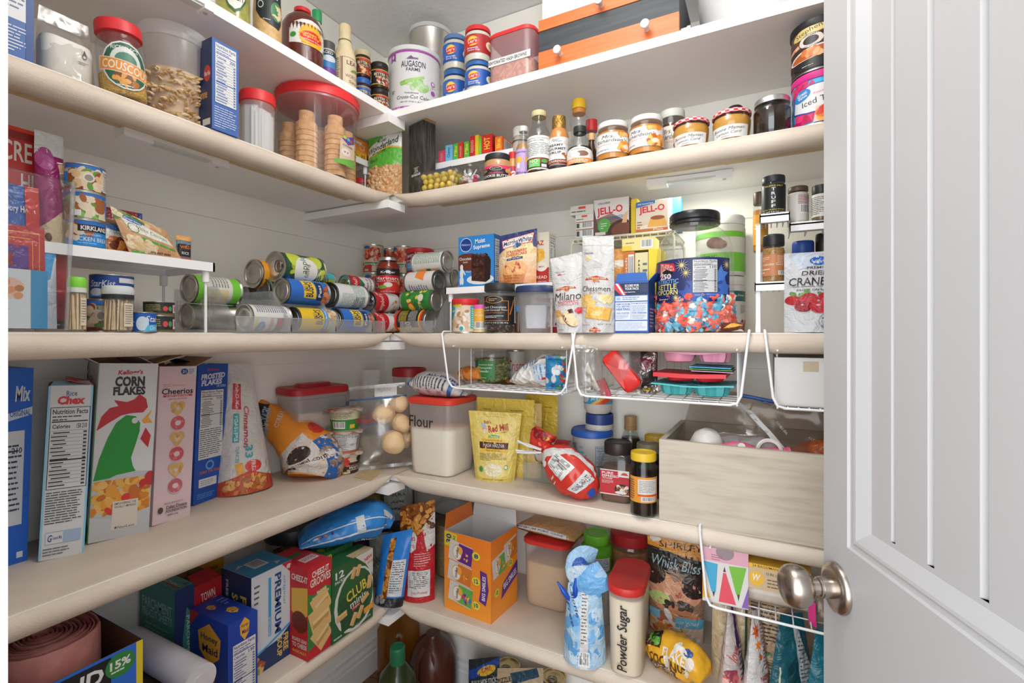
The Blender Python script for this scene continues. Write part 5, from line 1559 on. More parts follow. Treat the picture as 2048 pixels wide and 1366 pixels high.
lcan('L',735,787,603,21,.075,'#e9e4df',SOUP,'red and white soup can lying on top of the other soup can','dark_tin',tab=True)
lcan('L',657,722,590,26,.07,'#e4e6e4',[('l',.06,.1,.96,.9,18,'#7f9a8a'),('r',.55,.1,.95,.5,'#e4e6e4'),('r',.84,.3,.98,.6,'#6fb03c'),('l',.1,.5,.5,.95,8,'#444')],'white-labelled can lying on the blue bean cans','dark_tin')
lcan('L',561,645,581,26,.075,'#2a66b8',PEA,'blue bean can lying on the cranberry and bean cans','tin')
lcan('L',376,470,577,29,.15,'#e6e2da',[('r',0,0,1,.2,'#6fbf3c'),('r',0,.8,1,1,'#6fbf3c'),('r',.1,.28,.5,.5,'#e6d8a8'),('r',.12,.54,.5,.7,'#e6d49a'),('l',.14,.3,.48,.48,4,'#a89a60'),('r',.6,.3,.9,.7,'#d8d4cc'),('l',.55,.3,.95,.72,6,'#7a7a70')],'can with green bands lying at the back of the first scoop bin','tin')
lcan('L',372,470,633,27,.15,None,(),'bare tin can lying under the green-banded can','tin')
lcan('L',490,520,586,13,.19,'#4a3a30',[('l',.2,.2,.8,.8,5,'#c8b8a8')],'small dark can lying at the back near the wall','dark_tin')
lcan('L',527,575,578,21,.135,'#5f7a5a',(),'grey-ended can lying behind the blue bean can','dark_tin')
lcan('L',506,590,547,29,.16,'#e0982a',[('r',0,0,1,.3,'#e8a030'),('r',0,.3,1,1,'#8a6a4a'),('l',.3,.4,.8,.9,6,'#e0c8a0')],'can with an orange-yellow label lying behind the apple can','tin')
lcan('L',549,634,533,31,.105,'#2a4f36',[('w',.5,.5,.48,.48,30,['#b8c83a','#d0dc5a','#8fae2e'],.009),('e',.72,.82,.2,.12,'#c4d24a'),('e',.7,.22,.18,.16,'#c4d24a'),('e',.45,.5,.3,.3,'#eeeee6'),T('apple',.58,.46,.36,.2,'#2a4f36',0,.0),T('pie filling',.36,.54,.46,.13,'#2a4f36',0,.0),('e',.2,.1,.12,.08,'#2f5ca0'),('l',.1,.8,.6,.94,3,'#dfe8c8')],'large green apple pie filling can with a pull tab, topmost of the lying cans','tin',tab=True)
lcan('L',618,662,556,16,.17,'#b5bf3a',[('r',.5,0,1,1,'#4fb0b8'),T('GREEN',.4,.5,.5,.3,'#3f5a2c')],'small lime and teal can lying near the wall behind the apple can','tin')
lcan('L',688,738,567,18,.12,'#e4e0da',[('r',0,0,1,.42,'#b8202c'),T('Campbell’s',.45,.2,.6,.2,'#f4efe8',0,0,.3),('p',[(.2,.36),(.5,.58),(.8,.36)],'#2f6a44'),T('Cream of',.5,.7,.5,.1,'#3a3a36',0,0,.2),T('Mushroom',.5,.85,.6,.1,'#3a3a36',0,0,.2)],'cream soup can lying against the wall above the white-labelled can','tin',tab=True)
# ---- corner: stewed tomato cans, jars
STEW=[('r',0,0,1,.03,'#3a7a4a'),('w',.42,.68,.34,.24,40,['#c03a28','#d85a3c','#9c2a1c'],.007),('e',.22,.93,.12,.06,'#2f5ca0'),('e',.78,.78,.14,.08,'#9cb86a'),('r',.0,.24,.62,.36,'#2f6f42'),T('Stewed',.34,.3,.5,.1,'#f2f2ea',0,.02),('w',.2,.12,.2,.1,10,['#c03a28','#b02c20'],.008),('r',.68,.0,1,.98,'#d8c4a8'),('l',.7,.1,.98,.9,12,'#4f6a4a')]
stew0=None
for px,ins,yts,lb,tn in((747,.125,(605,546,488),'stack nearest the left wall',10),(808,.16,(608,550,491),'stack behind the red canister',-12),(780,.205,(612,555,496),'corner stack',5)):
 zb=z3
 for i,(yt,nm)in enumerate(zip(yts,('bottom','middle','top'))):
  p,r,h,a=cyl('R',px,42 if px!=780 else 38,yt,ins,zb)
  tin('tomato_can',f'stewed tomato can at the {nm} of the {lb}','can',p,r,h-.0006,a,'#d8c0a0',STEW,arc=180,turn=tn+(8 if i==1 else 0))
  zb=p.z+h
p,r,h,a=cyl('R',779,44,600,.045,3)
pr=jarprof(r,h,r*.85,h*.12)
vessel('pasta_sauce_jar','dark sauce jar underneath the marinara jar','jar',p,a,[('jar',pr,'glass'),('sauce',inner(pr,h*.85,.97),'#4a1a12:r20'),('lid',screw_lid(r*.9,h*.86,h*.14),'steel')])
p,r,h,a=cyl('R',776,46,513,.045,p.z+h+.0006)
pr=[(0,.001),(r*.9,0),(r,.006),(r,h*.74),(r*.95,h*.82),(r*.8,h*.89),(r*.78,h*.93)]
vessel('pasta_sauce_jar','jar of red marinara with a black and red label, stacked in the corner','jar',p,a,[('jar',pr,'glass'),('sauce',inner(pr,h*.88,.97),'marinara'),('lid',screw_lid(r*.82,h*.92,h*.08),'steel')],[dict(r=r+.0006,z0=h*.16,z1=h*.73,arc=185,c='#2a2020',art=[('r',0,0,1,.72,'#b8222c'),('e',.5,.86,.07,.06,'#eee'),T('Kroger',.5,.83,.4,.12,'#f2f2f2',0,.01),T('Marinara',.48,.6,.72,.13,'#f4efe6',0,.01),T('PASTA SAUCE',.46,.48,.6,.06,'#f0d8d0'),('e',.72,.26,.2,.17,'#c8322a'),('e',.5,.33,.12,.1,'#e8e2d0'),('e',.34,.24,.12,.08,'#6fa03c'),('e',.88,.44,.1,.1,'#e0b04a'),('e',.14,.3,.09,.1,'#d8d0cc'),('e',.14,.3,.07,.08,'#b8222c'),T('NET WT',.5,.06,.4,.03,'#eee')])])
p,r,h,a=cyl('R',840,54,548,.125,3)
tin('cocoa_canister','white and brown canister under the red canister in the corner','canister',p,r,h,a,'#6a3a28',[('r',0,.66,1,1,'#e8e2da'),T('Swiss',.3,.86,.4,.12,'#a82a2c',0,0,.2),('l',.1,.7,.5,.78,2,'#a82a2c'),('w',.4,.3,.3,.2,16,['#8a5a3c','#d0a880'],.008)],arc=170)
p2,r2,h2,a2=cyl('R',840,55,497,.125,p.z+h+.0006)
tin('nut_canister','red canister with a red plastic lid on the brown one in the corner','canister',p2,r2,h2,a2,'#b0222c',[('p',[(.08,.9),(.4,.94),(.4,.55),(.1,.5)],'#e6ded4'),('p',[(.1,.87),(.38,.9),(.38,.58),(.12,.54)],'#7a1c24'),T('SMOKY',.24,.74,.22,.12,'#f2ece4',6,.02),('w',.55,.7,.18,.2,18,['#d8b080','#c0905c','#e6cca0'],.009),('p',[(.1,.45),(.5,.5),(.5,.12),(.1,.1)],'#3f86c8'),('l',.14,.2,.46,.42,3,'#e0e8f4')],arc=180,lid='#c0272f',ends='dark_tin')
lcan('R',897,834,523,22,.085,'#e4e6e0',[('l',.45,.05,.98,.95,16,'#6f8a74'),('r',.0,.1,.3,.9,'#d8a878'),('r',.06,.4,.3,.56,'#2f6f42')],'white and green can lying on top beside the cake mix box','tin')
lcan('R',879,820,562,22,.06,'#e6e2dc',[('p',[(.5,.3),(.98,.3),(.98,.66),(.6,.62)],'#e0803a'),('w',.95,.2,.08,.16,10,['#e8903a','#4f7a3a'],.007),('l',.08,.1,.42,.9,9,'#4a5f9c')],'white can with an orange panel lying above the corn can','dark_tin')
lcan('R',911,880,557,18,.14,'#d8d4cc',(),'plain-ended can lying behind, next to the cake mix box','tin')
lcan('R',874,812,600,22,.055,'#2f7a34',[('w',.65,.5,.3,.4,36,['#e0cc4a','#f0e07a','#3f8a3c','#2a6a2c'],.007),('e',.28,.66,.17,.12,'#c8282c'),('e',.28,.66,.13,.09,'#e8c84a'),T('Corn',.3,.36,.3,.16,'#e8e4b0',0,.0,.2),('e',.56,.3,.1,.1,'#e8e4d0')],'green corn can lying on the black and yellow can','tin')
lcan('R',860,800,0,23,.05,'#22201e',[('r',0,0,1,.08,'#c8302a'),('r',0,.92,1,1,'#c8302a'),('r',0,.08,1,.13,'#e8c02a'),('r',0,.08,.32,.92,'#e0c02e'),('l',.5,.2,.96,.5,9,'#c8c8c4'),('l',.5,.55,.96,.85,9,'#e0c84a'),T('BLACK',.4,.5,.16,.2,'#e8e8e4'),('b',.06,.3,.26,.46)],'black and yellow bean can lying in the back wall scoop bin','tin',zc=z3+.0025+23*onR(860,.05)[2]/FPX)
# ================================================================ eye-level shelf, back wall
A,B=onR(890,.05),onR(1108,.05)
hz=zat(onR(960,.05)[2],572)-z3
t,zr=riser('shelf_riser','white slatted riser carrying the cake mix box and muffin pouch','R3',A[:2],B[:2],.17,hz)
p,w,h,a=boxat('R',917,988,471,.065,zr+.0005)
carton('cake_mix_box','bright blue chocolate cake mix box on the white riser','box',p,a,w,.042,h,'#2b7fc6',[('p',[(0,.62),(.12,.66),(.4,.66),(.6,.6),(.75,.5),(.75,.3),(0,.34)],'#5f2f22'),('e',.22,.83,.17,.14,'#cfe0f2'),('e',.22,.83,.155,.125,'#1d3a86'),T('Pillsbury',.22,.83,.26,.05,'#e8eef8',0,.0,.1),T('Moist',.62,.89,.28,.09,'#f2f6fa',4,.03),T('Supreme',.66,.77,.46,.1,'#f2f6fa',4,.03),T('Chocolate',.2,.56,.34,.06,'#f4ece6',0,.01),T('CAKE MIX',.2,.49,.14,.03,'#e8d8d0'),('e',.62,.14,.38,.1,'#e8ecee'),('p',[(.38,.12),(.38,.62),(.5,.64),(.86,.58),(.92,.5),(.9,.14),(.78,.08)],'#3a1d18'),('w',.56,.34,.16,.19,70,['#4a2720','#5a3228','#2f1713'],.004,1),('p',[(.4,.36),(.8,.38),(.8,.41),(.4,.39)],'#241210'),('p',[(.76,.1),(.76,.56),(.86,.57),(.91,.5),(.89,.14)],'#231311'),('w',.62,.61,.2,.03,14,['#2c1613','#5a3a30'],.004),('e',.1,.27,.05,.1,'#e8ecf2'),('e',.1,.39,.045,.06,'#e8ecf2'),('q',.165,.3,.016,.07,30,'#e8ecf2'),('e',.075,.12,.03,.08,'#e8ecf2'),('e',.13,.12,.03,.08,'#e8ecf2'),T('Moist!',.3,.3,.14,.04,'#f4f4f4',0,0,.2)],right=[('r',0,0,1,1,'#2a5f9c'),('n',.1,.1,.9,.92,'160','#24446f','#dfe5ee')])
X,Y,Z=onR(1036,.07)
w,h=.104*Z,at_z('R',1036,.07,464)-zr
pouch('muffin_pouch','muffin mix pouch with a navy top and muffin picture on the riser','pouch',(X,Y-.005,zr+.0005),rad(8),.105,h,.04,'#d8b48c',[('g',0,0,1,.55,'#c98a5c','#e8d0b0',8),('p',[(0,1),(1,1),(1,.66),(.86,.7),(.5,.72),(.12,.68),(0,.62)],'#28386f'),('p',[(.08,.86),(.92,.92),(.9,.74),(.94,.64),(.8,.5),(.2,.46),(.16,.7)],'#ecd9a0'),('p',[(.06,.88),(.94,.95),(.9,.76),(.1,.7)],'#b8322f'),('p',[(.08,.87),(.92,.935),(.88,.775),(.12,.715)],'#f2ece2'),T('MarthaWhite',.5,.82,.76,.09,'#24306a',4,.02,.1),('w',.48,.73,.1,.03,10,['#3a4a7a','#8a94b4'],.006),T('STRAWBERRY',.5,.62,.56,.055,'#b8342c',3,.03),T('CHEESECAKE',.5,.56,.56,.055,'#b8342c',3,.03),T('MUFFIN MIX',.48,.51,.2,.025,'#3a2a5a',3),('q',.46,.475,.22,.022,3,'#28386f'),T('JUST ADD MILK!',.46,.475,.36,.024,'#f2e6c0',3),('p',[(.2,.0),(.14,.2),(.78,.2),(.72,0)],'#b5703c'),('e',.46,.28,.36,.15,'#d39a5e'),('e',.46,.31,.33,.12,'#dfaa70'),('w',.46,.31,.26,.08,9,['#a83c3a','#b8504a'],.005),('l',.2,.02,.72,.18,3,'#9c5a2c')],seal=.07,seed=8,amp=.0018,skew=.014,rot=(rad(-4),0,rad(8)))
p,w,h,a=boxat('R',1046,1098,466,.095,zr+.0005)
carton('cornbread_box','pale cornbread mix box half hidden behind the muffin pouch','box',p,a,w,.045,h,'#e2dcc8',[('r',0,0,1,.32,'#a82a26'),T('AZ',.66,.8,.3,.09,'#a82a2c',0,.02),('p',[(.3,.7),(.8,.68),(.85,.5),(.55,.42),(.3,.46)],'#e0b04a'),('w',.6,.58,.2,.08,16,['#e8c468','#d09a38'],.006),('e',.72,.34,.22,.09,'#efe8da'),T('MIX',.72,.34,.2,.03,'#a82a26'),T('BREAD',.68,.14,.5,.055,'#f0e6d8',0,.01),T('MUFFIN MIX',.7,.05,.46,.03,'#e8d8c8')],right=[('n',.12,.1,.9,.95,'130')])
p,r,h,a=cyl('R',931,53,599,.004,3)
tin('baking_canister','shredded coconut canister with a red lid under the white riser','canister',p,r,h,a,'#e0cbb0',[('r',0,.86,1,1,'#c9302f'),('w',.4,.4,.24,.34,30,['#efe4d6','#c9a888','#a87a5c','#f4eee6'],.008),('p',[(0,.85),(.22,.85),(.22,.62),(.1,.4),(0,.4)],'#2f9aa0'),T('red',.12,.68,.16,.09,'#eef'),('r',.16,.82,.4,.96,'#e0d23a'),T('MOIST',.28,.88,.2,.05,'#333'),('r',.62,.1,.98,.84,'#2fa6a4'),('l',.65,.14,.95,.78,9,'#d8f0ee'),('e',.4,.1,.05,.07,'#2f9aa0'),('r',0,0,.06,.22,'#e0d23a')],arc=180,lid='#d0302f')
p,r,h,a=cyl('R',961,29,608,.022,3)
vessel('sprinkles_jar','small yellow and orange cupcake sprinkles jar with a pink lid','jar',p,a,[('jar',[(0,0),(r,.002),(r,h*.86)],'#e0cf9a:r25'),('lid',[(r*1.02,h*.84),(r*1.02,h*.98),(0,h)],'#d860a8')],[dict(r=r+.0005,z0=h*.14,z1=h*.83,arc=170,c='#e8a83a',art=[T('Holiday',.34,.82,.4,.08,'#f4e6c0',0,0,.2),T('CUPCAKE',.38,.68,.5,.1,'#f4e6c0'),('r',0,.0,1,.12,'#e8dcc0'),('b',.2,0,.9,.36)])])
p,r,h,a=cyl('R',1000,63,565,.0,3)
pr=[(0,.001),(r*.92,0),(r,.004),(r,h*.76),(r*.96,h*.8),(r*.94,h*.84)]
def chips(t):
 rg=random.Random(4)
 heap('chocolate_pieces',t,[(rg.uniform(-.75,.75)*r,rg.uniform(-.8,.6)*r,.004+rg.uniform(0,h*.16))for _ in range(60)],.006,['#3a2018','#2a1812','#6a4a38'],(1,1,.6),.3,2,6,4)
vessel('chocolate_jar','clear jar of dark chocolate thins with a black lid and black label','jar',p,a,[('jar',pr,'clear_plastic'),('lid',screw_lid(r*1.0,h*.84,h*.16),'#2b2c2b')],[dict(r=r+.0006,z0=h*.17,z1=h*.74,arc=200,c='#1d1b1b',art=[('r',.1,.12,.66,.82,'#c8743a'),('r',.115,.135,.645,.805,'#1d1b1b'),('e',.38,.86,.17,.13,'#b08a50'),('e',.38,.86,.155,.115,'#1d1b1b'),('l',.28,.8,.48,.92,2,'#c8a878'),T('Dark Chocolate',.38,.6,.46,.08,'#efece8',0,0),T('Sea Salt Caramel Thins',.38,.5,.5,.06,'#efece8',0,0,.1),('r',.18,.4,.58,.41,'#c8743a'),('l',.18,.22,.58,.32,2,'#e0dcd8'),T('NET WT 16 OZ (1 LB) 453g',.4,.05,.5,.05,'#e8e6e4'),('r',.8,.05,.93,.97,'#e8e8e8'),('l',.81,.08,.92,.95,16,'#333'),('q',.73,.6,.012,.28,-20,'#b06a34')])],extra=chips)
p,r,h,a=cyl('R',1072,80,570,.0,3)
pr=[(0,.001),(r*.76,0),(r*.8,.004),(r*.97,h*.84),(r*1.0,h*.86)]
def scoop(t):
 m=M()
 m.lathe([(r*.5,.012),(r*.56,h*.55),(r*.5,h*.6),(0,h*.6)],'#dfe3e8',sq=(1,.18,.17))
 m.tube([(0,0,.004),(.01,-.01,.008),(.02,0,.004),(.01,.012,.006)],.004,'#3a3c40',6)
 m.build('measuring_scoop',t)
vessel('storage_tub','clear plastic tub with a navy lid beside the white cookie bags','tub',p,a,[('tub',pr,'milky_plastic'),('lid',[(r*.99,h*.86),(r*1.03,h*.87),(r*1.03,h*.96),(r*.97,h),(r*.9,h*.98),(0,h*.98)],'#27365f')],extra=scoop)
p,w,h,a=boxat('R',1062,1124,564,.085,3)
carton('tapioca_box','pudding box with a lilac top and maroon base behind the navy-lidded tub','box',p,a,w,.04,h,'#ded6d4',[('r',0,.8,1,1,'#7a64ac'),('r',0,0,1,.12,'#9c2230'),T('Minute',.4,.66,.5,.1,'#b8283a',0,0,.2),T('TAPIOCA',.5,.48,.8,.09,'#6a2a30'),('w',.6,.26,.36,.16,26,['#b04a4a','#e8d8cc','#8a2a30','#f0ece4'],.008)])
p,r,h,a=cyl('R',1037,16,612,.06,3)
vessel('sprinkles_jar','thin brown jar with a blue cap between the chocolate jar and the navy-lidded tub','jar',p,a,[('jar',[(0,0),(r,.002),(r,h*.8)],'#5f3a2a:r25'),('lid',[(r,h*.78),(r,h),(0,h)],'#3f86c8')])
LOGO=lambda cx,cy,w:[('p',[(cx-w/2,cy-.012),(cx-w*.42,cy+.012),(cx-w*.2,cy+.02),(cx,cy+.032),(cx+w*.2,cy+.02),(cx+w*.42,cy+.012),(cx+w/2,cy-.012),(cx,cy-.004)],'#b0302c'),('t','PEPPERIDGE FARM',cx,cy+.006,w*.8,.016,'#f0dc9c',0,.02),('w',cx,cy-.022,w*.14,.012,7,['#a8502c','#c87a44'],.003)]
p,w,h,a=boxat('R',1117,1170,510,.004,3)
pouch('cookie_bag','tall white raspberry cookie bag with a crumpled top','bag',p,rad(4),w*1.06,h,.05,'#cfcecc',[('p',[(0,.99),(1,.99),(1,.7),(.5,.62),(.12,.66)],'#d6d5d3'),('l',.3,.74,.6,.76,1,'#b06a6a'),T('Milano',.28,.79,.34,.03,'#555',0,0,.2),('e',.28,.755,.07,.01,'#b8304a')]+LOGO(.46,.565,.7)+[T('Milano',.5,.465,.86,.1,'#3a2c28',0,.0,.15),T('RASPBERRY',.52,.395,.68,.03,'#c04a5a',0,.01),T('CHOCOLATE',.52,.36,.68,.03,'#c04a5a',0,.01),('e',.16,.24,.14,.07,'#c8985a',40),('e',.3,.16,.24,.045,'#e8d2a8',-15),('e',.56,.165,.3,.066,'#6a3a24',-48),('e',.58,.175,.3,.066,'#ecd6ac',-48),('p',[(.5,.29),(.66,.3),(.7,.25),(.56,.24)],'#4a2a20'),('w',.86,.27,.1,.03,12,['#b8303a','#d05058'],.005),('l',.12,.03,.6,.05,1,'#8a7a6a')],seal=.05,seed=12,amp=.003,skew=.012,shear=-.014,top=1.12)
p,w,h,a=boxat('R',1165,1228,472,.0,3)
pouch('cookie_bag','taller white butter cookie bag standing in front of the wire rack','bag',p,rad(2),w,h,.055,'#d1d0ce',[('r',0,.9,1,1,'#d8d7d5'),T('Chessmen',.22,.82,.32,.025,'#4a423c',0,0,.1),('w',.22,.765,.07,.018,8,['#e8d49a','#d8b866'],.004),('l',.4,.66,.72,.72,4,'#b4b8c4')]+LOGO(.5,.55,.74)+[T('Chessmen',.48,.45,.86,.055,'#3a2c28',0,.0,.05),T('BUTTER',.5,.405,.4,.022,'#b08a4a',0,.01),('p',[(0,.37),(.2,.4),(.4,.37),(.3,.3),(0,.3)],'#e3b862'),('p',[(0,.32),(.3,.35),(.56,.32),(.4,.26),(0,.26)],'#e8c274'),('q',.56,.2,.36,.065,-8,'#c98a34'),('q',.56,.205,.34,.062,-8,'#e8be68'),('q',.56,.205,.28,.048,-8,'#dba94c'),('p',[(.36,.19),(.5,.23),(.62,.24),(.72,.2),(.6,.17),(.44,.16)],'#f0d08a'),('w',.8,.34,.14,.03,14,['#f4e8b8','#ecd894'],.007),('l',.05,.075,.55,.09,1,'#a89a8a'),T('NET WT 7.25 OZ',.76,.085,.34,.014,'#555')]+LOGO(.5,.025,.36),seal=.05,seed=14,amp=.0022,skew=-.006,top=.98,bot=1.04)
p,w,h,a=boxat('R',1229,1297,563,.0,3)
carton('pastry_box','blue and white toaster pastry box beside the cookie bags','box',p,a,w,.07,h,'#2a5ca8',[('r',.0,.74,1,.97,'#1f2c4a'),('p',[(0,.97),(.14,.97),(.36,.74),(.2,.74),(0,.86)],'#c93a44'),('p',[(.03,.97),(.1,.97),(.32,.74),(.26,.74)],'#eee'),T('SCORE FOR',.52,.92,.42,.05,'#f4f4f4',0,.03),T('YOUR PACK',.52,.86,.42,.05,'#f4f4f4',0,.03),('l',.3,.78,.72,.81,1,'#ddd'),('r',.76,.78,.97,.94,'#2c3a5a'),('r',.03,.62,.97,.72,'#e6ebf2'),('l',.24,.64,.8,.71,2,'#2a5ca8'),('q',.12,.67,.06,.03,0,'#8ab0dc'),('r',.03,.25,.97,.6,'#e8edf4'),('r',.49,.26,.5,.6,'#2a5ca8'),T('REMOVE FROM',.26,.56,.4,.035,'#2a5ca8',0,.02),T('FOIL BEFORE',.26,.515,.4,.035,'#2a5ca8',0,.02),T('HEATING',.26,.46,.4,.05,'#2a5ca8',0,.03),T('FOR TOASTER',.26,.385,.38,.03,'#2a5ca8',0,.02),('l',.05,.27,.46,.36,4,'#7a94c0'),T('FOR MICROWAVE',.74,.57,.44,.025,'#2a5ca8',0,.02),('l',.53,.41,.95,.54,6,'#7a94c0'),T('FOR FREEZER',.74,.385,.42,.028,'#2a5ca8',0,.02),('l',.53,.27,.95,.36,4,'#7a94c0'),('r',.03,.04,.97,.23,'#e4eaf2'),('l',.06,.06,.94,.21,7,'#8aa0c8')],right=[('r',0,0,1,1,'#24508f'),('l',.2,.1,.8,.5,6,'#d0dcf0')],flaps=(('front',-12,.02,'#2a5ca8'),('right',40,.025,'#2a5ca8')),inside='white_card')
A,B=onR(1143,.14),onR(1348,.14)
zt=zat(onR(1240,.14)[2],468)
wk=B[0]-A[0]
t=root('wire_rack','cream wire rack standing at the back of the eye-level shelf with pudding boxes on top','rack',(A[0],A[1],z3))
hh=zt-z3
m=M()
wirec='#ddd8c6:r35'
m.tube([(0,0,hh-.004),(wk,0,hh-.004)],.003,wirec)
m.tube([(0,0,hh-.014),(wk,0,hh-.014)],.002,wirec)
m.tube([(0,.17,hh-.004),(wk,.17,hh-.004)],.003,wirec)
for i in range(15):
 x=wk*i/14
 m.tube([(x,0,hh-.014),(x,.0,hh-.004),(x,.17,hh-.004)],.0014,wirec,5)
for i in range(1,9):
 m.tube([(0,.17*i/9,hh-.0025),(wk,.17*i/9,hh-.0025)],.0013,wirec,5)
m.build('wire_top',t)
for x in(.0,wk):
 for y in(.0,.17):
  M().tube([(x,y,0),(x,y,hh-.02),(x+(.006 if x==0 else-.006),y,hh-.006)],.0028,wirec,8).build('leg',t)
zb=zt+.0008
for i,(a0,a1,yt,lab)in enumerate(((1152,1187,458,'bottom of the stack of small white boxes on the wire rack'),(1152,1187,443,'second of the small white boxes on the wire rack'),(1151,1187,428,'third of the small white boxes on the wire rack'),(1141,1187,410,'topmost small white box, pushed out to the side of its stack'))):
 p,w,h,a=boxat('R',a0,a1,yt,.145,zb)
 carton('gelatin_box',f'{lab}','box',p,a,w,.07,h-.0004,'#e4e0d8',[('r',.35,.6,.66,.85,'#d04a2c'),('l',.05,.2,.95,.5,1,'#555')]if i>1 else[('b',.3,.1,.95,.95),('r',.04,.2,.2,.8,'#444'),('r',0,.92,1,1,'#8a3a2c')])
 zb+=h
p,w,h,a=boxat('R',1188,1258,397,.145,zt+.0008)
carton('pudding_box','chocolate pudding box with a green circle on the wire rack','box',p,a,w,.032,h,'#e4dedb',[('g',0,0,1,1,'#4f3832','#b49a90',6),('p',[(.0,.45),(.0,1),(1,1),(1,.3),(.5,.6)],'#e6e1de'),('p',[(0,.0),(0,.8),(.1,.3),(.14,0)],'#5a4038'),T('chocolate',.3,.9,.34,.07,'#4a3a36',3),T('JELL-O',.46,.66,.74,.26,'#c8202c',4,.03),T('COOK&SERVE',.66,.47,.54,.1,'#2f4a86',4,.01),('e',.3,.27,.19,.2,'#4f9a44'),('l',.2,.18,.4,.36,3,'#dff0d8'),('e',.8,.1,.4,.3,'#3a2018',10),('e',.8,.12,.3,.2,'#6a3a26',10),('p',[(.8,.3),(.88,.55),(.98,.62),(.94,.3)],'#d8a878'),('r',.04,.02,.34,.1,'#e8e0da')],right=[('r',0,0,1,1,'#4a2a26'),('l',.2,.1,.8,.9,12,'#c8b8b0')])
p,w,h,a=boxat('R',1262,1275,398,.155,zt+.0008)
carton('pudding_box','yellow edge of a pudding box between the two large ones on the wire rack','box',p,a,w,.06,h,'#e0c22e')
p,w,h,a=boxat('R',1272,1336,401,.142,zt+.0008)
carton('pudding_box','caramel custard pudding box on the wire rack beside the popcorn lid','box',p,a,w,.032,h,'#e8dccc',[('g',0,0,1,.4,'#e0a878','#e8dccc',5),('p',[(0,.98),(0,.8),(.6,.9),(.6,1),(.1,1)],'#2f66a8'),T('With Caramel Sauce',.3,.92,.5,.06,'#eef',3),T('JELL-O',.5,.7,.8,.28,'#c8202c',3,.03),('e',.62,.12,.5,.12,'#e8e0d8'),('p',[(.36,.12),(.46,.42),(.9,.42),(.98,.12)],'#d8a24a'),('e',.68,.42,.22,.07,'#8a4a20'),('r',0,0,1,.08,'#b8642c'),T('Flan',.7,.04,.3,.06,'#f0e0d0'),('l',.04,.1,.2,.36,3,'#555')],right=[('l',.1,.1,.9,.9,9,'#444')],cs={'right':'#ece8e0'})
p,w,h,a=boxat('R',1318,1362,396,.18,zt+.0008)
carton('pudding_box','blue pudding box at the end of the wire rack behind the popcorn jar','box',p,a,w,.03,h,'#2f7fb8',[('r',0,0,.6,1,'#dfe4e6')])
p,w,h,a=boxat('R',1222,1252,498,.085,3)
pouch('snack_packet','yellow packet with a white clip under the wire rack','packet',p,a,w,h,.03,'#e0a83a',[('r',0,.6,1,1,'#c98a44'),('r',.3,.78,1,.86,'#e4e0d4'),('g',0,0,1,.6,'#f0d060','#e0a030',5)],kind='pillow',seed=31)
for a0,a1,yt,c,lab,els in((1247,1269,503,'#b5652e','brown butterscotch pudding box standing on end under the wire rack',[T('Butterscotch',.25,.62,.6,.2,'#efe0d0',90,.01),('b',.45,.6,.95,.96),('r',.4,0,1,.34,'#2f66a8'),T('JELL-O',.7,.16,.3,.3,'#e8e8e8',90,.03)]),(1270,1296,505,'#dcd2a0','cream and teal pudding box standing on end under the wire rack',[('r',0,0,.55,.34,'#3f9ac0'),('l',.6,.1,.95,.9,10,'#4a5a5a'),T('Lemon',.28,.66,.5,.2,'#4a4a3a',90)]),(1297,1322,498,'#edd02e','bright yellow pudding box beside the popcorn jar',[('e',.8,.7,.24,.12,'#d0302c'),('l',.1,.36,.7,.42,2,'#6a5a20'),('r',.1,.1,.4,.2,'#c8b02a')])):
 p,w,h,a=boxat('R',a0,a1,yt,.075,3)
 carton('pudding_box',lab,'box',p,a,w,.07,h,c,els)
 zt2=p.z+h
p,w,h,a=boxat('R',1244,1309,476,.08,zt2+.0012)
carton('pudding_box','pale yellow pudding box lying flat on the standing ones','box',p,a,w,.06,h,'#ecd98a',[('r',0,0,.3,.4,'#e0c040'),('b',.58,.15,.95,.85),('l',.12,.55,.5,.75,1,'#6a6a5a')])
for i,(yt,lab,c,art)in enumerate(((552,'white powder tub with a dark green band, lower of two behind the popcorn jar','#dfe0dc',[('r',0,.68,1,.92,'#2f5f5a'),T('Protein',.78,.82,.12,.05,'#e8e8e8'),('l',.76,.4,.9,.6,6,'#555'),('e',.8,.2,.03,.06,'#8a3040'),('e',.88,.2,.03,.06,'#8a3040')]),(428,'white powder tub with green bands, upper of two behind the popcorn jar','#e4e2d2',[('r',0,.78,1,.9,'#6fb83a'),('r',0,.05,1,.45,'#72bb3f'),('r',.9,0,1,1,'#3a3a38'),T('VSYNC',.35,.36,.24,.08,'#3a4a3a'),T('CHOCOLATE FUDGE',.42,.22,.4,.08,'#f0f4e8'),('e',.44,.66,.1,.12,'#5a3a2a'),('e',.5,.62,.08,.1,'#7a5238')]))):
 p,r,h,a=cyl('R',1440,98,yt,.17,3 if i==0 else zt3)
 zt3=p.z+h
 vessel('powder_tub',lab,'tub',p,a,[('tub',[(0,0),(r*.97,.002),(r,.006),(r,h*.84)],'#e2e1da:r30'),('lid',[(r*.98,h*.84),(r*1.01,h*.85),(r*1.01,h*.97),(r*.96,h),(0,h-.0004)],'#e6e4dc:r30')],[dict(r=r+.0006,z0=h*.04,z1=h*.8,arc=200,c=c,art=art)])
p,r,h,a=cyl('R',1389,155,411,.0,3)
pr=[(0,.002),(r*.9,0),(r*.97,.005),(r,.015),(r*.985,h*.1),(r,h*.12),(r,h*.5),(r*.985,h*.515),(r,h*.53),(r,h*.62),(r*.97,h*.7),(r*.88,h*.78),(r*.74,h*.84),(r*.62,h*.87),(r*.62,h*.93)]
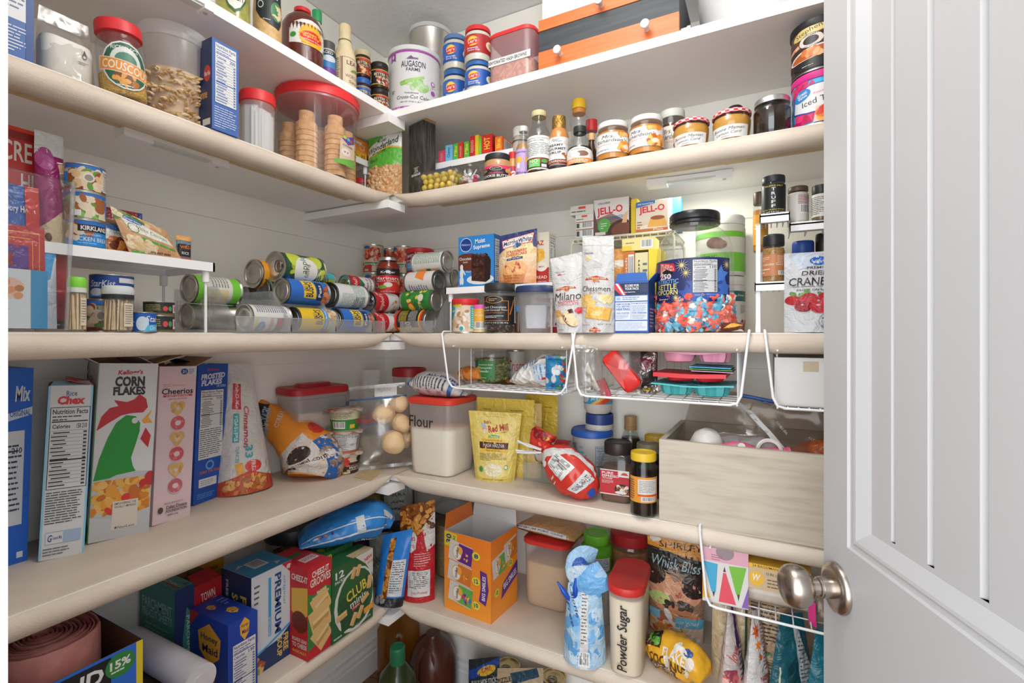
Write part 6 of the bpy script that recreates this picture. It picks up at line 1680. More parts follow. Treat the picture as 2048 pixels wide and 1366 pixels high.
def popcorn(t):
 rg=random.Random(17)
 for nm,n,zlo,zhi,size,specs in(('popcorn',520,.05,.3,.0112,['popcorn_red','popcorn_red','popcorn_blue','popcorn_blue','popcorn_white','#e8776a']),('popcorn_crumbs',420,.012,.14,.0052,['popcorn_red','popcorn_blue','#2f6f98','popcorn_white','#c8463a','#7fb8cc'])):
  pts=[]
  while len(pts)<n:
   an=rg.uniform(0,2*PI)
   k=rg.choice((.88,.9,.8,.6))if nm=='popcorn' else rg.uniform(.86,.95)
   z=h*rg.uniform(zlo,zhi+.12*max(0,math.sin(an+a-.4)))
   if nm=='popcorn' and k<.7 and z<h*.2:
    continue
   pts.append((r*k*math.cos(an),r*k*math.sin(an),z))
  heap(nm,t,pts,size,specs,(1,1,.9),.55,3+n,10,7)
vessel('popcorn_jar','huge clear jar of red and blue popcorn with a black lid and navy label','jar',p,a,[('jar',pr,'clear_plastic'),('lid',[(r*.64,h*.895),(r*.66,h*.9),(r*.66,h*.92),(r*.63,h*.925),(r*.66,h*.935),(r*.66,h*.98),(r*.63,h*.995),(0,h)],'#1f2124:r25')],[dict(r=r+.0008,z0=h*.245,z1=h*.59,arc=150,center=-108,c='#232c5e',art=[('w',.72,.25,.2,.22,6,['#2f4a9a','#3a5fae'],.02),('s',.88,.6,.05,.1,5,'#4a7ac8'),('s',.92,.3,.05,.11,5,'#3f6ab8'),('s',.55,.18,.045,.1,5,'#2f4a98'),('s',.62,.4,.04,.09,5,'#2f4a98'),('p',[(.22,.96),(.42,.9),(.44,.72),(.22,.6)],'#b8282c'),('p',[(.24,.93),(.41,.87),(.42,.74),(.24,.64)],'#d8ccc4'),T('WEAVER',.33,.8,.18,.2,'#b8282c',-4,.03),('p',[(.26,.72),(.33,.78),(.42,.7),(.34,.6)],'#1a1a22'),T('250',.31,.61,.16,.13,'#e8dcdc',0,.04),T('PATRIOTIC',.32,.49,.3,.1,'#7fb0d8',0,.01),T('KETTLE',.32,.37,.26,.12,'#e6dc8a',0,.02),T('POPCORN',.31,.24,.3,.12,'#e6dc8a',0,.02),('s',.5,.84,.012,.075,12,'#e0d08a'),('s',.54,.66,.01,.06,12,'#e0d08a'),('s',.44,.1,.01,.05,12,'#e0d08a'),('s',.95,.84,.012,.06,12,'#e0d08a'),('n',.6,.2,.84,.95,'110','#333','#e8e8ea'),('l',.62,.12,.84,.17,2,'#a8b4d8'),('l',.22,.06,.4,.1,1,'#d8d8e0')])],extra=popcorn)
X,Y,Z=onR(1478,.012)
pouch('candy_wrapper','small brown and orange crumpled candy wrapper at the shelf edge','wrapper',(X-.012,Y+.004,z3+.001),rad(-8),.045,.02,.016,'#5a2c1c',[('p',[(.1,.4),(.5,.95),(.95,.7),(.6,.5)],'#e0a03a'),('p',[(.4,.1),(.9,.3),(.98,.1)],'#d8d4cc')],kind='pillow',seed=40,amp=.004)
X,Y,Z=onR(1516,.03)
sr=root('spice_rack','white stepped plastic spice rack with one front post','spice rack',(X,Y,z3),rad(0))
h1,h2=zat(Z,565)-z3,zat(Z,430)-z3
hs=zat(Z+.05,457)-z3
m=M()
m.box(-.0045,.0045,0,.012,0,.015,'trim_white')
m.box(-.004,.004,.001,.011,.012,h1-.018,'trim_white')
m.box(-.004,.004,.005,.014,h1-.018,h2-.02,'trim_white')
m.build('post',sr)
tw=(onR(1578,.03)[0]-X)
for nm,za,x0,x1,y0,y1 in(('tray',h1,-.006,tw*.92,-.008,.07),('tray',h2,.003,tw*1.03,-.004,.07),('tray',hs,tw*1.035,tw*1.035+.16,.025,.11)):
 m=M()
 m.box(x0,x1,y0,y1,za-.006,za-.003,'trim_white')
 m.box(x0,x1,y0,y0+.002,za-.018,za,'trim_white')
 m.box(x0,x0+.002,y0,y1,za-.018,za,'trim_white')
 m.box(x1-.002,x1,y0,y1,za-.018,za,'trim_white')
 for k in range(1,5):
  xx=x0+(x1-x0)*k/5
  m.box(xx-.001,xx+.001,y0+.003,y1,za-.016,za-.006,'trim_white')
 m.build(nm,sr)
m=M()
m.box(tw*1.035+.13,tw*1.035+.138,.1,.11,0,hs-.018,'trim_white')
m.box(-.004,.004,.062,.07,0,h2-.018,'trim_white')
m.build('rear_post',sr)
def spice(name,lab,px,w,yt,ins,base,body,fill,lidc,c=None,art=(),z0=.12,z1=.62,top=.7,lidh=.2,facets=36):
 p,r,h,a=cyl('R',px,w,yt,ins,base)
 pr=[(0,.001),(r*.9,0),(r,.004),(r,h*(.96-lidh)*.9),(r*.9,h*(1-lidh))]
 parts=[('jar',pr,body)]
 if fill:
  parts.append(('contents',inner(pr,h*top,.96),fill))
 parts.append(('lid',screw_lid(r*.98,h*(1-lidh),h*lidh),lidc))
 lb=[dict(r=r+.0005,z0=h*z0,z1=h*z1,arc=190,c=c,art=list(art))]if c else[]
 return vessel(name,lab,'jar',p,a,parts,lb)
spice('spice_jar','orange spice jar partly hidden behind the black truffle salt jar',1521,30,382,.095,z3+hs*.78,'glass','#b8782c','#4a3a2c','#c9913a',[T('SP',.5,.6,.5,.2,'#f0e6c8')])
spice('spice_jar','tall black-labelled truffle salt jar on the upper spice tray',1547,48,348,.03,z3+h2-.0026,'glass','salt','#22242a','#191a1b',[T('TRUFFLE SALT',.5,.94,.5,.05,'#c8b04a'),T('T',.5,.83,.1,.1,'#e8e8e8'),T('R',.5,.69,.1,.1,'#e8e8e8'),T('U',.5,.55,.1,.1,'#e8e8e8'),T('F',.5,.41,.1,.1,'#e8e8e8'),T('F',.5,.27,.1,.1,'#e8e8e8'),T('BLACK TRUFFLE INFUSED',.5,.15,.6,.035,'#c8b04a'),T('NET WT 5.3 OZ (150g)',.5,.06,.66,.06,'#e0e0e0')],z0=.02,z1=.76,top=.76,lidh=.17)
spice('salt_jar','clear jar of white salt with a brown lid beside the truffle salt',1596,42,370,.075,z3+hs-.0026,'glass','salt','#5a4640','#e0dad4',[('l',.5,.6,.95,.95,6,'#9a4a44'),('b',.56,.25,.9,.58)],z0=.12,z1=.8,top=.84,lidh=.13)
spice('spice_jar','spice jar with a black cap and white label at the door edge',1643,40,367,.05,z3+hs-.0026,'glass','#7a5a3a','#26282a','#d6d4cc',[('l',.05,.1,.6,.9,10,'#555'),('e',.75,.5,.1,.14,'#d8b04a')],z0=.12,z1=.74,lidh=.24)
spice('spice_jar','coriander seed jar with a black lid on the lower spice tray',1547,45,467,.03,z3+h1-.0026,'glass','spice_tan','#1f2022','#b5764e',[T('Coriander Seed',.42,.55,.7,.12,'#efe4d8',0,.005),('l',.1,.68,.4,.92,3,'#e8d8c8'),('l',.6,.6,.96,.95,6,'#e8d0c0'),('l',.1,.1,.4,.4,2,'#e8d8c8'),('b',.62,.04,.96,.24)],z0=.15,z1=.58,top=.72,lidh=.23)
spice('spice_jar','spice jar with a bright blue lid behind the dried cranberry bag',1606,46,480,.12,3,'glass','spice_tan','#27479a','#24418c',[('r',0,.9,1,1,'#d8c8b0')],z0=.3,z1=.74,top=.84,lidh=.14)
spice('spice_jar','spice jar with a black lid deep beside the door edge',1648,36,465,.13,3,'glass','spice_tan','#2a2422','#6a5646',[],lidh=.18)
spice('chia_jar','clear jar of seeds with a white lid and pink label left of the cranberry bag',1593,44,533,.035,3,'glass','#4a4038','#dcdcda','#e6e2e4',[('r',0,.0,1,.1,'#a82a6a'),('r',.4,.06,1,.96,'#d8b8d0'),('r',.4,.9,1,.99,'#a83a78'),('l',.44,.1,.96,.86,12,'#6a4a66'),('e',.12,.5,.12,.3,'#3a2a28')],z0=.1,z1=.66,top=.3,lidh=.16)
X,Y,Z=onR(1640,.002)
h=at_z('R',1640,.002,500)-z3
pouch('cranberry_bag','white bag of dried cranberries with red berries, cut off by the door','bag',(X,Y+.022,z3),rad(4),.118,h,.045,'#ced0d4',[('p',[(.08,.97),(.5,1),(.5,.84),(.2,.78)],'#c8d2e2'),('e',.5,.885,.14,.055,'#2a5cae'),T('Kroger',.5,.885,.22,.05,'#f0f4fa',0,0,.1),T('PREMIUM',.5,.8,.36,.03,'#3a3230'),T('DRIED',.44,.735,.4,.055,'#3a2c2a',0,.01,.1),T('CRANBERRIES',.56,.63,1.0,.1,'#3a2420',0,.01,.1),('l',.1,.56,.9,.58,1,'#6a5a56'),T('RECIPE ON BACK',.42,.525,.5,.025,'#3a3230',0,.01),('w',.3,.47,.26,.03,8,['#5f8a44','#7aa05a'],.006),('e',.12,.4,.11,.06,'#a8242f'),('e',.34,.42,.13,.065,'#b02a34'),('e',.6,.43,.14,.065,'#a8242f'),('e',.26,.32,.13,.065,'#8f1c28'),('e',.5,.31,.16,.075,'#b02a34'),('e',.8,.36,.15,.07,'#a8242f'),('e',.47,.335,.03,.012,'#e0a0a4'),('e',.24,.34,.02,.01,'#e0a0a4'),('e',.8,.14,.34,.14,'#8a8e94'),('e',.8,.14,.32,.13,'#ced0d4'),T('NO',.78,.22,.14,.03,'#333',0,.02),T('ARTIFICIAL',.74,.18,.44,.03,'#333',0,.02),('l',.5,.06,.96,.15,4,'#777')],seal=.04,seed=50,amp=.004)
# ================================================================ wire baskets under the eye-level shelf
zb3=EYE-.1425
fr3=-.013
A,B=onR(906,fr3),onR(1124,fr3)
basket('white wire basket under the shelf holding the pumpkin seeds and marshmallows',A[:2],B[:2],z3,zb3,.27,.034)
A2,B2=onR(1163,fr3),onR(1474,fr3)
basket('white wire basket under the shelf holding the pink and teal baking molds',A2[:2],B2[:2],z3,zb3,.27,.022)
A3,B3=onR(1555,fr3),onR(1760,fr3)
basket('white wire basket under the shelf holding the plain white box',A3[:2],B3[:2],z3,zb3,.27,.022)
zf=zb3+.0035
p,r,h,a=cyl('R',984,70,703,.09,zf)
def seedfill(t):
 rg=random.Random(2)
 pts=[(r*.9*math.cos(q),r*.9*math.sin(q),rg.uniform(.006,h*.78))for q in[rg.uniform(0,6.28)for _ in range(170)]]
 heap('pumpkin_seeds',t,pts,.0045,['#8a8f4e','#6f7a3c','#a3a468','#54602c'],(1.5,.6,.9),.1,3,6,4)
vessel('seed_tub','clear tub of pumpkin seeds with a green label in the wire basket','tub',p,a,[('tub',[(0,.001),(r*.92,0),(r*.95,.004),(r,h*.84)],'clear_plastic'),('seeds',[(0,.004),(r*.86,.005),(r*.9,h*.78),(0,h*.8)],'seeds'),('lid',[(r*1.02,h*.83),(r*1.08,h*.85),(r*1.08,h*.9),(r,h*.92),(r*.97,h),(0,h)],'clear_plastic')],[dict(r=r+.0004,z0=h*.12,z1=h*.72,arc=75,center=-118,c='#2f7a3c',art=[('r',0,0,.18,1,'#26465f'),T('Roasted & Salted',.58,.8,.66,.07,'#e8f0e4'),T('Pumpkin',.56,.62,.6,.12,'#eef4ea',0,.01),T('Seeds',.5,.46,.44,.12,'#eef4ea',0,.01),('l',.3,.08,.8,.14,1,'#cfe0c8')])],extra=seedfill)
p,r,h,a=cyl('R',1032,40,700,.19,zf)
tin('shortening_can','pale can with red script lettering behind the pumpkin seeds','can',p,r,h,a,'#c9c8bc',[T('Crisco',.5,.5,.7,.4,'#b0303c',0,0,.2)],arc=150)
X,Y,Z=onR(1062,.06)
L=100*Z/FPX
sack('marshmallow_bag','clear bag of marshmallows with blue print lying in the wire basket','bag',(X,Y+.03,zf),rad(8),[(-.55*L,0,.012),(-.34*L,0,.022),(0,0,.036),(.3*L,0,.044),(.5*L,.02,.04),(.55*L,.03,.03)],[(.003,.004),(.02,.022),(.036,.036),(.044,.042),(.036,.04),(.01,.012)],bumpy('marsh','#eae6de',.55,55,1,.012,'voronoi','#f4f2ec',50),[('p',[(.3,.4),(.75,.42),(.8,.82),(.5,.88),(.3,.6)],'#e6eef6'),('l',.34,.44,.7,.78,9,'#5f96d0'),('r',.62,.52,.68,.72,'#d8322c'),('l',.1,.3,.3,.5,5,'#6fa4d8')],amp=.004,fr=40,seed=3,flat=.0005,W=.08,H=.1,box=(.28,0,.72,1))
X,Y,Z=onR(1122,.05)
pouch('snack_bag','crumpled blue, green and red snack bag at the end of the first wire basket','bag',(X-.012,Y,zf),rad(20),.055,.085,.04,'#2f86b8',[('w',.5,.5,.48,.48,26,['#3f9a4c','#e8ecf0','#c83a30','#2a6ab0','#e8e0d8'],.009,1)],kind='pillow',seed=60,amp=.007)
X,Y,Z=onR(938,.1)
sack('cheese_snack_bag','rolled orange snack bag at the back of the first wire basket','bag',(X,Y,zf),rad(-10),[(-.04,0,.02),(-.01,0,.026),(.03,0,.026),(.045,0,.03)],[(.008,.01),(.02,.02),(.016,.016),(.02,.01)],'#d8893c',[('w',.5,.3,.4,.3,12,['#e8b070','#b8642c','#f0d8b0'],.008)],amp=.005,W=.05,H=.08)
X,Y,Z=onR(1010,.15)
pouch('trail_mix_bag','dark brown and navy bag lying flat on the first wire basket','bag',(X,Y-.04,zf+.001),0,.11,.075,.016,'#5a3a26',[('r',0,0,.3,1,'#222c4a'),('w',.65,.5,.3,.4,24,['#8a5a30','#b07a40','#3a2418'],.008)],kind='pillow',seed=61,amp=.003,rot=(rad(-88),0,0))
X,Y,Z=onR(1186,.0)
def stick(o,F):
 m=M()
 m.tube([(-.012,.0,.075),(.012,-.004,.02)],.0035,'#d8cdbd',8)
 m.tube([(.0,.004,.03),(.016,.0,.012)],.005,'#b8b0a8',8)
 m.build('icing_tool',o)
pouch('zip_bag','clear bag with a pale wooden stick hanging over the basket front','bag',(X,Y-.006,zf-.003),rad(12),.062,.118,.03,'film',kind='pillow',seed=62,amp=.008,extra=stick,shear=-.02)
X,Y,Z=onR(1240,.02)
def redmold(o,F):
 m=M()
 m.lathe([(.8,0),(1,.006),(1,.02),(.85,.026),(0,.026)],'#cf2f2c:r30',sq=(.022,.05,.012),xf=Matrix.Translation((.004,.006,.055))@Matrix.Rotation(rad(-38),4,'Y')@Matrix.Rotation(rad(90),4,'X'))
 m.build('red_mold',o)
 m=M()
 m.box(-.042,-.02,-.006,.004,.006,.05,'#b83a48',Matrix.Rotation(rad(-24),4,'Y'))
 m.build('red_strip',o)
pouch('zip_bag','clear bag around glossy red silicone pieces in the wire basket','bag',(X,Y+.005,zf),rad(5),.09,.125,.05,'film',kind='pillow',seed=63,amp=.006,extra=redmold)
X,Y,Z=onR(1286,.07)
def picks(o,F):
 m=M()
 rg=random.Random(9)
 for i in range(8):
  x=rg.uniform(-.01,.02)
  m.tube([(x,-.012,.07),(x+rg.uniform(-.025,-.005),-.005,.125)],.0014,'#b8805c',5)
 m.build('wooden_picks',o)
pouch('foil_bag','silver and black foil bag with wooden picks beside the pink molds','bag',(X,Y,zf),rad(-8),.07,.115,.045,'foil',[('p',[(.5,.1),(.95,.2),(.9,.5),(.6,.4)],'#2a2424'),('e',.4,.3,.2,.14,'#cfc8c0'),('p',[(.5,.75),(.9,.7),(.75,.45)],'#6a2436'),('w',.6,.15,.2,.1,7,['#d8c02e','#e8e0c0'],.004),('p',[(.05,.8),(.4,1),(.9,1),(.5,.7)],'#3a3230')],kind='pillow',seed=64,amp=.007,extra=picks)
def mold(name,lab,px0,px1,z0,dz,ins,depth,c,bumps,rim=.003,wave=0,flare=1.0,group=None):
 """silicone baking mold: flat sheet with moulded cups hanging below or standing above"""
 a0,b0=onR(px0,ins),onR(px1,ins)
 w=b0[0]-a0[0]
 m=M()
 def P(s):
  return lambda u,v:(u*w,v*depth,dz+s*rim/2+wave*(math.cos(u*2*PI)-1)*.5+wave*.3*math.cos(v*3))
 m.grid(G(P(1),12,4),c)
 gb=G(P(-1),12,4)
 gb.P=[row[::-1]for row in gb.P]
 m.grid(gb,c)
 for e in(0,1):
  q=[P(1)(e,v/4)for v in range(5)]+[P(-1)(e,v/4)for v in range(4,-1,-1)]
  m.add(q,[tuple(range(10))],c)
  q=[P(1)(u/12,e)for u in range(13)]+[P(-1)(u/12,e)for u in range(12,-1,-1)]
  m.add(q,[tuple(range(26))],c)
 for(cx,cy_,rx,ry,h,n,st)in bumps:
  rs=[]
  for k,zz in((1,0),(.97,h*.5),(.85,h*.9),(.6,h)):
   rs.append([(w*cx+rx*k*(1+st*math.cos(n*t))*math.cos(t),depth*cy_+ry*k*(1+st*math.cos(n*t))*math.sin(t),dz+zz)for t in[2*PI*i/32 for i in range(32)]])
  m.rings(rs if h>0 else[q[::-1]for q in rs],c,True,(1,1))
 o=m.build(name,None,(a0[0],a0[1],z0))
 return tag(o,lab,'baking mold',group)
tm=.030
mold('silicone_mold','teal silicone mold with flower cups, lowest of the stacked molds',1302,1468,zf+.001,tm-.002,.015,.16,'#4fb4b8',[(.28,.3,.032,.03,-.026,8,.12),(.72,.3,.034,.03,-.026,8,.12),(.28,.75,.03,.03,-.022,8,.12),(.72,.75,.03,.03,-.022,8,.12)],.003,.004)
mold('silicone_mold','red silicone mold with heart cups between the teal and pink molds',1306,1452,zf+tm+.0028,.017,.018,.15,'#cf2430',[(.34,.3,.03,.03,-.0145,3,.14),(.74,.3,.03,.03,-.0145,3,.14),(.34,.75,.03,.03,-.012,3,.14),(.74,.75,.03,.03,-.012,3,.14)],.009,.002)
zr2=zf+tm+.0028+.017+.009
for i,(c,lab)in enumerate((('#d8a0c8','pale pink plastic sheet at the bottom of the pile of bright sheets'),('#4fa83c','green plastic sheet in the pile under the pink mold'),('#5fb4dc','light blue plastic sheet topmost under the pink mold'))):
 a0,b0=onR(1382,.02),onR(1466,.02)
 m=M()
 m.box(0,b0[0]-a0[0],0,.12,0,.0016,c)
 tag(m.build('plastic_sheet',None,(a0[0]-.002*i,a0[1],zr2+.001+i*.0042+.0),rot=(0,rad(1.2),0)),lab,'sheet')
mold('silicone_mold','pink silicone mold with deep cups on top of the stacked molds',1316,1468,zr2+.0165,.026,.02,.12,mat('#e39ab4:r35'),[(.26,.3,.032,.026,-.024,4,.05),(.74,.3,.03,.026,-.024,8,.09),(.26,.72,.03,.026,-.02,4,.05),(.74,.72,.03,.026,-.02,8,.09)],.005,.005)
mold('silicone_mold','second pink silicone mold turned upwards just below the shelf edge',1332,1458,zr2+.0165+.033,.002,.05,.1,mat('#e08fae:r35'),[(.28,.4,.028,.03,.015,8,.06),(.74,.4,.03,.03,.015,4,.05)],.003,0)
p,w,h,a=boxat('R',1549,1690,716,.006,zf)
carton('cardboard_box','plain white cardboard box with a strip of brown tape, in a wire basket','box',p,a,w,.2,h,'white_card',[('r',.42,.72,.64,.93,'#b3a48c')],top=[('r',0,.48,1,.52,'#cfcdca'),('r',.42,0,.64,.3,'#b3a48c')],cs={'left':'white_card'})
# ================================================================ second lowest shelf, left wall: cereal boxes
z4=SZ[4]
def boxZ(pa,ya,pb,yb,ytop,z):
 """box from the two lower corners of its front on a shelf at height z"""
 a0,b0=onZ(pa,ya,z),onZ(pb,yb,z)
 Z=(a0[2]+b0[2])/2
 return Vector(((a0[0]+b0[0])/2,(a0[1]+b0[1])/2,z)),math.hypot(a0[0]-b0[0],a0[1]-b0[1]),zat(Z,ytop)-z,math.atan2(b0[1]-a0[1],b0[0]-a0[0])
def cylZ(px,py,wpx,ytop,z):
 """round thing whose front foot is seen at (px, py) on a surface at height z"""
 c=math.cos(math.atan((px-1024)/FPX))
 x,y,Z=onZ(px,py,z)
 r=wpx*Z/FPX*c/2
 d=Vector((x-CAM.x,y-CAM.y)).normalized()
 x,y,Z=x+d.x*r,y+d.y*r,Z+r*c
 r=wpx*Z/FPX*c/2
 return Vector((x,y,z)),r,zat(Z,ytop)-z,math.atan2(CAM.x-x,-(CAM.y-y))
LEAN=rad(2.5)
p,w,h,a=boxZ(-62,1140,44,1122,737,z4)
a=PI/2
carton('cereal_box','bright blue snack mix box cut off by the door frame','cereal box',(.105,p.y,z4),a,w,.1,h,'#1f5fc0',[('r',.3,.2,.86,.68,'#dfe3ea'),('l',.34,.24,.82,.62,14,'#2a3a5a'),T('210',.72,.58,.2,.03,'#222',0,.02),T('Mix',.8,.87,.3,.08,'#e8eef6',0,.03,.1),('p',[(0,.74),(1,.8),(1,.76),(0,.7)],'#cfe0f0'),T('ORIGINAL',.76,.77,.4,.03,'#1f4a90',4),('r',.78,.03,.9,.06,'#e8ecf2')],rot=(0,rad(1.5),a))
p,w,h,a=boxZ(76,1125,168,1104,772,z4)
carton('cereal_box','pale blue rice cereal box with a large nutrition panel','cereal box',p,a,w,.115,h,'#e3e6e9',[('r',0,0,.05,1,'#8cc4e4'),('r',.95,0,1,1,'#8cc4e4'),T('Rice',.52,.955,.24,.03,'#2f5a8a',0,.01),T('Chex',.52,.915,.62,.05,'#c8242c',0,.05,.1),('n',.07,.4,.96,.875,'150 210','#222','#e3e6e9'),('l',.08,.2,.9,.39,13,'#3a3a40'),('r',.12,.085,.9,.155,'#9ab0cc'),('r',.13,.089,.5,.151,'#e3e6e9'),T('G',.22,.12,.1,.04,'#24488c',0,.02,.2),T('General Mills',.38,.12,.2,.02,'#24488c'),('l',.08,.02,.7,.07,3,'#666')],[('g',0,0,1,1,'#4f9fd0','#a8d4ec',6),('p',[(.3,.78),(.95,.62),(.95,.52),(.3,.4),(.0,.5),(0,.7)],'#dfe6ec'),T('X',.6,.6,.5,.14,'#b02430',0,.05),('p',[(.6,.9),(1,1),(.6,1)],'#cfe4f0'),('l',.3,.05,.9,.12,3,'#cfe4f2')],top=[('r',0,0,1,1,'#b4d4e6'),('l',.1,.2,.6,.7,3,'#5a7a9a')],rot=(0,LEAN,a),flaps=(('front',-78,.03,'#a8cfe6'),('right',-75,.04,'#c04048')))
p,w,h,a=boxZ(174,1090,297,1060,727,z4)
carton('cereal_box','tall white corn flakes box with a green and red rooster','cereal box',p,a,w,.125,h,'#e6e6e6',[T('Kellogg’s',.53,.945,.42,.035,'#b0242c',2,.03,.2),T('CORN',.53,.895,.5,.06,'#26262a',0,.05),T('FLAKES',.53,.84,.54,.05,'#26262a',0,.05),('p',[(.03,.62),(.1,.7),(.22,.745),(.36,.755),(.28,.79),(.5,.775),(.62,.79),(.7,.82),(.82,.79),(.86,.74),(.78,.71),(.6,.71),(.42,.7),(.24,.665)],'#b5232e'),('p',[(.03,.34),(.1,.46),(.22,.58),(.34,.66),(.5,.7),(.66,.69),(.74,.65),(.74,.6),(.68,.52),(.62,.45),(.66,.4),(.74,.355)],'#1f8a30'),('e',.65,.665,.055,.017,'#e6e6e6'),('p',[(.76,.66),(.94,.73),(.88,.68),(.96,.645),(.8,.645)],'#e0a03a'),('p',[(.84,.62),(.94,.57),(.9,.5),(.76,.555)],'#b5232e'),('p',[(0,.31),(.4,.36),(.7,.37),(1,.36),(1,.12),(.6,.1),(.3,.1),(0,.12)],'#bfc1c4'),('w',.5,.235,.48,.1,120,['#d8922e','#e0a84a','#c87a22','#eaba66','#b8661e'],.0095,1),('w',.6,.18,.34,.05,8,['#c8342a','#d85040'],.009),('w',.9,.31,.08,.04,5,['#b5282a'],.009),('p',[(0,.14),(.5,.11),(1,.15),(1,.0),(0,0)],'#c0c2c5'),('r',.36,.05,.78,.21,'#e2d8cc'),T('EMPOWERING THE',.57,.195,.36,.013,'#333',0,.01),T('VISUALLY IMPAIRED',.57,.177,.36,.013,'#333',0,.01),T('NaviLens',.6,.06,.28,.016,'#666'),('e',.43,.06,.02,.007,'#555'),('r',0,0,.012,1,'#2f8a3a')],[('g',0,.5,1,1,'#c8c8c8','#dadada',2),T('CORN',.4,.9,.3,.04,'#333',0,.03),T('FLAKES',.4,.86,.3,.03,'#333',0,.03),T('Crispy',.4,.8,.3,.03,'#8a2a44',0,.02),('g',0,.3,1,.52,'#7fa8c0','#c8c8c8',5),('e',.5,.2,.6,.16,'#d8dcdc'),('w',.5,.22,.4,.1,40,['#5a3a22','#7a5230','#3f2818','#8a6238'],.008),('r',0,0,1,.1,'#2f8a3a'),('w',.04,.92,.16,.06,20,['#6a4a30','#8a6440'],.006)],rot=(0,rad(2.8),a),flaps=(('left',62,.05,'#d8d4d0'),('right',70,.05,'#d0ccc8'),('back',40,.03,'#c9c4be')))
p,w,h,a=boxZ(304,1054,380,1030,733,z4)
RING=lambda x,y,c,c2:[('e',x+.01,y-.006,.2,.046,'#cdb2b6'),('e',x,y,.19,.045,c),('w',x,y,.15,.035,14,[c2,c],.004),('e',x,y,.08,.017,'#e6cfd2')]
HEART=lambda x,y:[('e',x-.09,y+.02,.11,.028,'#c9a468'),('e',x+.09,y+.02,.11,.028,'#c9a468'),('p',[(x-.19,y+.018),(x+.19,y+.018),(x+.1,y-.025),(x,y-.048),(x-.1,y-.025)],'#c9a468'),('w',x,y,.14,.03,10,['#d8b880','#b89050'],.004),('p',[(x-.07,y+.014),(x,y+.004),(x+.07,y+.014),(x,y-.018)],'#e6cfd2')]
carton('cereal_box','pale pink cereal box with a column of rings and hearts','cereal box',p,a,w,.125,h,'#e3c9cd',[('p',[(.5,1),(1,1),(1,.93)],'#dfe2e8'),('e',.66,.965,.1,.02,'#2a4a8a'),T('21',.66,.965,.1,.018,'#eef'),('l',.78,.95,.96,.985,3,'#2a4a8a'),T('Strawberry',.52,.875,.36,.018,'#c89a5a',0,0,.2),T('Cheerios',.5,.838,.84,.038,'#2a2426',0,.02),('r',.12,.802,.9,.815,'#b83a3a'),T('A HAPPY HEART SHAPES',.5,.808,.6,.008,'#f0dede'),T('LIMITED EDITION',.5,.788,.5,.012,'#c07a80'),('l',.1,.855,.34,.89,3,'#c88a8a')]+HEART(.52,.725)+RING(.54,.63,'#c05a60','#d07a7c')+HEART(.54,.525)+RING(.54,.43,'#c0525a','#d07070')+HEART(.54,.325)+RING(.54,.225,'#b8606a','#cf8088')+[T('PROUD SPONSOR OF',.52,.12,.5,.01,'#8a6a6e'),T('Celiac Disease',.6,.095,.56,.022,'#3a3436'),T('FOUNDATION',.6,.07,.56,.018,'#3a3436'),T('celiac.org',.5,.045,.28,.014,'#3a3436'),('e',.18,.085,.07,.02,'#4a4446')],[('g',0,0,1,1,'#d3b6ba','#dabfc3',3),('e',.6,.5,.4,.1,'#c89aa0'),('e',.7,.3,.3,.08,'#c08a92'),('e',.6,.5,.2,.05,'#d3b6ba')],rot=(0,LEAN,a),flaps=(('left',60,.04,'#d8bec2'),('right',64,.045,'#cdb4b8'),('back',50,.03,'#c4aaae')))
p,w,h,a=boxZ(386,1013,447,989,728,z4)
carton('cereal_box','dark blue frosted flakes box with a nutrition panel and orange lettering','cereal box',p,a,w,.065,h,'#1f4ea6',[T('Kellogg’s',.5,.955,.4,.025,'#c8303a',0,.03,.2),T('FROSTED',.5,.91,.8,.04,'#eef2f8',4,.04,.2),T('FLAKES',.46,.865,.7,.042,'#eef2f8',4,.04,.2),T('OF CORN',.78,.835,.3,.018,'#dfe6f2',0,.01,.1),('n',.1,.53,.88,.81,'130 200'),('r',.1,.31,.88,.535,'#e6e8ea'),('l',.12,.32,.86,.53,14,'#4a4a50'),T('TONY THE TIGER',.5,.215,.7,.02,'#d8602c',0,.02),('e',.48,.26,.14,.035,'#5f9ad8'),('e',.48,.26,.09,.022,'#1f4ea6'),('r',.14,.11,.72,.17,'#e6e8ec'),('l',.2,.12,.68,.16,3,'#888'),('l',.1,.03,.7,.07,3,'#5f9ad8'),('r',.85,.03,.95,.06,'#e6e8ec')],rot=(0,LEAN,a),flaps=(('left',72,.04,'#223c78'),('back',70,.03,'#2a3050')))
X,Y,Z=onZ(490,986,z4)
pouch('cereal_bag','white bag of cinnamon cereal leaning beside the dark blue box','bag',(X-.015,Y+.008,z4),rad(66),.135,.33,.08,'#dcd8d6',[('p',[(0,0),(1,0),(1,.1),(.6,.17),(0,.1)],'#b84a34'),('w',.5,.07,.36,.06,34,['#c8884a','#d8a060','#a86a34'],.009),('q',.42,.74,.11,.1,-6,'#c83a40'),T('Malt-O-Meal',.43,.74,.22,.1,'#f2ecec',-94,.02,.2),T('Cinnamon',.6,.5,.32,.13,'#b5363e',-96,.02,.2),('q',.36,.5,.07,.11,-4,'#3fa0a4'),T('TOASTERS',.36,.5,.2,.08,'#eef4f4',-94,.03),T('33',.6,.31,.1,.16,'#3fa0a4',-94,.03),T('OUNCES',.36,.3,.12,.07,'#3fa0a4',-94,.01),('e',.66,.2,.16,.045,'#d04038'),('q',.4,.19,.1,.03,-80,'#e0a03a'),T('FREE',.66,.2,.08,.08,'#f6e8e0',-90,.02)],seal=.1,seed=71,amp=.006,top=.5,bot=1.0,rot=(rad(-6),rad(-2),rad(66)))
X,Y,Z=onZ(596,968,z4)
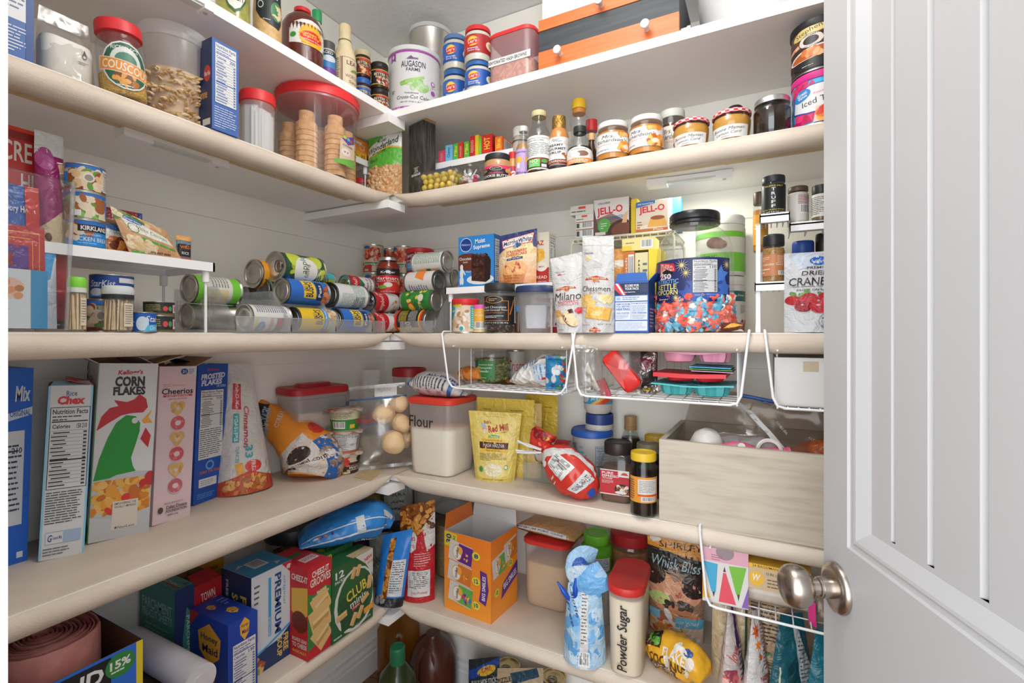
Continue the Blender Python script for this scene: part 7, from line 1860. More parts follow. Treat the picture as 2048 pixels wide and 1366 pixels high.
sack('cereal_bag','orange bag of frosted cereal slumped in front of the grits tub','bag',(X-.035,Y+.03,z4),rad(48),[(.035,-.012,.004),(.04,0,.03),(.03,.012,.06),(.0,.03,.1),(-.05,.05,.145),(-.1,.07,.185),(-.125,.08,.222)],[(.06,.04),(.078,.06),(.078,.062),(.064,.055),(.045,.04),(.034,.02),(.014,.004)],mat('#df8a32:r28'),[('r',.1,.02,.62,.5,'#ddd4cc'),('r',.62,.0,.82,.4,'#2a62a8'),('w',.8,.24,.16,.14,26,['#d8d0c8','#a89080','#efe9e4','#8a7464'],.008),('r',.12,.06,.3,.14,'#333'),T('maltomeal.com',.42,.24,.44,.06,'#4a3a34'),('e',.44,.36,.12,.08,'#3a2f2a'),('p',[(.02,.0),(.14,.02),(.18,.2),(.08,.22)],'#c83a3a'),T('MEAL',.1,.1,.14,.05,'#f0e4e4',70),('e',.8,.48,.1,.05,'#cf3a30'),('q',.4,.8,.3,.06,30,'#2a2422'),T('Frosted',.36,.86,.34,.05,'#efe4d8',30,.01),T('MINI SPOONERS',.44,.75,.5,.07,'#9ab8d4',30,.03),T('CEREAL',.62,.68,.3,.03,'#f0e0d0',24)],amp=.011,fr=30,seed=8,flat=.001,W=.17,H=.24,box=(.2,0,.8,1))
X,Y,Z=onZ(622,938,z4)
p=Vector((.078,-.395,z4))
w,d=.18,.12
h=zat(1.4,772)-z4
def grits(t):
 rg=random.Random(6)
 m=M()
 for i,(x,y)in enumerate(((-.04,-.046),(.03,-.048),(-.02,-.036),(.05,-.034),(0,-.03),(.03,.0))):
  m.box(x-.036,x+.036,y,y+.004,.004,h*rg.uniform(.6,.72),'#cdbba8',Matrix.Rotation(rg.uniform(-.06,.06),4,'Y'))
  g_=rect((x-.03,y-.0006,h*.1),(.06,0,0),(0,0,h*.5))
  if i<2:
   m.art(g_,[T('GRITS',.5,.5,.7,.16,'#6a625c',0,.02),('r',.2,.25,.8,.36,'#7a726a'),('e',.3,.75,.16,.13,'#7a726a'),('r',.4,.68,.8,.82,'#8a8078')],.06,h*.5)
 m.build('grits_packets',t)['kind']='stuff'
vessel('storage_tub','large rectangular clear tub of grits packets with a dark red lid','tub',p,rad(80),[('tub',[(.88,.001),(.9,.004),(.98,h*.86),(1.03,h*.87),(1.03,h*.91)],'milky_plastic',(w/2,d/2,.03)),('lid',[(1.0,h*.9),(1.04,h*.91),(1.04,h*.97),(1,h*.985),(0,h*.985)],'#a8222c',(w/2,d/2,.03)),('pour_spout',[(1,h*.985),(1,h*1.0),(.92,h*1.02),(0,h*1.02)],'#a8222c',(w*.3,d*.2,.02))],extra=grits)
x,y,Z=onZ(655,880,z4)
h=zat(Z+.1,760)-z4
vessel('storage_tub','round tub with a pale lid and blue band standing behind the grits tub','tub',(.042,-.262,z4),0,[('tub',[(0,0),(.03,.002),(.031,h*.85)],'#6a93c0:r30'),('lid',lidprof(.033,h*.85,h*.15),'#cfcfca')])
zc=z4
for i,(py,yt,lab,c,art)in enumerate(((951,900,'maple oatmeal cup, bottom of the stack of three','#4a2c22',[('r',0,.58,1,1,'#dccdb4'),('e',.42,.62,.2,.22,'#c0392b'),('s',.42,.62,.1,.24,7,'#c8402c',80),('e',.86,.74,.1,.16,'#2a2424'),T('QUAKER',.88,.5,.2,.1,'#2a2424',0,.01),T('INSTANT OATMEAL',.74,.4,.4,.05,'#e8dcd0'),T('MAPLE',.76,.3,.3,.1,'#f0e8e0',0,.03),T('BROWN SUGAR',.78,.18,.44,.08,'#f0e8e0',0,.03),('e',.36,.2,.12,.1,'#c83a3a'),('r',.14,.04,.24,.24,'#e0b83a'),('l',.02,.62,.2,.94,5,'#6a5a4a'),('b',.0,.2,.1,.5),('w',.55,.08,.1,.05,6,['#e8d4b0','#d0b488'],.005)]),(0,842,'almond oatmeal cup with a nutrition panel, middle of the stack','#cf9078',[('r',0,0,1,.1,'#b05a44'),('n',.2,.08,.86,.94,'190'),('e',.1,.7,.09,.2,'#9c5a34'),('e',.08,.34,.08,.16,'#8a4a2a'),('b',.6,.3,.7,.44)]),(0,783,'apple oatmeal cup with a green base, top of the stack','#dcd2b4',[('r',0,0,1,.55,'#2f7f36'),('l',.1,.62,.66,.94,6,'#5a5a4a'),('e',.84,.78,.1,.22,'#c4d08a'),('b',.2,.1,.48,.46),('r',.58,.1,.7,.3,'#e0b83a'),('e',.82,.4,.1,.12,'#c8383a')]))):
 if i==0:
  P0,r,h,a=cylZ(690,951,66,900,z4)
  hc=h
 p=Vector((P0.x,P0.y,zc))
 r_,h=r,hc*(1.0 if i==0 else 1.02)
 t=root('oatmeal_cup',lab,'cup',p,a+rad(4*i-4),None)
 m=M()
 m.lathe([(0,.003),(r_*.72,.003),(r_*.8,0),(r_*.82,.001),(r_*.98,h*.93),(r_*1.02,h*.95),(r_*1.02,h*.96)],c,32)
 m.art(arcgrid(r_*.822,.002,h*.92,190,r_*.978),art,r_*3.1,h*.92)
 m.build('cup',t)
 m=M()
 rg=random.Random(i)
 rs=[[(r_*k*(1+.05*math.sin(9*q+i))*math.cos(q),r_*k*(1+.05*math.sin(9*q+i))*math.sin(q),h*.965-dz*(1+math.sin(7*q))*.5)for q in[2*PI*j/40 for j in range(40)]]for k,dz in((1.2,.006),(1.05,.0),(.01,0))]
 m.rings(rs,bumpy('foil_lid','#c8b8a8',.35,60,.4,.003,col2='#a8603a',cscale=45,contrast=(.5,.6)),True,(0,0))
 m.build('foil_lid',t)
 zc+=h*.97+.0008
p,r,h,a=cylZ(728,928,72,832,z4)
vessel('storage_tub','round clear tub of oats with a bright red lid beside the oatmeal cups','tub',p,a,[('tub',[(0,.001),(r*.95,0),(r,.006),(r*1.02,h*.86)],'milky_plastic'),('oats',[(0,.003),(r*.93,.003),(r*.96,h*.6),(0,h*.6)],'oats'),('band',[(r*1.02,h*.84),(r*1.06,h*.84),(r*1.06,h*.88),(r*1.02,h*.885)],'#3a5fae'),('lid',[(r*1.0,h*.88),(r*1.06,h*.89),(r*1.06,h*.98),(r*.96,h),(0,h)],'#cf2836')])
rb=None
for i,(px,py,rr,ins)in enumerate(((768,828,.034,0),(797,806,.033,.03),(802,846,.032,.015),(786,884,.037,-.01),(806,878,.03,.03))):
 Z=1.44+ins
 dx,dy=ray(px)
 pos=(CAM.x+dx*Z,CAM.y+dy*Z,zat(Z,py))
 if rb is None:
  rb=blob_mesh('',.034,'bread',3,(1,1,.85),.12,16,10).build('bread_roll')
  o=rb
 else:
  o=rb.copy()
  COL.objects.link(o)
 o.location=pos
 o.scale=(rr/.034,)*3
 o.rotation_euler=(.3*i,.2*i,i)
 tag(o,'soft pale bread roll inside the clear zip bag','bread roll','bread rolls in the zip bag')
dx,dy=ray(772)
Z=1.45
pb=Vector((CAM.x+dx*Z,CAM.y+dy*Z,z4))
def zipx(o,F):
 m=M()
 q=[F.at(u/8,.84)[0]+F.at(u/8,.84)[1]*.001 for u in range(9)]
 m.tube(q,.0025,'#3f6a9c',6)
 m.build('zip_strip',o)
 m=M()
 m.art(F,[('r',.45,.86,.85,.99,'#e6e4e2'),T('ziploc',.62,.93,.26,.06,'#b8b4b0',0,.02)],.16,.25)
 m.build('writing_patch',o)
pouch('zip_bag','clear zip bag of bread rolls leaning against the flour tub','bag',pb+Vector((.0,.0,.004)),rad(38),.165,.25,.105,'film',kind='pillow',seal=.05,seed=81,amp=.006,extra=zipx,rot=(rad(-4),rad(-4),rad(38)),shear=-.01)
pw=Vector((.078,-.168,z4))
pouch('paper_bag','white paper bag with a folded top behind the zip bag','bag',pw,rad(40),.12,zat(1.6,742)-z4,.05,'#d6d0c8',kind='stand',seed=82,amp=.006,top=.45,shear=.01)
# ================================================================ second lowest shelf, back wall
a0,b0,c0=onZ(815,945,z4),onZ(893,959,z4),onZ(940,938,z4)
w=math.hypot(a0[0]-b0[0],a0[1]-b0[1])+.02
d=.15
p=Vector(((a0[0]+b0[0])/2+.004,b0[1]+d/2,z4))
h=zat(b0[2],800)-z4
vessel('storage_tub','square clear tub of flour with a red lid and handwritten word','tub',p,0,[('tub',[(.86,.001),(.9,.004),(.93,.03),(1.0,h*.94)],'milky_plastic',(w/2,d/2,.03)),('flour',[(.84,.003),(.9,.03),(.945,h*.6),(.6,h*.62),(0,h*.62)],'flour',(w/2,d/2,.03)),('lid',[(.99,h*.92),(1.05,h*.93),(1.06,h*.985),(1.0,h),(.4,h*.99),(0,h*.99)],'#d8402f',(w/2,d/2,.032))],[dict(sq=(w/2*.86,-d/2*.985-.0012),z0=h*.5,z1=h*.85,art=[T('Flour',.34,.56,.62,.42,'#26262a',0,.005)],name='handwriting')])
zt=p.z+h
X,Y,Z=onR(868,.08)
sack('flour_bag','white flour bag with blue stripes folded over on the flour tub','bag',(X,p.y,zt+.0005),rad(6),[(-.075,0,.036),(-.05,0,.036),(0,0,.036),(.05,.0,.03),(.085,.01,.014),(.1,.012,.006)],[(.004,.05),(.032,.055),(.038,.06),(.034,.058),(.012,.045),(.003,.03)],'#dfdcda',[('r',.0,.0,1,.1,'#2a5fa8'),('l',.3,.14,.6,.6,12,'#4a4a5a'),('r',.3,.62,.8,.66,'#2f5f9c'),('r',.3,.8,.6,.84,'#2f5f9c'),('l',.62,.2,.72,.9,5,'#9a9aa8'),T('ALL-PURPOSE',.24,.6,.5,.06,'#2a4a8a',90)],amp=.004,seed=5,flat=.0004,W=.12,H=.17)
x=onR(803,.2)
vessel('storage_tub','clear tub with a dark red lid behind the folded flour bag','tub',(x[0],-.075,z4),0,[('tub',[(0,0),(.05,.002),(.055,.26)],'milky_plastic'),('lid',lidprof(.058,.26,.028),'#a8222c')])
BOB=[('q',.5,.5,.44,.46,0,'#d8b84a'),('q',.5,.5,.43,.452,0,'#e6cf74'),T('An Employee-Owned Company',.5,.93,.36,.016,'#4a3a20',0,0,.1),T('Bob’s',.36,.85,.14,.05,'#8a2a24',8,.03,.1),T('Red Mill',.58,.77,.42,.1,'#9c2f26',12,.03,.15),('e',.29,.79,.055,.035,'#9ac0d4'),('e',.3,.75,.05,.04,'#d8a088'),('e',.31,.72,.04,.025,'#eee8e0'),('p',[(.6,.7),(.8,.75),(.74,.71)],'#b8843a'),('e',.5,.645,.12,.026,'#4f9a50'),T('ORGANIC',.5,.645,.19,.024,'#eef4ea',0,.01),('p',[(.2,.42),(.24,.6),(.4,.63),(.6,.63),(.76,.6),(.8,.42)],'#e6b93f'),T('GOLDEN CORN FLOUR',.5,.59,.36,.022,'#3a2a18',0,.02),('r',.19,.47,.81,.565,'#4a2a20'),T('MASA HARINA',.5,.518,.46,.05,'#efe6d8',0,.0),T('PRIDE OF THE MILL',.5,.445,.36,.018,'#4a3a20'),('l',.18,.3,.82,.41,6,'#6a5a34'),('e',.5,.17,.23,.1,'#ece2b4'),('w',.5,.17,.2,.08,40,['#f2ebc8','#e4d8a0','#f6f1da'],.005),('e',.2,.17,.05,.04,'#3f8a4c'),('e',.8,.21,.045,.035,'#3f8a4c'),('e',.8,.21,.033,.026,'#ece6d0'),T('NET WT 24 OZ (1 LB 8 OZ) 680g',.5,.03,.52,.016,'#4a3a20')]
p,w,h,a=boxZ(948,961,1016,965,826,z4)
pouch('flour_pouch','yellow masa harina pouch standing in front','pouch',p+Vector((0,.022,0)),a,w*1.18,h,.05,'#e3c865',BOB,seal=.08,seed=91,amp=.0018,top=1.34,bot=.98,skew=-.004)
for px,py,wpx,yt,c,lab,ins,rz in((1010,0,118,797,'#dcbf4e','yellow flour pouch standing right behind the masa harina pouch',.145,6),(1062,0,44,806,'#c8a868','tan flour pouch between two yellow ones',.16,2),(1083,0,66,790,'#d9b93e','farthest yellow flour pouch against the back wall',.21,0)):
 x,y,Z=onR(px,ins)
 pouch('flour_pouch',lab,'pouch',(x,y,z4),rad(rz),wpx*Z/FPX,zat(Z,yt)-z4,.03,c,[('l',.12,.84,.4,.86,1,'#5a4a24'),('l',.6,.84,.9,.86,1,'#5a4a24'),('r',0,.78,1,.785,'#b8982e'),],seal=.1,seed=int(px),amp=.0015,top=1.06)
A,B=onR(1046,.12),onR(1158,.12)
t=root('plastic_bin','small pale slotted plastic bin behind the red bag','bin',(A[0],A[1],z4))
wb_=B[0]-A[0]
m=M()
for x0,x1,y0,y1 in((0,wb_,0,.002),(0,wb_,.128,.13),(0,.002,0,.13),(wb_-.002,wb_,0,.13)):
 m.box(x0,x1,y0,y1,.001,.05 if y1<.01 else .075,'bin_plastic')
for i in range(8):
 m.box(wb_*(i+.25)/8,wb_*(i+.75)/8,.1265,.1279,.045,.068,'#e4e4d8')
m.build('bin_wall',t)
M().box(0,wb_,0,.13,0,.0009,'bin_plastic').build('bin_base',t)
x,y,Z=onR(1088,.16)
tin('food_can','red and cream can lying in the slotted bin behind the red bag','can',(onR(1150,.18)[0],y,z4+.08),.034,.1,0,'#d8d0c4',[('r',0,.0,1,.45,'#b02a30'),T('GRANDE',.5,.62,.6,.24,'#28386f',0,.03),('r',0,.86,1,1,'#b02a30')],arc=200,rot=(Matrix.Rotation(-PI/2,3,'Y')@Matrix.Rotation(rad(90),3,'Z')).to_euler())
X,Y,Z=onZ(1138,1000,z4)
sack('snack_bag','shiny red snack bag twisted shut with a white clip','bag',(X,Y+.02,z4),rad(10),[(.03,0,.006),(.024,-.002,.03),(0,.0,.06),(-.04,.01,.09),(-.07,.02,.108),(-.085,.025,.13),(-.075,.03,.155)],[(.026,.02),(.046,.034),(.054,.038),(.042,.03),(.018,.016),(.028,.018),(.03,.02)],mat('#c2352a:r22'),[('p',[(.1,.6),(.5,.56),(.8,.4),(.86,.2),(.94,.22),(.9,.44),(.6,.64),(.14,.68)],'#dcd8d6'),('b',.36,.34,.66,.52),('q',.6,.22,.2,.05,14,'#dcdcdc'),('e',.3,.56,.07,.03,'#dcd8d6'),('l',.16,.36,.34,.44,2,'#e8d0c8'),T('GUARANTEED',.6,.22,.34,.05,'#444',14),('w',.5,.92,.4,.05,7,['#8a1f1c','#e0b03a','#7a1a1a'],.009),('q',.72,.1,.08,.04,20,'#2a4a9a')],amp=.010,fr=34,seed=21,flat=.001,W=.12,H=.18)
cx,cy2=X-.085,Y+.02
t=root('bag_clip','white plastic clip on the twisted top of the red bag','clip',(cx,cy2-.02,z4+.108),rad(10))
for dz,l in((.014,.05),(-.004,.052)):
 m=M()
 m.tube([(.01,0,dz*.4),(-l*.5,-.004,dz),(-l,-.006,dz+(.012 if dz>0 else 0)),(-l-.004,-.002,dz+(.008 if dz>0 else .004)),(-l*.5,.004,dz+.002),(.01,.004,dz*.4)],.0026,'#e8e8e8:r30',8)
 m.build('clip_arm',t)
p,r,h,a=cylZ(1184,966,80,856,z4)
vessel('creme_tub','white tub with a blue lid and light blue bubble lettering','tub',p,a,[('tub',[(0,.001),(r*.86,0),(r*.88,.004),(r*.97,h*.86)],'#dcd9d2:r35'),('lid',[(r*.98,h*.86),(r*1.05,h*.87),(r*1.05,h*.95),(r*.98,h),(r*.9,h*.98),(0,h*.98)],'#2a5cb4')],[dict(r=r*.887,z0=.005,z1=h*.84,r1=r*.968,arc=170,art=[T('Mallow',.2,.68,.34,.1,'#6fb0d4',0,.04,.1),T('Creme',.2,.54,.3,.12,'#4fa0cc',0,.05,.1),('e',.18,.86,.03,.02,'#6fb0d4'),('e',.3,.8,.04,.025,'#6fb0d4'),('e',.4,.22,.04,.03,'#3f8ac4'),('n',.56,.08,.98,.84,'40','#2a4a86','#dfe0e0'),('l',.1,.04,.4,.12,2,'#4a7ab4')])])
x,y,Z=onR(1199,.25)
r=56*Z/FPX/2
hh=zat(Z,826)-z4
vessel('creme_jar','white jar with a navy lid, lower of two behind the blue-lidded tub','jar',(x,y,z4),0,[('jar',[(0,0),(r*.95,.002),(r,hh*.8),(r*.9,hh*.86)],'#dedad0:r35'),('lid',lidprof(r*.98,hh*.84,hh*.16),'#28407f')])
h2=zat(Z,778)-z4-hh
vessel('creme_jar','white jar with a rainbow label, upper of two behind the blue-lidded tub','jar',(x-.004,y,z4+hh+.0005),rad(20),[('jar',[(0,0),(r*.8,.001),(r,h2*.2),(r*1.02,h2*.9),(r*.9,h2)],'#dedad0:r35')],[dict(r=r*1.02,z0=h2*.42,z1=h2*.9,arc=170,c='#3f9ac4',art=[('p',[(.4,0),(.7,.6),(1,.9),(1,.5),(.75,.2),(.6,0)],'#d8502c'),('p',[(.3,0),(.6,.7),(.9,1),(1,.9),(.7,.6),(.4,0)],'#e8b83a'),('e',.12,.5,.14,.4,'#dfe8ee'),T('JET',.4,.5,.2,.4,'#f0f4f8',0,.03),('r',.8,.4,.95,.9,'#e0e0e0')])])
p,w,h,a=boxZ(1199,1003,1256,1010,888,z4)
w*=1.1
vessel('espresso_jar','square clear jar of espresso powder with a black lid and red label','jar',p+Vector((0,w/2+.002,0)),a*.4,[('jar',[(.92,.001),(.96,.003),(1,.012),(1,h*.66),(.94,h*.76),(.8,h*.8)],'clear_plastic',(w/2,w/2,.016)),('powder',[(.93,.003),(.97,.012),(.97,h*.56),(0,h*.57)],'cocoa',(w/2,w/2,.016)),('lid',screw_lid(w*.45,h*.79,h*.21),'#2a2220')],[dict(sq=(w*.47,-w/2-.0006),z0=h*.14,z1=h*.56,c='#b0262f',art=[('r',.0,.96,1,1,'#e8e0dc'),('r',0,0,1,.04,'#e8e0dc'),T('PURE',.26,.86,.4,.1,'#f2ecea',0,.02),T('ESPRESSO',.36,.74,.58,.1,'#f2ecea',0,.02),T('POWDER',.26,.64,.34,.06,'#f2ecea',0,.01),('r',.62,.74,1,.97,'#e6e2de'),('p',[(.7,.82),(.78,.92),(.9,.92),(.98,.82)],'#c03a30'),('l',.06,.44,.5,.58,4,'#e8ccc8'),('e',.76,.24,.26,.22,'#2a1a18'),('w',.78,.24,.2,.16,22,['#5a3424','#a87048','#e8e0d8','#3a2018'],.005),('e',.72,.12,.2,.06,'#e8e0da')])])
def molasses(px,py,w,yt,lab,lidc,full=True):
 p,r,h,a=cylZ(px,py,w,yt,z4)
 pr=[(0,.002),(r*.9,0),(r,.006),(r,h*.68),(r*.97,h*.76),(r*.86,h*.84),(r*.86,h*.9)]
 vessel('molasses_jar',lab,'jar',p,a,[('jar',pr,'glass'),('syrup',inner(pr,h*.55,.97),'syrup_dark'),('lid',lidprof(r*.96,h*.87,h*.13),lidc)],[dict(r=r+.0005,z0=h*.24,z1=h*.64,arc=150,c='#d8923a',art=[('r',.3,.05,.96,.95,'#d88a30'),('r',.34,.34,.92,.92,'#dcdad4'),('l',.38,.4,.88,.88,8,'#777'),('r',.34,.26,.92,.32,'#c0442c'),('b',.44,.06,.86,.24),('l',.02,.1,.26,.9,9,'#6a4a2a')])]if full else[])
molasses(1287,1037,54,903,'molasses jar with a yellow lid and orange label, nearest the shelf edge','#e0bd2e')
molasses(1297,1000,50,886,'molasses jar with a dull green lid right behind the nearest yellow-lidded one','#7a7458',False)
molasses(1312,972,48,870,'molasses jar with a yellow lid in the middle of the row','#d8b02c',False)
molasses(1322,950,46,858,'molasses jar with a yellow lid, farther one in the row','#d0a82a',False)
molasses(1332,930,44,848,'molasses jar with a dark lid near the back of the row','#5c553c',False)
for px,py,w,yt,lab,capc in((1261,962,50,832,'dark syrup bottle with a tan cap behind the espresso jar','#b08a5c'),(1284,932,56,803,'larger dark syrup bottle with a tall red cap at the back','#b8242c')):
 p,r,h,a=cylZ(px,py,w,yt,z4)
 pr=[(0,.002),(r*.9,0),(r,.01),(r,h*.42),(r*.9,h*.56),(r*.55,h*.74),(r*.45,h*.8),(r*.45,h*.84)]
 vessel('syrup_bottle',lab,'bottle',p,a,[('bottle',pr,'glass'),('syrup',inner(pr,h*.66,.97),'syrup_dark'),('collar',[(r*.5,h*.78),(r*.52,h*.84),(0,h*.84)],'#b08a5c'),('cap',[(r*.5,h*.842),(r*.5,h),(0,h)],capc)])
a0=onZ(1318,1039,z4)
b0=onZ(1646,1098,z4)
ang=math.atan2(b0[1]-a0[1],b0[0]-a0[0])
w,d,h=.5,.275,.175
t=root('wooden_box','open pale wooden box full of cake decorating things at the shelf end','box',(a0[0],a0[1]+.002,z4),ang)
M().box(0,w,0,.012,0,h,'pale_wood').build('front_board',t)
M().box(0,.012,.0122,d-.0122,0,h,'pale_wood').build('side_board',t)
M().box(w-.012,w,.0122,d-.0122,0,h,'pale_wood').build('side_board',t)
M().box(0,w,d-.012,d,0,h,'pale_wood').build('rear_board',t)
M().box(.0122,w-.0122,.0122,d-.0122,0,.008,'pale_wood').build('base_board',t)
bx=lambda x,y,z:Vector((a0[0],a0[1]+.002,z4))+Matrix.Rotation(ang,3,'Z')@Vector((x,y,z))
vessel('plastic_cup','white translucent plastic dome inside the zip bag in the wooden box','cup',bx(.085,.055,.14),0,[('dome',[(.034,0),(.036,.02),(.03,.045),(.018,.058),(0,.062)],'#dcd6d0:r30')],rot=(rad(20),rad(15),0))
vessel('piping_nozzle','white piping nozzle near the middle of the zip bag','nozzle',bx(.15,.05,.155),0,[('cone',[(.02,0),(.02,.006),(.008,.04),(.007,.048)],'#d8d0c8:r30')],rot=(rad(60),rad(30),0))
vessel('plastic_ring','white plastic ring coupler lying in the zip bag','ring',bx(.21,.045,.162),0,[('ring',[(.022,0),(.025,.002),(.025,.02),(.022,.022),(.018,.02),(.018,.002),(.022,0)],'#e0dad4:r30')],rot=(rad(70),rad(20),0))
sack('icing_bag','pink piece of piping bag showing at the front of the wooden box','bag',bx(.15,.035,.145),ang,[(-.045,0,.01),(0,0,.018),(.05,0,.012),(.1,.01,.02)],[(.006,.006),(.016,.012),(.014,.012),(.012,.01)],'#d85f86',amp=.003)
sack('orange_wrapper','crumpled orange wrapper at the near end inside the wooden box','wrapper',bx(.33,.1,.11),ang,[(-.09,.03,.02),(-.03,0,.04),(.03,0,.04),(.09,.02,.03)],[(.02,.02),(.035,.025),(.035,.025),(.02,.02)],'#b8602e',amp=.008)
vessel('cookie_cutter','green plastic cookie cutter at the door end of the wooden box','cookie cutter',bx(.335,.03,.166),0,[('outline',[(.019,0),(.022,.0),(.022,.012),(.019,.012),(.019,0)],'#4fa83c')],rot=(rad(10),0,0))
def zips(o,F):
 m=M()
 m.tube([F.at(u/10,.93)[0]+F.at(u/10,.93)[1]*.002 for u in range(3,11)],.0042,'#2a5aa4',8)
 m.build('zip_strip',o)
 m=M()
 g_=G(lambda u,v:F.at(.25+.42*v+.05*u-.025,.86-.62*v)[0]+F.at(.25+.42*v,.86-.62*v)[1]*.0012,3,10)
 m.grid(g_,'#e6e6e4')
 m.art(F,[('q',.48,.88,.045,.03,-30,'#d8d4d0'),('q',.48,.88,.04,.026,-30,'#8a7a74'),T('ity',.48,.88,.05,.04,'#eeeae6',-30,.04),T('DOUBLE SEAL',.6,.55,.1,.03,'#d8d0ca',-40,.01),T('CLOSED',.8,.5,.08,.02,'#e8e0dc',-14,0)],.36,.2)
 m.build('white_print',o)
q=bx(.19,.06,.1)
pouch('zip_bag','large clear zip bag with a blue seal draped over the wooden box','bag',q,ang,.345,.2,.075,'smoke_film',kind='pillow',seal=.05,seed=97,amp=.01,rot=(rad(-38),rad(8),ang),extra=zips,top=.95)
# ================================================================ lowest shelf, left wall
z5=SZ[5]
def boxTop(pa,ya,pb,yb,d):
 """box whose two upper front corners are seen at these points, d below the eye, standing on the lowest shelf"""
 a0,b0=onZ(pa,ya,EYE-d),onZ(pb,yb,EYE-d)
 return Vector(((a0[0]+b0[0])/2,(a0[1]+b0[1])/2,z5)),math.hypot(a0[0]-b0[0],a0[1]-b0[1]),EYE-d-z5,math.atan2(b0[1]-a0[1],b0[0]-a0[0])
def L5(name,lab,c,pts,d,dep,front=(),left=(),top=(),cs={},flaps=(),rz=PI/2):
 p,w,h,a=boxTop(*pts,d)
 return carton(name,lab,'box',p,rz,w,dep,h,c,front,left,(),top,cs,None,flaps)
carton('bag_roll_box','open blue box of kitchen bags nearest the doorway on the lowest shelf','box',(.311,-1.115,z5),PI/2,.33,.21,.239,'#2a66c0',[('r',.97,0,1,1,'#e0c82e'),('p',[(.3,.8),(.86,.8),(.86,.98),(.3,.98)],'#1a1a1c'),T('KIRKLAND',.58,.89,.5,.11,'#f0f0f0',0,.03,.1),('q',.62,.815,.2,.006,2,'#c8303a'),T('KITCHEN',.74,.62,.42,.13,'#eef2f8',0,.03),T('DRAWSTRING',.8,.52,.3,.035,'#eef2f8'),('e',.9,.9,.065,.085,'#2f7a3c'),T('15%',.9,.91,.09,.06,'#f0f4f0',0,.03),('l',.86,.85,.94,.88,1,'#e0f0e0'),('p',[(0,0),(.3,.3),(.1,1),(0,1)],'#e0c82e')],flaps=(('back',0,.001,'kraft_dark'),),inside='kraft_dark')
t=root('bag_roll','thick roll of pink and grey kitchen bags standing in the blue box','roll',(.2,-1.045,z5+.003))
m=M()
sq=(.082,.068,.066)
m.lathe([(.9,0),(1,.01),(1,.205)],'grey_film',sq=sq)
m.build('grey_bags',t)
m=M()
pr=[(1.005,.2),(1.012,.206),(1.0,.262)]
for i in range(12):
 k=.985-i*.08
 pr+=[(k,.267-.003*(i%2)),(k-.03,.2665-.002*(i%3)),(k-.042,.256),(k-.062,.2565)]
m.lathe([q for q in pr if q[0]>.05]+[(0,.258)],'pink_film',sq=sq)
m.build('pink_drawstring',t)
carton('wrap_box','long yellow box with a toothed cutting edge under the roll of clear wrap','box',(.318,-.868,z5),PI/2,.075,.24,.088,'#ddc23a',[('r',0,.85,1,1,'#5a4030')],left=[('r',0,.78,1,1,'#5a4030'),('l',.02,.8,.98,.86,1,'#b8a890')],top=[('r',0,0,1,1,'#5a4030')])
m=M()
xf=Matrix.Translation((.335,-.864,z5+.1185))@Matrix.Rotation(-PI/2,4,'Y')
m.lathe([(0,0),(.012,0),(.012,.003),(.0295,.003),(.0295,.25),(.012,.25),(.012,.253),(0,.253)],bumpy('wrap_roll','#d2cfd2',.25,6,.1,col2='#bdb8be',cscale=8),xf=xf)
tag(m.build('wrap_roll'),'roll of clear wrap lying across the shelf in front of the parchment box','roll')
PAR=[T('PARCHMENT',.5,.78,.84,.1,'#a8c4bc',0,.01),T('PRE-CUT SHEETS',.5,.68,.84,.08,'#a8c4bc',0,.01),('l',.15,.36,.85,.6,5,'#6fa098')]
L5('parchment_box','teal and navy box of parchment sheets','#22315c',(352,1184,386,1166),.55,.142,[('p',[(.45,.0),(.95,.2),(.95,.7),(.6,.8),(.4,.5)],'#3a827c'),T('PARCHMENT',.68,.46,.5,.16,'#cfe0da',-90,.01),T('PRE-CUT SHEETS',.84,.46,.5,.12,'#cfe0da',-90,.01)],[('p',[(0,.3),(1,.26),(1,1),(0,1)],'#3f8078')]+PAR+[('e',x,.18,.12,.08,'#d8e4e0')for x in(.2,.5,.8)]+[('e',x,.185,.105,.07,'#22315c')for x in(.2,.5,.8)]+[('e',x,.17,.07,.03,'#9aa8b8')for x in(.2,.5,.8)],[('r',0,0,1,1,'#3f8078'),T('PARCHMENT',.4,.5,.8,.3,'#a8c4bc',90,.01),('e',.75,.1,.12,.05,'#22315c')])
L5('cracker_box','red pita cracker box with an open top behind the blue graham box','#a81f26',(388,1176,443,1151),.56,.14,[T('TOWN',.5,.86,.5,.09,'#f0e6d8',4,.01),T('HOUSE',.54,.76,.54,.09,'#f0e6d8',4,.01),('q',.6,.63,.36,.06,6,'#6a3a22'),T('Pita',.6,.63,.36,.07,'#f0dcb0',6,0,.2)],(),[('w',.2,.8,.2,.18,14,['#c88a4a','#a86430'],.009),T('TOWN HOUSE',.5,.5,.5,.1,'#e8d0c8',90),('r',.6,.4,.8,.6,'#3a5aa0')],flaps=(('left',68,.03,'#a01d24'),('front',-70,.04,'#9c1c22'),('back',70,.04,'#a81f26')))
L5('cracker_box','golden whole wheat cracker box at the back near the wall','#c08a2c',(393,1120,449,1100),.545,.06,[T('ALL MAIN',.5,.85,.5,.04,'#5a3a14'),T('100%',.55,.76,.4,.08,'#3a2410',0,.01),T('WHOLE',.6,.64,.6,.09,'#3a2410',0,.01)],flaps=(('back',35,.06,'#c08a2c'),('right',60,.05,'#d0b070')))
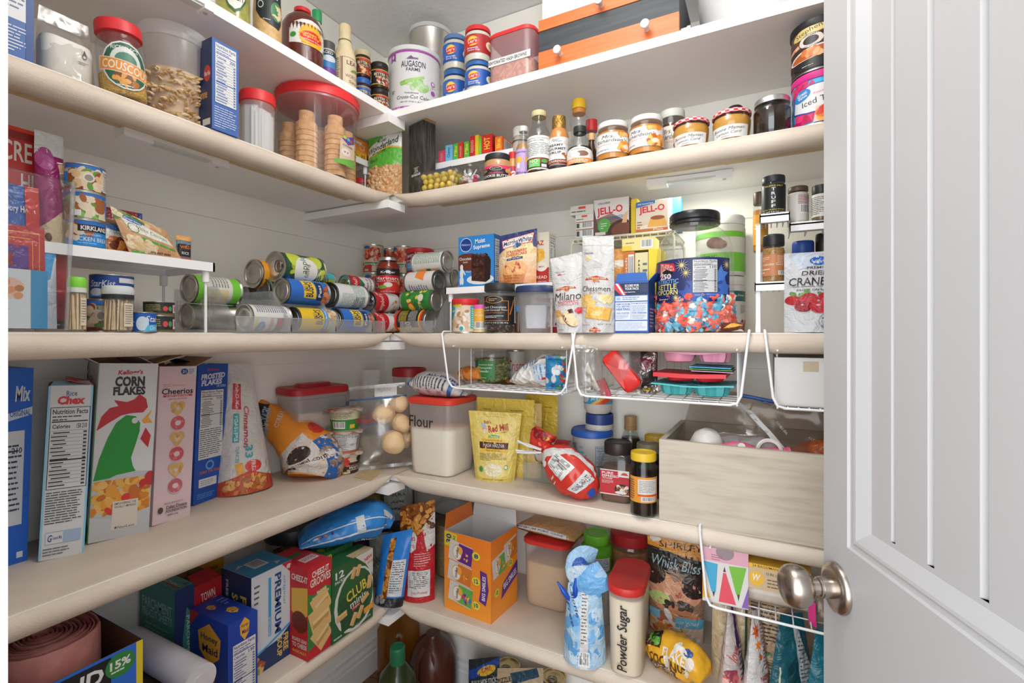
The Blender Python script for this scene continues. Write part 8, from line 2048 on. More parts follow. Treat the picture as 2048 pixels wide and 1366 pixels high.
HM=lambda cx,cy,s:[('p',[(cx-.3*s,cy+.12*s),(cx,cy+.26*s),(cx+.3*s,cy+.12*s),(cx+.26*s,cy-.12*s),(cx,cy-.26*s),(cx-.26*s,cy-.1*s)],'#e0a63a'),T('Honey',cx,cy+.07*s,.44*s,.1*s,'#2a2a5a',0,.02),T('Maid',cx+.02,cy-.06*s,.4*s,.1*s,'#2a2a5a',0,.02)]
L5('graham_box','blue graham cracker box with golden hexagons at the shelf front','#1f3f9c',(456,1252,515,1220),.6,.135,HM(.55,.86,.55)+[('n',.14,.02,.94,.72,'130','#24387a')],HM(.52,.66,1.0)+[('p',[(0,1),(.26,1),(0,.8)],'#b02a36'),('p',[(.34,.3),(.5,.4),(.68,.3),(.62,.12),(.5,.04),(.38,.12)],'#d8963a'),T('Honey',.5,.22,.26,.07,'#3a2a1c',-6,.02),('l',.06,.2,.26,.34,4,'#8aa8e0'),('l',.74,.08,.96,.2,3,'#8aa8e0')],HM(.62,.36,.5)+HM(.36,.72,.4)+[('l',.7,.6,.95,.9,3,'#7a9ade')])
L5('saltine_box','white, blue and navy saltine box with tall vertical lettering','#dfe3e8',(500,1156,586,1120),.545,.11,[('p',[(0,.18),(.3,.22),(.7,.24),(1,.34),(1,0),(0,0)],'#22365f'),('p',[(0,.2),(.4,.25),(1,.36),(1,.33),(.4,.23),(0,.17)],'#3f9ac8'),T('PREMIUM',.64,.62,.62,.16,'#22487f',-90,.03),('r',.4,.32,.47,.92,'#3f9ac8'),T('SALTINE CRACKERS',.435,.42,.2,.04,'#e8f0f6',-90),T('original',.8,.72,.3,.08,'#4f9ac8',-90,0,.2),('p',[(.74,1),(1,1),(1,.86)],'#b8303c'),('e',.92,.95,.06,.025,'#e8d8d8'),('l',.06,.7,.2,.92,4,'#555'),T('FREE',.84,.17,.18,.13,'#e0c060',-90,.03),T('SOUP',.68,.15,.2,.13,'#e0c060',-90,.03),('w',.14,.09,.14,.08,20,['#c8783a','#e0b070','#a8502a','#7a9a4a'],.008),('p',[(0,.3),(.16,.34),(.14,.46),(0,.44)],'#d8b890')],[('r',0,0,1,1,'#22304f'),T('FREE',.74,.62,.34,.2,'#d8b85a',-90,.03),T('SOUP',.46,.62,.34,.2,'#d8b85a',-90,.03),T('FREE SOUP',.2,.7,.4,.08,'#dfe4ec',-90)],[('r',0,0,1,1,'#2f7fa8'),('b',.3,.3,.65,.7),('p',[(.05,.6),(.3,.66),(.2,.74)],'#b8b0a8'),('p',[(.7,.1),(.86,.2),(.74,.26)],'#b8b0a8')])
CR=lambda cx,cy,w,a:[('q',cx,cy,w,w*.36,a,'#d8b274'),('q',cx,cy,w*.8,w*.05,a,'#b98c4c'),('q',cx,cy+.02,w*.8,w*.05,a,'#ecd09a'),('q',cx,cy-.03,w*.8,w*.05,a,'#b98c4c')]
L5('cracker_box','tall red and green cheese cracker box with ridged crackers','#b8232c',(614,1140,665,1116),.555,.14,[('p',[(0,.1),(.3,.13),(.7,.1),(1,.14),(1,.68),(.7,.74),(.3,.69),(0,.72)],'#2f7a36'),T('CHEEZ-IT',.52,.92,.7,.07,'#f2ece0',2,.03),T('GROOVES',.52,.83,.84,.09,'#f2ece0',2,.02),T('SHARP',.56,.7,.4,.03,'#f4f4f0',4,.03),T('WHITE CHEDDAR',.52,.66,.7,.03,'#f4f4f0',4,.02)]+CR(.56,.56,.36,24)+CR(.52,.39,.42,16)+CR(.6,.2,.36,34),[T('CHEEZ-IT',.8,.88,.4,.07,'#f2ece0',0,.03),('p',[(.6,.75),(1,.8),(1,.5),(.8,.4),(.6,.5)],'#e0b048'),('e',.8,.4,.2,.12,'#6a2418'),T('ROADS LEAD',.8,.2,.36,.04,'#f2ece0',0,.02),T('TO CHEESE',.8,.14,.36,.05,'#f2ece0',0,.02),T('BASICALLY',.8,.07,.34,.03,'#e8c03a')],[('q',.6,.35,.3,.1,0,'#d8ccc8'),T('GROOVES',.6,.35,.5,.1,'#b8232c',0,.02),('q',.5,.65,.24,.06,0,'#2f6a36')])
CLUB=[('p',[(.55,1),(1,1),(1,.62),(.8,.84)],'#d8d6cc'),('e',.55,.42,.5,.44,'#dfe0d8'),('e',.56,.43,.44,.4,'#24592f'),('p',[(.16,.5),(.86,.66),(.92,.4),(.8,.1),(.22,.06)],'#1f4a2a'),T('12',.18,.88,.2,.1,'#f0f0ea',2,.03),T('PACKS',.18,.79,.22,.04,'#f0f0ea',2,.02),T('NEW',.88,.9,.2,.05,'#b8303a',10,.03),T('PACK SIZE',.92,.83,.14,.03,'#b8303a',10,.01),T('CLUB',.58,.53,.5,.15,'#e0cf4a',12,.02),T('minis',.62,.39,.4,.09,'#f2f2ec',10,.01),('q',.56,.31,.1,.025,10,'#a82a30'),T('Original',.56,.31,.16,.03,'#f0e0e0',10),('q',.88,.17,.12,.04,6,'#e09a2a'),T('NO ARTIFICIAL',.74,.05,.4,.025,'#e8e8e0',4),('l',.04,.02,.36,.08,1,'#cfd8cf')]+CR(.5,.8,.1,70)+CR(.62,.8,.1,70)+CR(.22,.3,.12,8)+CR(.9,.55,.12,80)+CR(.5,.16,.11,60)+CR(.66,.2,.11,60)+CR(.78,.36,.1,30)
p,w,h,a=boxZ(661,1290,748,1233,1117,z5)
carton('cracker_box','green mini cracker box with twelve packs printed on it','box',p,PI/2,w,.055,h,'#24592f',CLUB,[('r',0,0,1,1,'#1f4a2a'),('r',.7,.06,1,.3,'#7a2a5a')],(),[('r',0,0,1,1,'#2a5f34'),('r',.5,0,1,.5,'#c8b088')])
carton('cracker_box','second green cracker box right behind the mini cracker box','box',p+Vector((-.06,-.015,0)),PI/2,w,.055,h+.014,'#2a6236',[T('CLUB',.3,.9,.4,.14,'#e0cf4a',0,.03)],(),(),[('e',.4,.5,.06,.2,'#8aa83a'),('l',.5,.3,.9,.7,2,'#d8d86a')])
x,y,Z=onZ(590,1058,EYE-.53)
vessel('snack_tub','round clear tub with a black lid behind the cracker boxes','tub',(.085,-.47,z5),0,[('tub',[(0,.001),(.06,.001),(.068,.01),(.07,.2)],'clear_plastic'),('snack',[(0,.004),(.064,.006),(.066,.15),(0,.155)],bumpy('pretz2','#6a4426',.6,90,.8,.005,'voronoi','#a87440',80)),('lid',lidprof(.074,.2,.035),'#222325')])
X,Y,Z=onZ(712,1085,EYE-.575)
sack('chip_bag','big shiny blue chip bag lying on the cracker boxes','bag',(X-.02,Y-.01,z5+h+.0145),rad(54),[(-.125,0,.02),(-.09,0,.03),(-.02,0,.042),(.05,0,.05),(.095,.0,.045),(.12,-.01,.03)],[(.006,.05),(.026,.055),(.04,.062),(.046,.064),(.036,.055),(.012,.035)],mat('#2f7cc0:r22'),[('r',.52,.05,.545,.9,'#e8ecf0'),('r',.36,.06,.375,.86,'#e8ecf0'),('r',.3,.5,.54,.56,'#d8dce0'),('w',.42,.24,.02,.1,7,['#d8703a','#e8e8f0','#2a3a8a'],.004,1),T('ORIGINAL',.78,.62,.3,.12,'#eef2f6',90,.03),('r',.24,.74,.34,.92,'#cfd2d6')],amp=.011,fr=28,seed=13,flat=.0005,W=.12,H=.25,box=(.2,0,.8,1))
for nm,lab,px,py,Z,sz,c,cc,el in(('chip_bag','teal chip bag rolled shut behind the big blue chip bag',650,1028,1.52,(.16,.075),'#256a8a','bag',[]),('candy_packet','purple candy packet in the dark behind the blue chip bag',716,1022,1.6,(.075,.06),'#5a2470','packet',[('w',.5,.5,.3,.3,8,['#c8308a','#e0c03a','#3f1a50'],.006)]),('candy_packet','red and purple candy packet below the rolled teal bag',690,1040,1.56,(.07,.05),'#7a2030','packet',[('w',.5,.5,.4,.3,8,['#5a2470','#c84a4a','#a8b83a'],.007)]),('tortilla_bag','golden yellow snack bag behind the blue chip bag',752,1010,1.66,(.09,.1),'#a8863a','bag',[('w',.5,.5,.45,.4,24,['#c8a04a','#8a6a2a','#d8b868'],.01)]),('chip_bag','black and silver snack bag under the corner joint of the shelves',795,1000,1.62,(.11,.12),'#4a4848','bag',[('r',.1,.55,.95,.98,'#9a9c98'),('l',.3,.65,.8,.9,3,'#4a4a48')]),('chip_bag','white and black chip bag corner sticking out behind the cracker boxes',630,1078,1.48,(.06,.09),'#1f2338','bag',[('p',[(.2,.4),(.9,.7),(.8,1),(.2,.9)],'#d8d8d4'),T('BBQ',.5,.7,.5,.16,'#222',40,.02)]),('cinnamon_bag','grey cinnamon snack bag squeezed between the cracker and pretzel bags',762,1098,1.5,(.07,.1),'#8a8c86','bag',[T('CINNAMON',.5,.5,.9,.16,'#4a4c48',14,.02)])):
 dx,dy=ray(px)
 zc_=zat(Z,py)
 pos=(max(CAM.x+dx*Z,.05),min(CAM.y+dy*Z,-.04),z5+.001)
 hh=zc_+sz[1]/2-z5
 pouch(nm,lab,cc,pos,rad(42),sz[0],hh,.05,c,[(e[0],)+tuple(e[1:])for e in el]if hh<.14 else[('r',0,0,1,.02,c)]+[e for e in el],kind='stand',seal=.08,seed=int(px),amp=.006)
t=root('bag_clip','long grey bag clip with printed measurements across the rolled teal bag','clip',(CAM.x+ray(640)[0]*1.44,CAM.y+ray(640)[1]*1.44,zat(1.44,1038)),rad(44))
m=M()
m.box(-.02,.15,-.003,.003,-.006,.006,'#a8aaac',Matrix.Rotation(rad(-26),4,'Y'))
m.build('clip_bar',t)
X,Y,Z=onZ(772,1210,z5)
PW=lambda x0,y0,x1,y1,n:[('r',x0,y0,x1,y1,'#6a3a1a'),('w',(x0+x1)/2,(y0+y1)/2,(x1-x0)/2,(y1-y0)/2,n,['#b8752e','#c88a40','#8a4f1e','#d89c52'],.0085,1)]
pouch('pretzel_bag','blue pretzel bag with a strip of visible twists, standing beside the red one','bag',(X,Y+.01,z5),rad(20),.085,.2,.05,mat('#2a78c8:r25'),[('r',0,0,1,.12,'#26262a'),('w',.3,.07,.28,.05,6,['#8a8a8c','#3a3a3e'],.012)]+PW(.3,.1,.5,.92,36)+[('r',.5,.14,.94,.62,'#dfe2e6'),('l',.53,.18,.92,.6,14,'#444')],seal=.06,seed=101,amp=.005,skew=.03,rot=(rad(-6),rad(6),rad(20)))
X,Y,Z=onZ(822,1203,z5)
pouch('pretzel_bag','tall red bag of seasoned pretzel twists with a clear top','bag',(X,Y+.03,z5),rad(14),.105,.275,.065,mat('#b3242c:r25'),PW(0,.62,1,1,110)+PW(.06,0,.22,.64,36)+[('p',[(.22,0),(1,0),(1,.86),(.5,.62),(.22,.56)],'#b3242c'),('p',[(.7,.74),(1,.88),(1,.56),(.84,.5)],'#dcd6d0'),('w',.9,.72,.06,.1,6,['#4a2a22','#c89878'],.008),('p',[(.3,.66),(.44,.72),(.56,.66),(.54,.54),(.4,.5),(.3,.56)],'#e6dedc'),T('Dot’s',.42,.65,.18,.05,'#b3242c',-4,.03),T('PRETZELS',.43,.57,.2,.026,'#b3242c',-4,.01),('r',.34,.06,.92,.32,'#e0dedc'),('l',.37,.14,.9,.31,9,'#4a4a4a'),T('Dot’s Pretzels',.66,.1,.42,.025,'#b3242c'),('l',.5,.36,.96,.5,6,'#e0b8b4')],seal=.06,seed=102,amp=.004,skew=.03,top=1.05)
# ================================================================ lowest shelf, back wall
p,r,h,a=cylZ(912,1160,86,1000,z5)
vessel('glass_canister','tall glass canister of grain with a clamp lid in the corner','canister',p,a,[('jar',[(0,.003),(r*.94,0),(r,.008),(r,h*.86),(r*.94,h*.88)],'glass'),('grain',[(0,.005),(r*.95,.006),(r*.96,h*.72),(0,h*.73)],'grain'),('clamp_ring',[(r*.98,h*.87),(r*1.03,h*.875),(r*1.03,h*.9),(r*.98,h*.905)],'steel'),('lid',[(r*.9,h*.9),(r*.98,h*.91),(r*.98,h*.95),(r*.8,h*1.0),(0,h)],'glass')])
p,w,h,a=boxZ(889,1214,982,1249,1072,z5)
GF=lambda cx,cy,a,c:[('q',cx,cy,.25,.125,a,'#d8d4d0'),('q',cx+.1,cy-.01,.155,.115,a,c),('e',cx-.07,cy,.1,.1,'#d89a4a'),('e',cx-.07,cy,.088,.088,'#f6f2ea'),('e',cx+.0,cy+.03,.05,.05,'#e8a03a'),T('Goldfish',cx-.07,cy,.14,.05,'#3a2418',90+a,.03),('w',cx+.14,cy-.04,.06,.05,7,['#d88a3a','#e8b060','#a8602a'],.004)]
NUM=lambda s,x,y:[('e',x,y,.085,.052,'#e8dc3a'),T(s,x,y,.09,.055,'#26366f',8,.03)]
carton('snack_pack_box','torn-open orange box of snack packs with purple banners','box',p,a,w,.135,h,'#e8842a',[('g',0,.0,1,1,'#e8902e','#e07a26',5),('q',.14,.9,.14,.09,-4,'#d8c838'),T('30',.1,.91,.12,.12,'#26366f',90,.03),T('PACKS',.22,.9,.12,.05,'#26366f',90,.02)]+GF(.36,.76,-8,'#5a2a7a')+GF(.34,.5,-8,'#c8702a')+GF(.36,.24,-8,'#5aa04a')+[('w',.5,.22,.08,.07,12,['#c83a3a','#e8c83a','#3a6ac8','#8a2a5a'],.006)]+NUM('8',.7,.78)+NUM('12',.7,.47)+NUM('10',.7,.17)+[('p',[(.78,.62),(.92,.6),(.96,.4),(.9,.2),(.76,.24),(.8,.42)],'#5a2f7a'),T('BIG SMILES',.86,.41,.3,.07,'#f0eaf4',88,.02)],right=[('g',0,0,1,1,'#e8902e','#e07a26',5)]+GF(.3,.66,10,'#5aa04a')+GF(.74,.76,10,'#c8702a')+[('p',[(.0,.34),(.2,.42),(.2,.3),(.04,.24)],'#e0842a'),('p',[(.36,.2),(1,.36),(1,.56),(.42,.38)],'#5a2f7a'),T('BIG SMILES',.7,.38,.52,.08,'#f0eaf4',16,.02)]+NUM('10',.2,.33)+NUM('12',.72,.58),flaps=(('back',4,.055,'#e07a26'),('left',0,.045,'#e07a26','#d8702a')),inside='white_card')
sack('fruit_pouch','dark red snack packet standing inside the torn orange box','packet',p+Matrix.Rotation(a,3,'Z')@Vector((-.012,.05,.06)),a,[(0,0,0),(0,0,.05),(.01,0,.11)],[(.02,.008),(.024,.014),(.022,.003)],mat('#8a1f26:r25'),amp=.005)
sack('fruit_pouch','dark red snack packet with white print, nearer the open corner of the orange box','packet',p+Matrix.Rotation(a,3,'Z')@Vector((.026,.08,.06)),a+.5,[(0,0,0),(0,0,.05),(.006,0,.115)],[(.02,.008),(.024,.014),(.022,.003)],mat('#7a1a22:r25'),[T('TM',.5,.7,.5,.16,'#e8e0dc',20)],amp=.005,W=.04,H=.1)
p,w,h,a=boxZ(1046,1207,1120,1231,1083,z5)
w,d=w*1.15,.15
vessel('storage_tub','square clear tub of brown sugar with a red lid','tub',p+Vector((.008,d/2,0)),0,[('tub',[(.9,.001),(.94,.004),(.96,.03),(1,h*.94)],'milky_plastic',(w/2,d/2,.025)),('brown_sugar',[(.88,.003),(.93,.03),(.955,h*.66),(.5,h*.7),(0,h*.7)],'brown_sugar',(w/2,d/2,.025)),('lid',[(.99,h*.92),(1.05,h*.93),(1.05,h*.985),(1,h),(0,h)],'#c8322c',(w/2,d/2,.027))])
sack('brown_sugar_bag','flat bag of dark brown sugar lying on the red-lidded tub','bag',p+Vector((.01,d/2-.01,h+.0006)),rad(-6),[(-.085,.01,.016),(-.06,0,.02),(0,0,.022),(.06,0,.02),(.09,0,.014)],[(.004,.05),(.018,.058),(.021,.06),(.018,.058),(.006,.045)],'#b98c5c',[('r',.56,.1,.9,.95,'#5a3422'),('p',[(.7,.3),(.96,.4),(.96,.85),(.74,.8)],'#c85a78'),T('DARK BROWN',.8,.6,.3,.06,'#efe0d8',90,.01),('r',.36,.04,.5,.8,'#e0dcd8'),T('PREMIUM PURE CANE',.43,.45,.6,.05,'#2a3a7a',90,.01),('e',.44,.12,.06,.06,'#2a4a9a')],amp=.003,seed=31,flat=.0004,W=.1,H=.17)
p,w,h,a=boxZ(1150,1240,1204,1246,1148,z5)
vessel('storage_tub','white tub with handwriting under the green bottle','tub',p+Vector((.012,.05,0)),0,[('tub',[(.96,0),(1,.004),(1,h*.9),(1.04,h*.92),(1.04,h),(0,h)],'#cfcac2:r35',(w*.6,.05,.015))],[dict(sq=(w*.55,-.0508),z0=h*.3,z1=h*.75,art=[T('Su',.6,.5,.5,.8,'#2a2a2c',0,0,.2)],name='handwriting')])
x,y,zz=p.x+.008,p.y+.045,z5+h+.0006
Z=(Vector((x,y))-CAM.xy).dot(FW)
r=62*Z/FPX/2
h2=zat(Z,1064)-zz
vessel('cocoa_bottle','bright green plastic bottle with a green cap and nutrition label','bottle',(x,y,zz),rad(8),[('bottle',[(0,0),(r*.92,.001),(r,.006),(r,h2*.56),(r*.96,h2*.64),(r*.72,h2*.7),(r*.72,h2*.74)],'#5fa82e:r30'),('cap',screw_lid(r*.82,h2*.74,h2*.26),'#67b52f')],[dict(r=r+.0005,z0=h2*.06,z1=h2*.54,arc=140,art=[('r',.2,.02,.95,.78,'#dfe4e6'),('l',.24,.06,.92,.74,8,'#3a4a9a'),('l',.3,.86,.8,.94,1,'#26481c')])])
x,y,Z=onZ(1258,1230,z5)
vessel('cocoa_can','dark can under the jar of brown cane sugar','can',(x,y+.02,z5),0,[('can_body',[(0,0),(.05,0),(.05,.09),(0,.09)],'#26302a')])
r=84*(Z+.02)/FPX/2
h2=zat(Z+.02,1058)-z5-.0906
vessel('sugar_jar','clear jar of brown cane sugar with a wide dark red lid','jar',(x,y+.02,z5+.0906),.4,[('jar',[(0,.001),(r*.96,0),(r,.006),(r,h2*.7),(r*.9,h2*.78)],'clear_plastic'),('sugar',[(0,.003),(r*.96,.006),(r*.97,h2*.68),(0,h2*.7)],bumpy('cane','#a86f3a',.85,400,.6,.002,col2='#8f5a2a',cscale=200)),('lid',[(r*.9,h2*.76),(r*.94,h2*.77),(r*.94,h2*.97),(r*.86,h2),(0,h2)],'#9c1f24')],[dict(r=r+.0006,z0=h2*.1,z1=h2*.6,arc=170,art=[('p',[(.3,.9),(.44,.96),(.36,.5)],'#a8202a'),('p',[(.74,.9),(.84,.94),(.96,.1),(.86,.05)],'#a8202a')])])
p,w,h,a=boxZ(1207,1352,1262,1363,1176,z5)
w,d=.079,.155
vessel('storage_tub','tall narrow tub of powdered sugar with a red lid and handwriting','tub',p+Vector((.008,d/2+.004,0)),rad(4),[('tub',[(.86,.001),(.9,.004),(1,h*.93)],clear('milky_deep','#f4f2ee',.3,.5,'#fbf6ee',.25),(w/2,d/2,.03)),('sugar',[(.86,.003),(.9,.006),(.975,h*.86),(0,h*.87)],'flour',(w/2,d/2,.03)),('lid',[(1.0,h*.91),(1.07,h*.92),(1.09,h*.97),(1.06,h),(.98,h*1.005),(.94,h),(0,h)],'#c4302c',(w/2,d/2,.036))],[dict(sq=(w*.3,-d/2-.0012),z0=h*.08,z1=h*.82,art=[T('Powder Sugar',.5,.5,.98,.62,'#232326',90,.012,.15)],name='handwriting')])
X,Y,Z=onZ(1156,1338,z5)
sb=pouch('sugar_bag','pale blue paper sugar bag folded over and clipped, in front of the tubs','bag',(X,Y+.045,z5),rad(14),.104,.175,.085,'#a8cbe4',[('w',.5,.5,.49,.48,40,['#7fb2dc','#b8d6ea','#5f9cd0','#c8dff0'],.017,1),('r',.42,.0,.62,.96,'#dcdcdc'),('l',.44,.3,.6,.95,16,'#444'),('b',.4,.03,.66,.2),T('Calorie',.22,.8,.4,.1,'#2a3a7a',-66,.01,.2),T('Free',.14,.62,.3,.08,'#2a3a7a',-66,.01,.2)],kind='stand',seal=.02,seed=111,amp=.005,top=.75,bot=1.0)
sack('','','',(0,.01,.16),0,[(.02,-.005,0),(.01,-.012,.03),(-.005,-.004,.05),(.0,.012,.062),(.02,.02,.056)],[(.045,.016),(.044,.01),(.042,.008),(.036,.006),(.034,.003)],'#9cc4e2',[('e',.46,.5,.16,.2,'#2a56a4'),T('Great Value',.46,.5,.24,.12,'#eef',-60,.02),('w',.5,.3,.4,.2,8,['#6aa6d8','#c8dff0'],.012)],amp=.003,parent=sb,W=.07,H=.09).name='folded_top'
t=root('bag_clip','bright blue plastic clip on the folded sugar bag','clip',(X-.03,Y+.03,z5+.15),rad(14))
for q in(20,-16):
 m=M()
 m.lathe([(.002,-.03),(.006,-.024),(.0065,-.004),(.004,.006),(.002,.02)],mat('#1f4fb4:r25'),12,xf=Matrix.Rotation(rad(q-20),4,'Y')@Matrix.Translation((q*.0006,0,.02)))
 m.build('clip_arm',t)
p,w,h,a=boxZ(1303,1276,1397,1299,1082,z5)
pouch('baking_mix_pouch','large cooking mix pouch with two smiling faces pictured on it','pouch',p+Vector((0,.025,0)),a,w*1.12,h,.045,'#2a2422',[('g',0,0,1,.2,'#c8b0a0','#d8c4b4',4),('r',0,.2,1,.84,'#8a6a58'),('p',[(0,.84),(1,.84),(1,.62),(.5,.66),(0,.6)],'#2a2422'),('p',[(0,1),(1,1),(1,.8),(.6,.83),(.3,.87),(0,.89)],'#c8862a'),T('SHIRLEY',.58,.92,.74,.06,'#2a2420',0,.01),T('COOKING MADE EASY',.38,.865,.34,.012,'#e8d8b8'),('e',.14,.96,.1,.025,'#d8d4d0'),T('Whisk Bliss',.5,.745,.86,.1,'#9ab8bc',-4,-.004,.2),T('UNIVERSAL COOKING BASE',.55,.66,.6,.018,'#b8ac9c',-4),('e',.22,.54,.26,.12,'#c89070',30),('e',.36,.49,.09,.05,'#d0987a',-30),('e',.1,.62,.22,.1,'#3a2620',20),('e',.68,.48,.28,.12,'#c48c6c',-20),('e',.84,.56,.24,.12,'#2f201c',-20),('e',.56,.46,.07,.03,'#a85a48',-20),('p',[(.08,.44),(.4,.38),(.6,.34),(.9,.3),(1,.22),(.7,.2),(.3,.26),(.06,.34)],'#b87c58'),('e',.2,.4,.2,.06,'#b8c878'),('w',.5,.36,.3,.04,16,['#3a302a','#6a5a4e','#4a3e36'],.01),('e',.36,.26,.06,.06,'#e8e2da',30),('q',.42,.2,.03,.08,40,'#e8e2da'),('w',.2,.12,.2,.09,22,['#c85a34','#e0a058','#e8d4b8','#d88a4a'],.011),('w',.7,.1,.26,.08,20,['#e8d8c8','#d8b8a0','#c8a888','#7a9a5a'],.012),('r',.5,.16,1,.25,'#5fa4c0'),('l',.55,.26,.9,.28,1,'#4a3a34'),T('original',.74,.205,.36,.05,'#f2f4f4',0,0,.2),('r',0,.2,.2,.28,'#7ab4c8')]+[('e',x,.05,.04,.018,'#e8e4e0')for x in(.56,.68,.8,.92)],seal=.05,seed=121,amp=.004,top=1.14)
X,Y,Z=onZ(1350,1364,z5)
sack('coconut_bag','crumpled yellow bag of flaked coconut at the front of the lowest shelf','bag',(X,Y+.035,z5),rad(-24),[(-.075,0,.025),(-.05,0,.032),(0,0,.04),(.045,0,.038),(.07,0,.026)],[(.012,.022),(.034,.034),(.042,.04),(.038,.036),(.01,.02)],mat('#e0a82e:r25'),[T('FLAKED',.36,.6,.34,.16,'#f4f0e4',90,.03),T('COCONUT',.52,.5,.5,.16,'#5a3418',90,.03),('q',.68,.42,.08,.18,0,'#5a3418'),T('SWEETENED',.68,.42,.3,.1,'#f0e6d4',90,.01),('e',.2,.7,.07,.05,'#2a4a8a'),('w',.5,.5,.45,.45,8,['#f0e8d8','#e8dcc4'],.008),('r',.1,.08,.34,.4,'#4a2a18'),('w',.16,.3,.06,.08,4,['#5fa03c','#222'],.009),('r',.74,.06,.9,.2,'#8aa0c0')],amp=.011,seed=41,flat=.0005,W=.13,H=.15)
zb4=EYE-.558
A4,B4=onR(1420,-.014),onR(1700,-.014)
basket('white wire basket under the second lowest shelf holding decorating bags',A4[:2],B4[:2],z4,zb4,.25,.02,8)
zf4=zb4+.0035
X,Y,Z=onR(1450,-.004)
w=84*Z/FPX
carton('decorating_box','pink and white box showing coloured piping bags in the wire basket','box',(X,Y,zf4),rad(2),w,.05,zat(Z,1100)-zf4,'#e2dedb',[('r',0,.76,1,1,'#cf9cac'),('e',.5,.95,.2,.14,'#8a7a80'),('l',.2,.78,.45,.9,3,'#8a5a6a'),('p',[(.02,.74),(.34,.72),(.3,.2),(.2,.2)],'#3f9ac0'),('p',[(.58,.72),(.96,.74),(.82,.24),(.74,.24)],'#6fae3a'),('p',[(.46,.58),(.52,.58),(.74,.04),(.36,.04)],'#d04a5c'),('p',[(0,.44),(.18,.08),(0,.06)],'#e0a83a'),('p',[(1,.4),(1,.02),(.86,.02)],'#7a5aa8'),('p',[(.46,.6),(.49,.7),(.52,.6)],'#3a3a3a'),('p',[(.22,.2),(.25,.1),(.28,.2)],'#3a3a3a'),('p',[(.76,.24),(.79,.12),(.82,.24)],'#3a3a3a')],cs={'left':'#d8b0bc'})
A,B=onR(1497,.02),onR(1655,.02)
m=M()
m.lathe([(0,0),(.022,0),(.022,B[0]-A[0]),(0,B[0]-A[0])],bumpy('clear_roll','#b8aca0',.2,14,.5,.006,col2='#d8cec2',cscale=9),xf=Matrix.Translation((A[0],A[1]+.03,zf4+.0222))@Matrix.Rotation(PI/2,4,'Y'))
tag(m.build('piping_bag_roll'),'roll of clear piping bags lying behind the door knob in the basket','roll')
A,B=onR(1492,.0),onR(1622,.0)
w=B[0]-A[0]
carton('decorating_box','brown box with a yellow top edge and white scroll emblem above the clear roll','box',((A[0]+B[0])/2,A[1]+.0,zf4+.0455),0,w,.06,.05,'#c0a888',[('r',0,.84,1,1,'#e0b03a'),T('24 BAGS/MANGAS/POCHES',.5,.92,.8,.1,'#5a4a2a'),('e',.17,.42,.12,.3,'#e0b03a'),T('W',.17,.46,.13,.26,'#f4f0e4',0,.03,.2),T('12 IN. (30,4 cm)',.5,.66,.36,.13,'#3a3028',0,.01),('l',.34,.12,.72,.52,3,'#6a5a4a')],top=[('r',0,0,1,1,'#e0b03a')])
X,Y,Z=onR(1628,-.004)
pouch('zip_bag','clear zip bag with a hot pink seal hanging in the basket behind the knob','bag',(X+.03,Y,zf4-.01),rad(-30),.09,.1,.02,'smoke_film',kind='pillow',seed=131,amp=.005,extra=lambda o,F:M().grid(G(lambda u,v:F.at(.04+.16*v,.02+.5*u)[0]+F.at(.04+.16*v,.02+.5*u)[1]*.002,6,1),'#d83a8c').build('zip_strip',o))
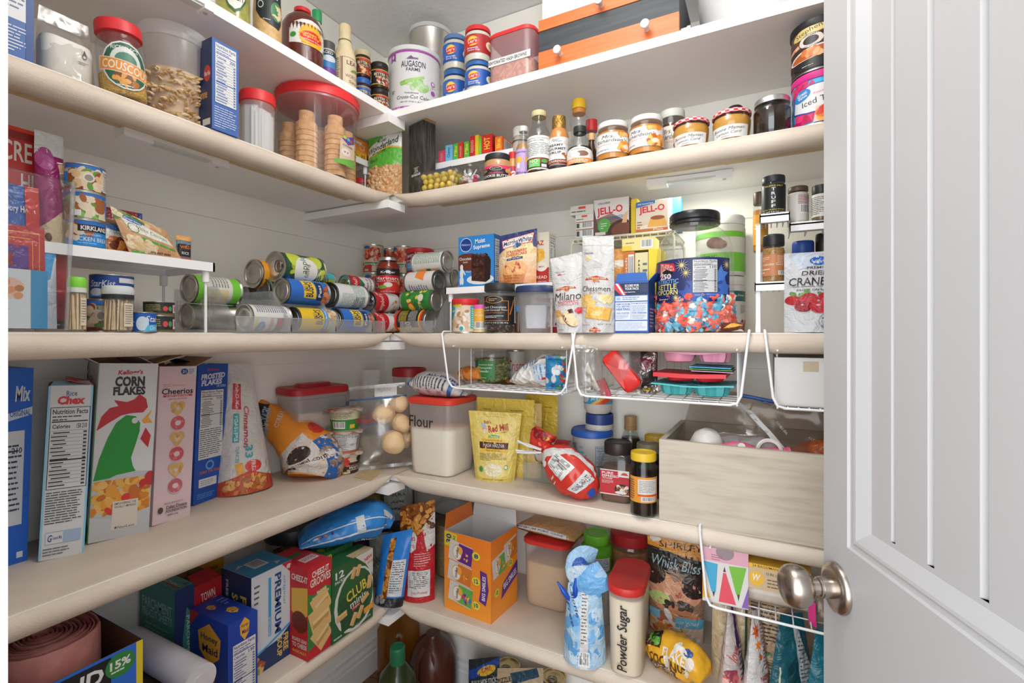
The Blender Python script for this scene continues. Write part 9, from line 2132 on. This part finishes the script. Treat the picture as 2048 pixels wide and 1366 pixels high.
for nm,lab,px,py,wpx,yt,c,rz,art,tp,ins in(('flour_bag','clear bag of beige meal behind the basket corner',1462,1325,78,1200,'#c8b490',0,[('w',.5,.5,.48,.48,30,['#d8c6a4','#b8a27c'],.01),('l',.5,.2,.9,.3,2,'#8a7a5a')],.9,.05),('rice_crisp_bag','brown kraft bag with dense black print under the wire basket',1535,1380,84,1205,'#a88a68',-2,[('r',0,.0,1,.1,'#26402a'),('r',0,.1,1,.16,'#b8854a'),('l',.12,.56,.9,.96,11,'#3a3028'),('r',.1,.46,.6,.5,'#2f5a34'),('l',.12,.2,.9,.42,8,'#4a4038'),('r',0,.16,.05,1,'#2f4a34')],.95,.03),('pancake_bag','greyish white mix bag with purple and pink print, pinched at the top',1462,1400,60,1212,'#b8aca8',62,[('p',[(.4,.5),(.7,.6),(.64,.98),(.4,.98)],'#4a2a5c'),('w',.3,.2,.26,.16,14,['#b85a5a','#d89a90','#8a3a4a'],.012),T('love',.26,.5,.4,.14,'#b8504a',60,.01,.2),('l',.5,.1,.95,.6,10,'#5a3a5a')],.3,-.0),('pancake_bag','white mix bag with orange maple leaves, pinched at the top',1512,1410,66,1228,'#d6d2d0',60,[('s',.22,.8,.1,.2,7,'#c8542a',100),('s',.28,.66,.07,.15,7,'#d8782e',60),('s',.34,.54,.05,.1,5,'#c8602a',20),('l',.5,.4,.8,.9,14,'#a85a4a'),('l',.45,.1,.9,.36,8,'#b8504a'),T('Nutrition',.5,.34,.4,.05,'#b0403a',10,.02)],.35,-.0),('granola_bag','dark teal bag with a white back panel under the wire basket',1584,1420,92,1216,'#17525e',30,[('p',[(.5,.9),(.7,.84),(.95,.5),(.98,.1),(.6,.1),(.56,.6)],'#b8bcc0'),('l',.6,.3,.94,.8,14,'#4a5258'),('p',[(.3,.5),(.52,.62),(.6,.3),(.4,.04),(.28,.1)],'#0f3a44'),('r',.12,.2,.15,.5,'#c8c4a8'),T('GRANOLA',.08,.2,.2,.06,'#c8d4d4',-66,.01)],.4,-.005),('granola_bag','second teal bag cut off by the door edge',1668,1440,100,1226,'#1a6a7c',24,[('p',[(.5,.96),(.8,.9),(.96,.4),(.6,.5)],'#b8bcc0'),('l',.6,.6,.9,.88,6,'#5a6268')],.5,-.01)):
 X,Y,Z=onR(px,.03+ins)
 pouch(nm,lab,'bag',(X,Y+.02,z5),rad(rz),wpx*Z/FPX*(1 if rz<20 else 1.25),min(zat(Z,yt)-z5,zb4-z5-.006),.05,c,art,seal=.1,seed=int(px),amp=.006,top=tp)
 # ================================================================ on the floor below
for nm,lab,px,Z,wpx,yt,kind in(('oil_bottle','dark green oil bottle with a green cap on the floor in the corner',795,1.4,80,1292,0),('juice_jug','amber yellow plastic jug on the floor behind the oil bottle',797,1.72,82,1228,1),('cider_jug','large brown jug with a moulded handle on the floor',866,1.6,96,1262,2)):
 dx,dy=ray(px)
 x,y=CAM.x+dx*Z,CAM.y+dy*Z
 r,h=wpx*Z/FPX/2,zat(Z,yt)-FLOOR
 a=math.atan2(CAM.x-x,-(CAM.y-y))
 if kind==0:
  vessel(nm,lab,'bottle',(x,y,FLOOR),a,[('bottle',[(0,0),(r*.95,.003),(r,.01),(r,h*.6),(r*.86,h*.75),(r*.45,h*.84),(r*.3,h*.87)],mat('#2a3318:r12')),('cap',screw_lid(r*.38,h*.85,h*.15),'#1f6a46')])
 else:
  def hand(t,r=r,h=h):
   m=M()
   m.tube([(-r*.35,-r*.55,h*.9),(-r*.62,-r*.8,h*.78),(-r*.66,-r*.86,h*.55),(-r*.2,-r*.99,h*.42),(r*.12,-r*.95,h*.56),(0,-r*.74,h*.78),(-r*.14,-r*.5,h*.92)],r*.09,'yellow_plastic' if kind==1 else mat('#5a3226:r25'),8)
   m.build('handle',t)
  vessel(nm,lab,'jug',(x,y,FLOOR),a,[('jug',[(0,0),(r*.9,.003),(r,.012),(r,h*.5),(r*.94,h*.68),(r*.7,h*.86),(r*.34,h*.95),(r*.3,h*.98),(0,h*.98)]if kind==2 else[(0,0),(r*.9,.003),(r,.012),(r,h*.8),(r*.8,h*.9),(r*.3,h*.98),(0,h)],'yellow_plastic' if kind==1 else mat('#4f2b20:r25'))],extra=hand)
for nm,lab,px,Z,wpx,yt,c,art in(('treat_bag','black and blue bag of dog chews standing on the floor',968,1.5,66,1316,'#2a3238',[('p',[(0,.84),(1,1),(1,.9),(0,.7)],'#2a4a9a'),('e',.6,.84,.3,.06,'#d8b03a',14),T('Dell',.6,.86,.3,.06,'#c83a30',14),T('BULLY HIDE STICKS',.55,.7,.84,.07,'#e8e8e4',8,.01)]),('treat_bag','tan paper bag with a dark blue badge standing on the floor',1040,1.42,96,1336,'#b8a284',[('q',.6,.92,.3,.06,14,'#2a4a5c'),('p',[(.2,.8),(.5,.9),(.4,.7)],'#26343c'),T('PIZZLE',.16,.86,.3,.05,'#2a2a2a',14,.02)])):
 dx,dy=ray(px)
 x,y=CAM.x+dx*Z,CAM.y+dy*Z
 pouch(nm,lab,'bag',(x,y,FLOOR),rad(10),wpx*Z/FPX,zat(Z,yt)-FLOOR,.05,c,art,seed=int(px),amp=.004,skew=.03)
for px,Z,wpx,yt,lab in((1016,1.52,50,1330,'olive-gold food can with a pull tab on the floor between the bags'),(1108,1.42,50,1352,'pale olive can on the floor at the edge of the tan paper bag')):
 dx,dy=ray(px)
 r=wpx*Z/FPX/2
 tin('food_can',lab,'can',(CAM.x+dx*Z,CAM.y+dy*Z,FLOOR),r,zat(Z,yt)-FLOOR,0,'#d8d4cc',ends='gold_tin',tab='top')
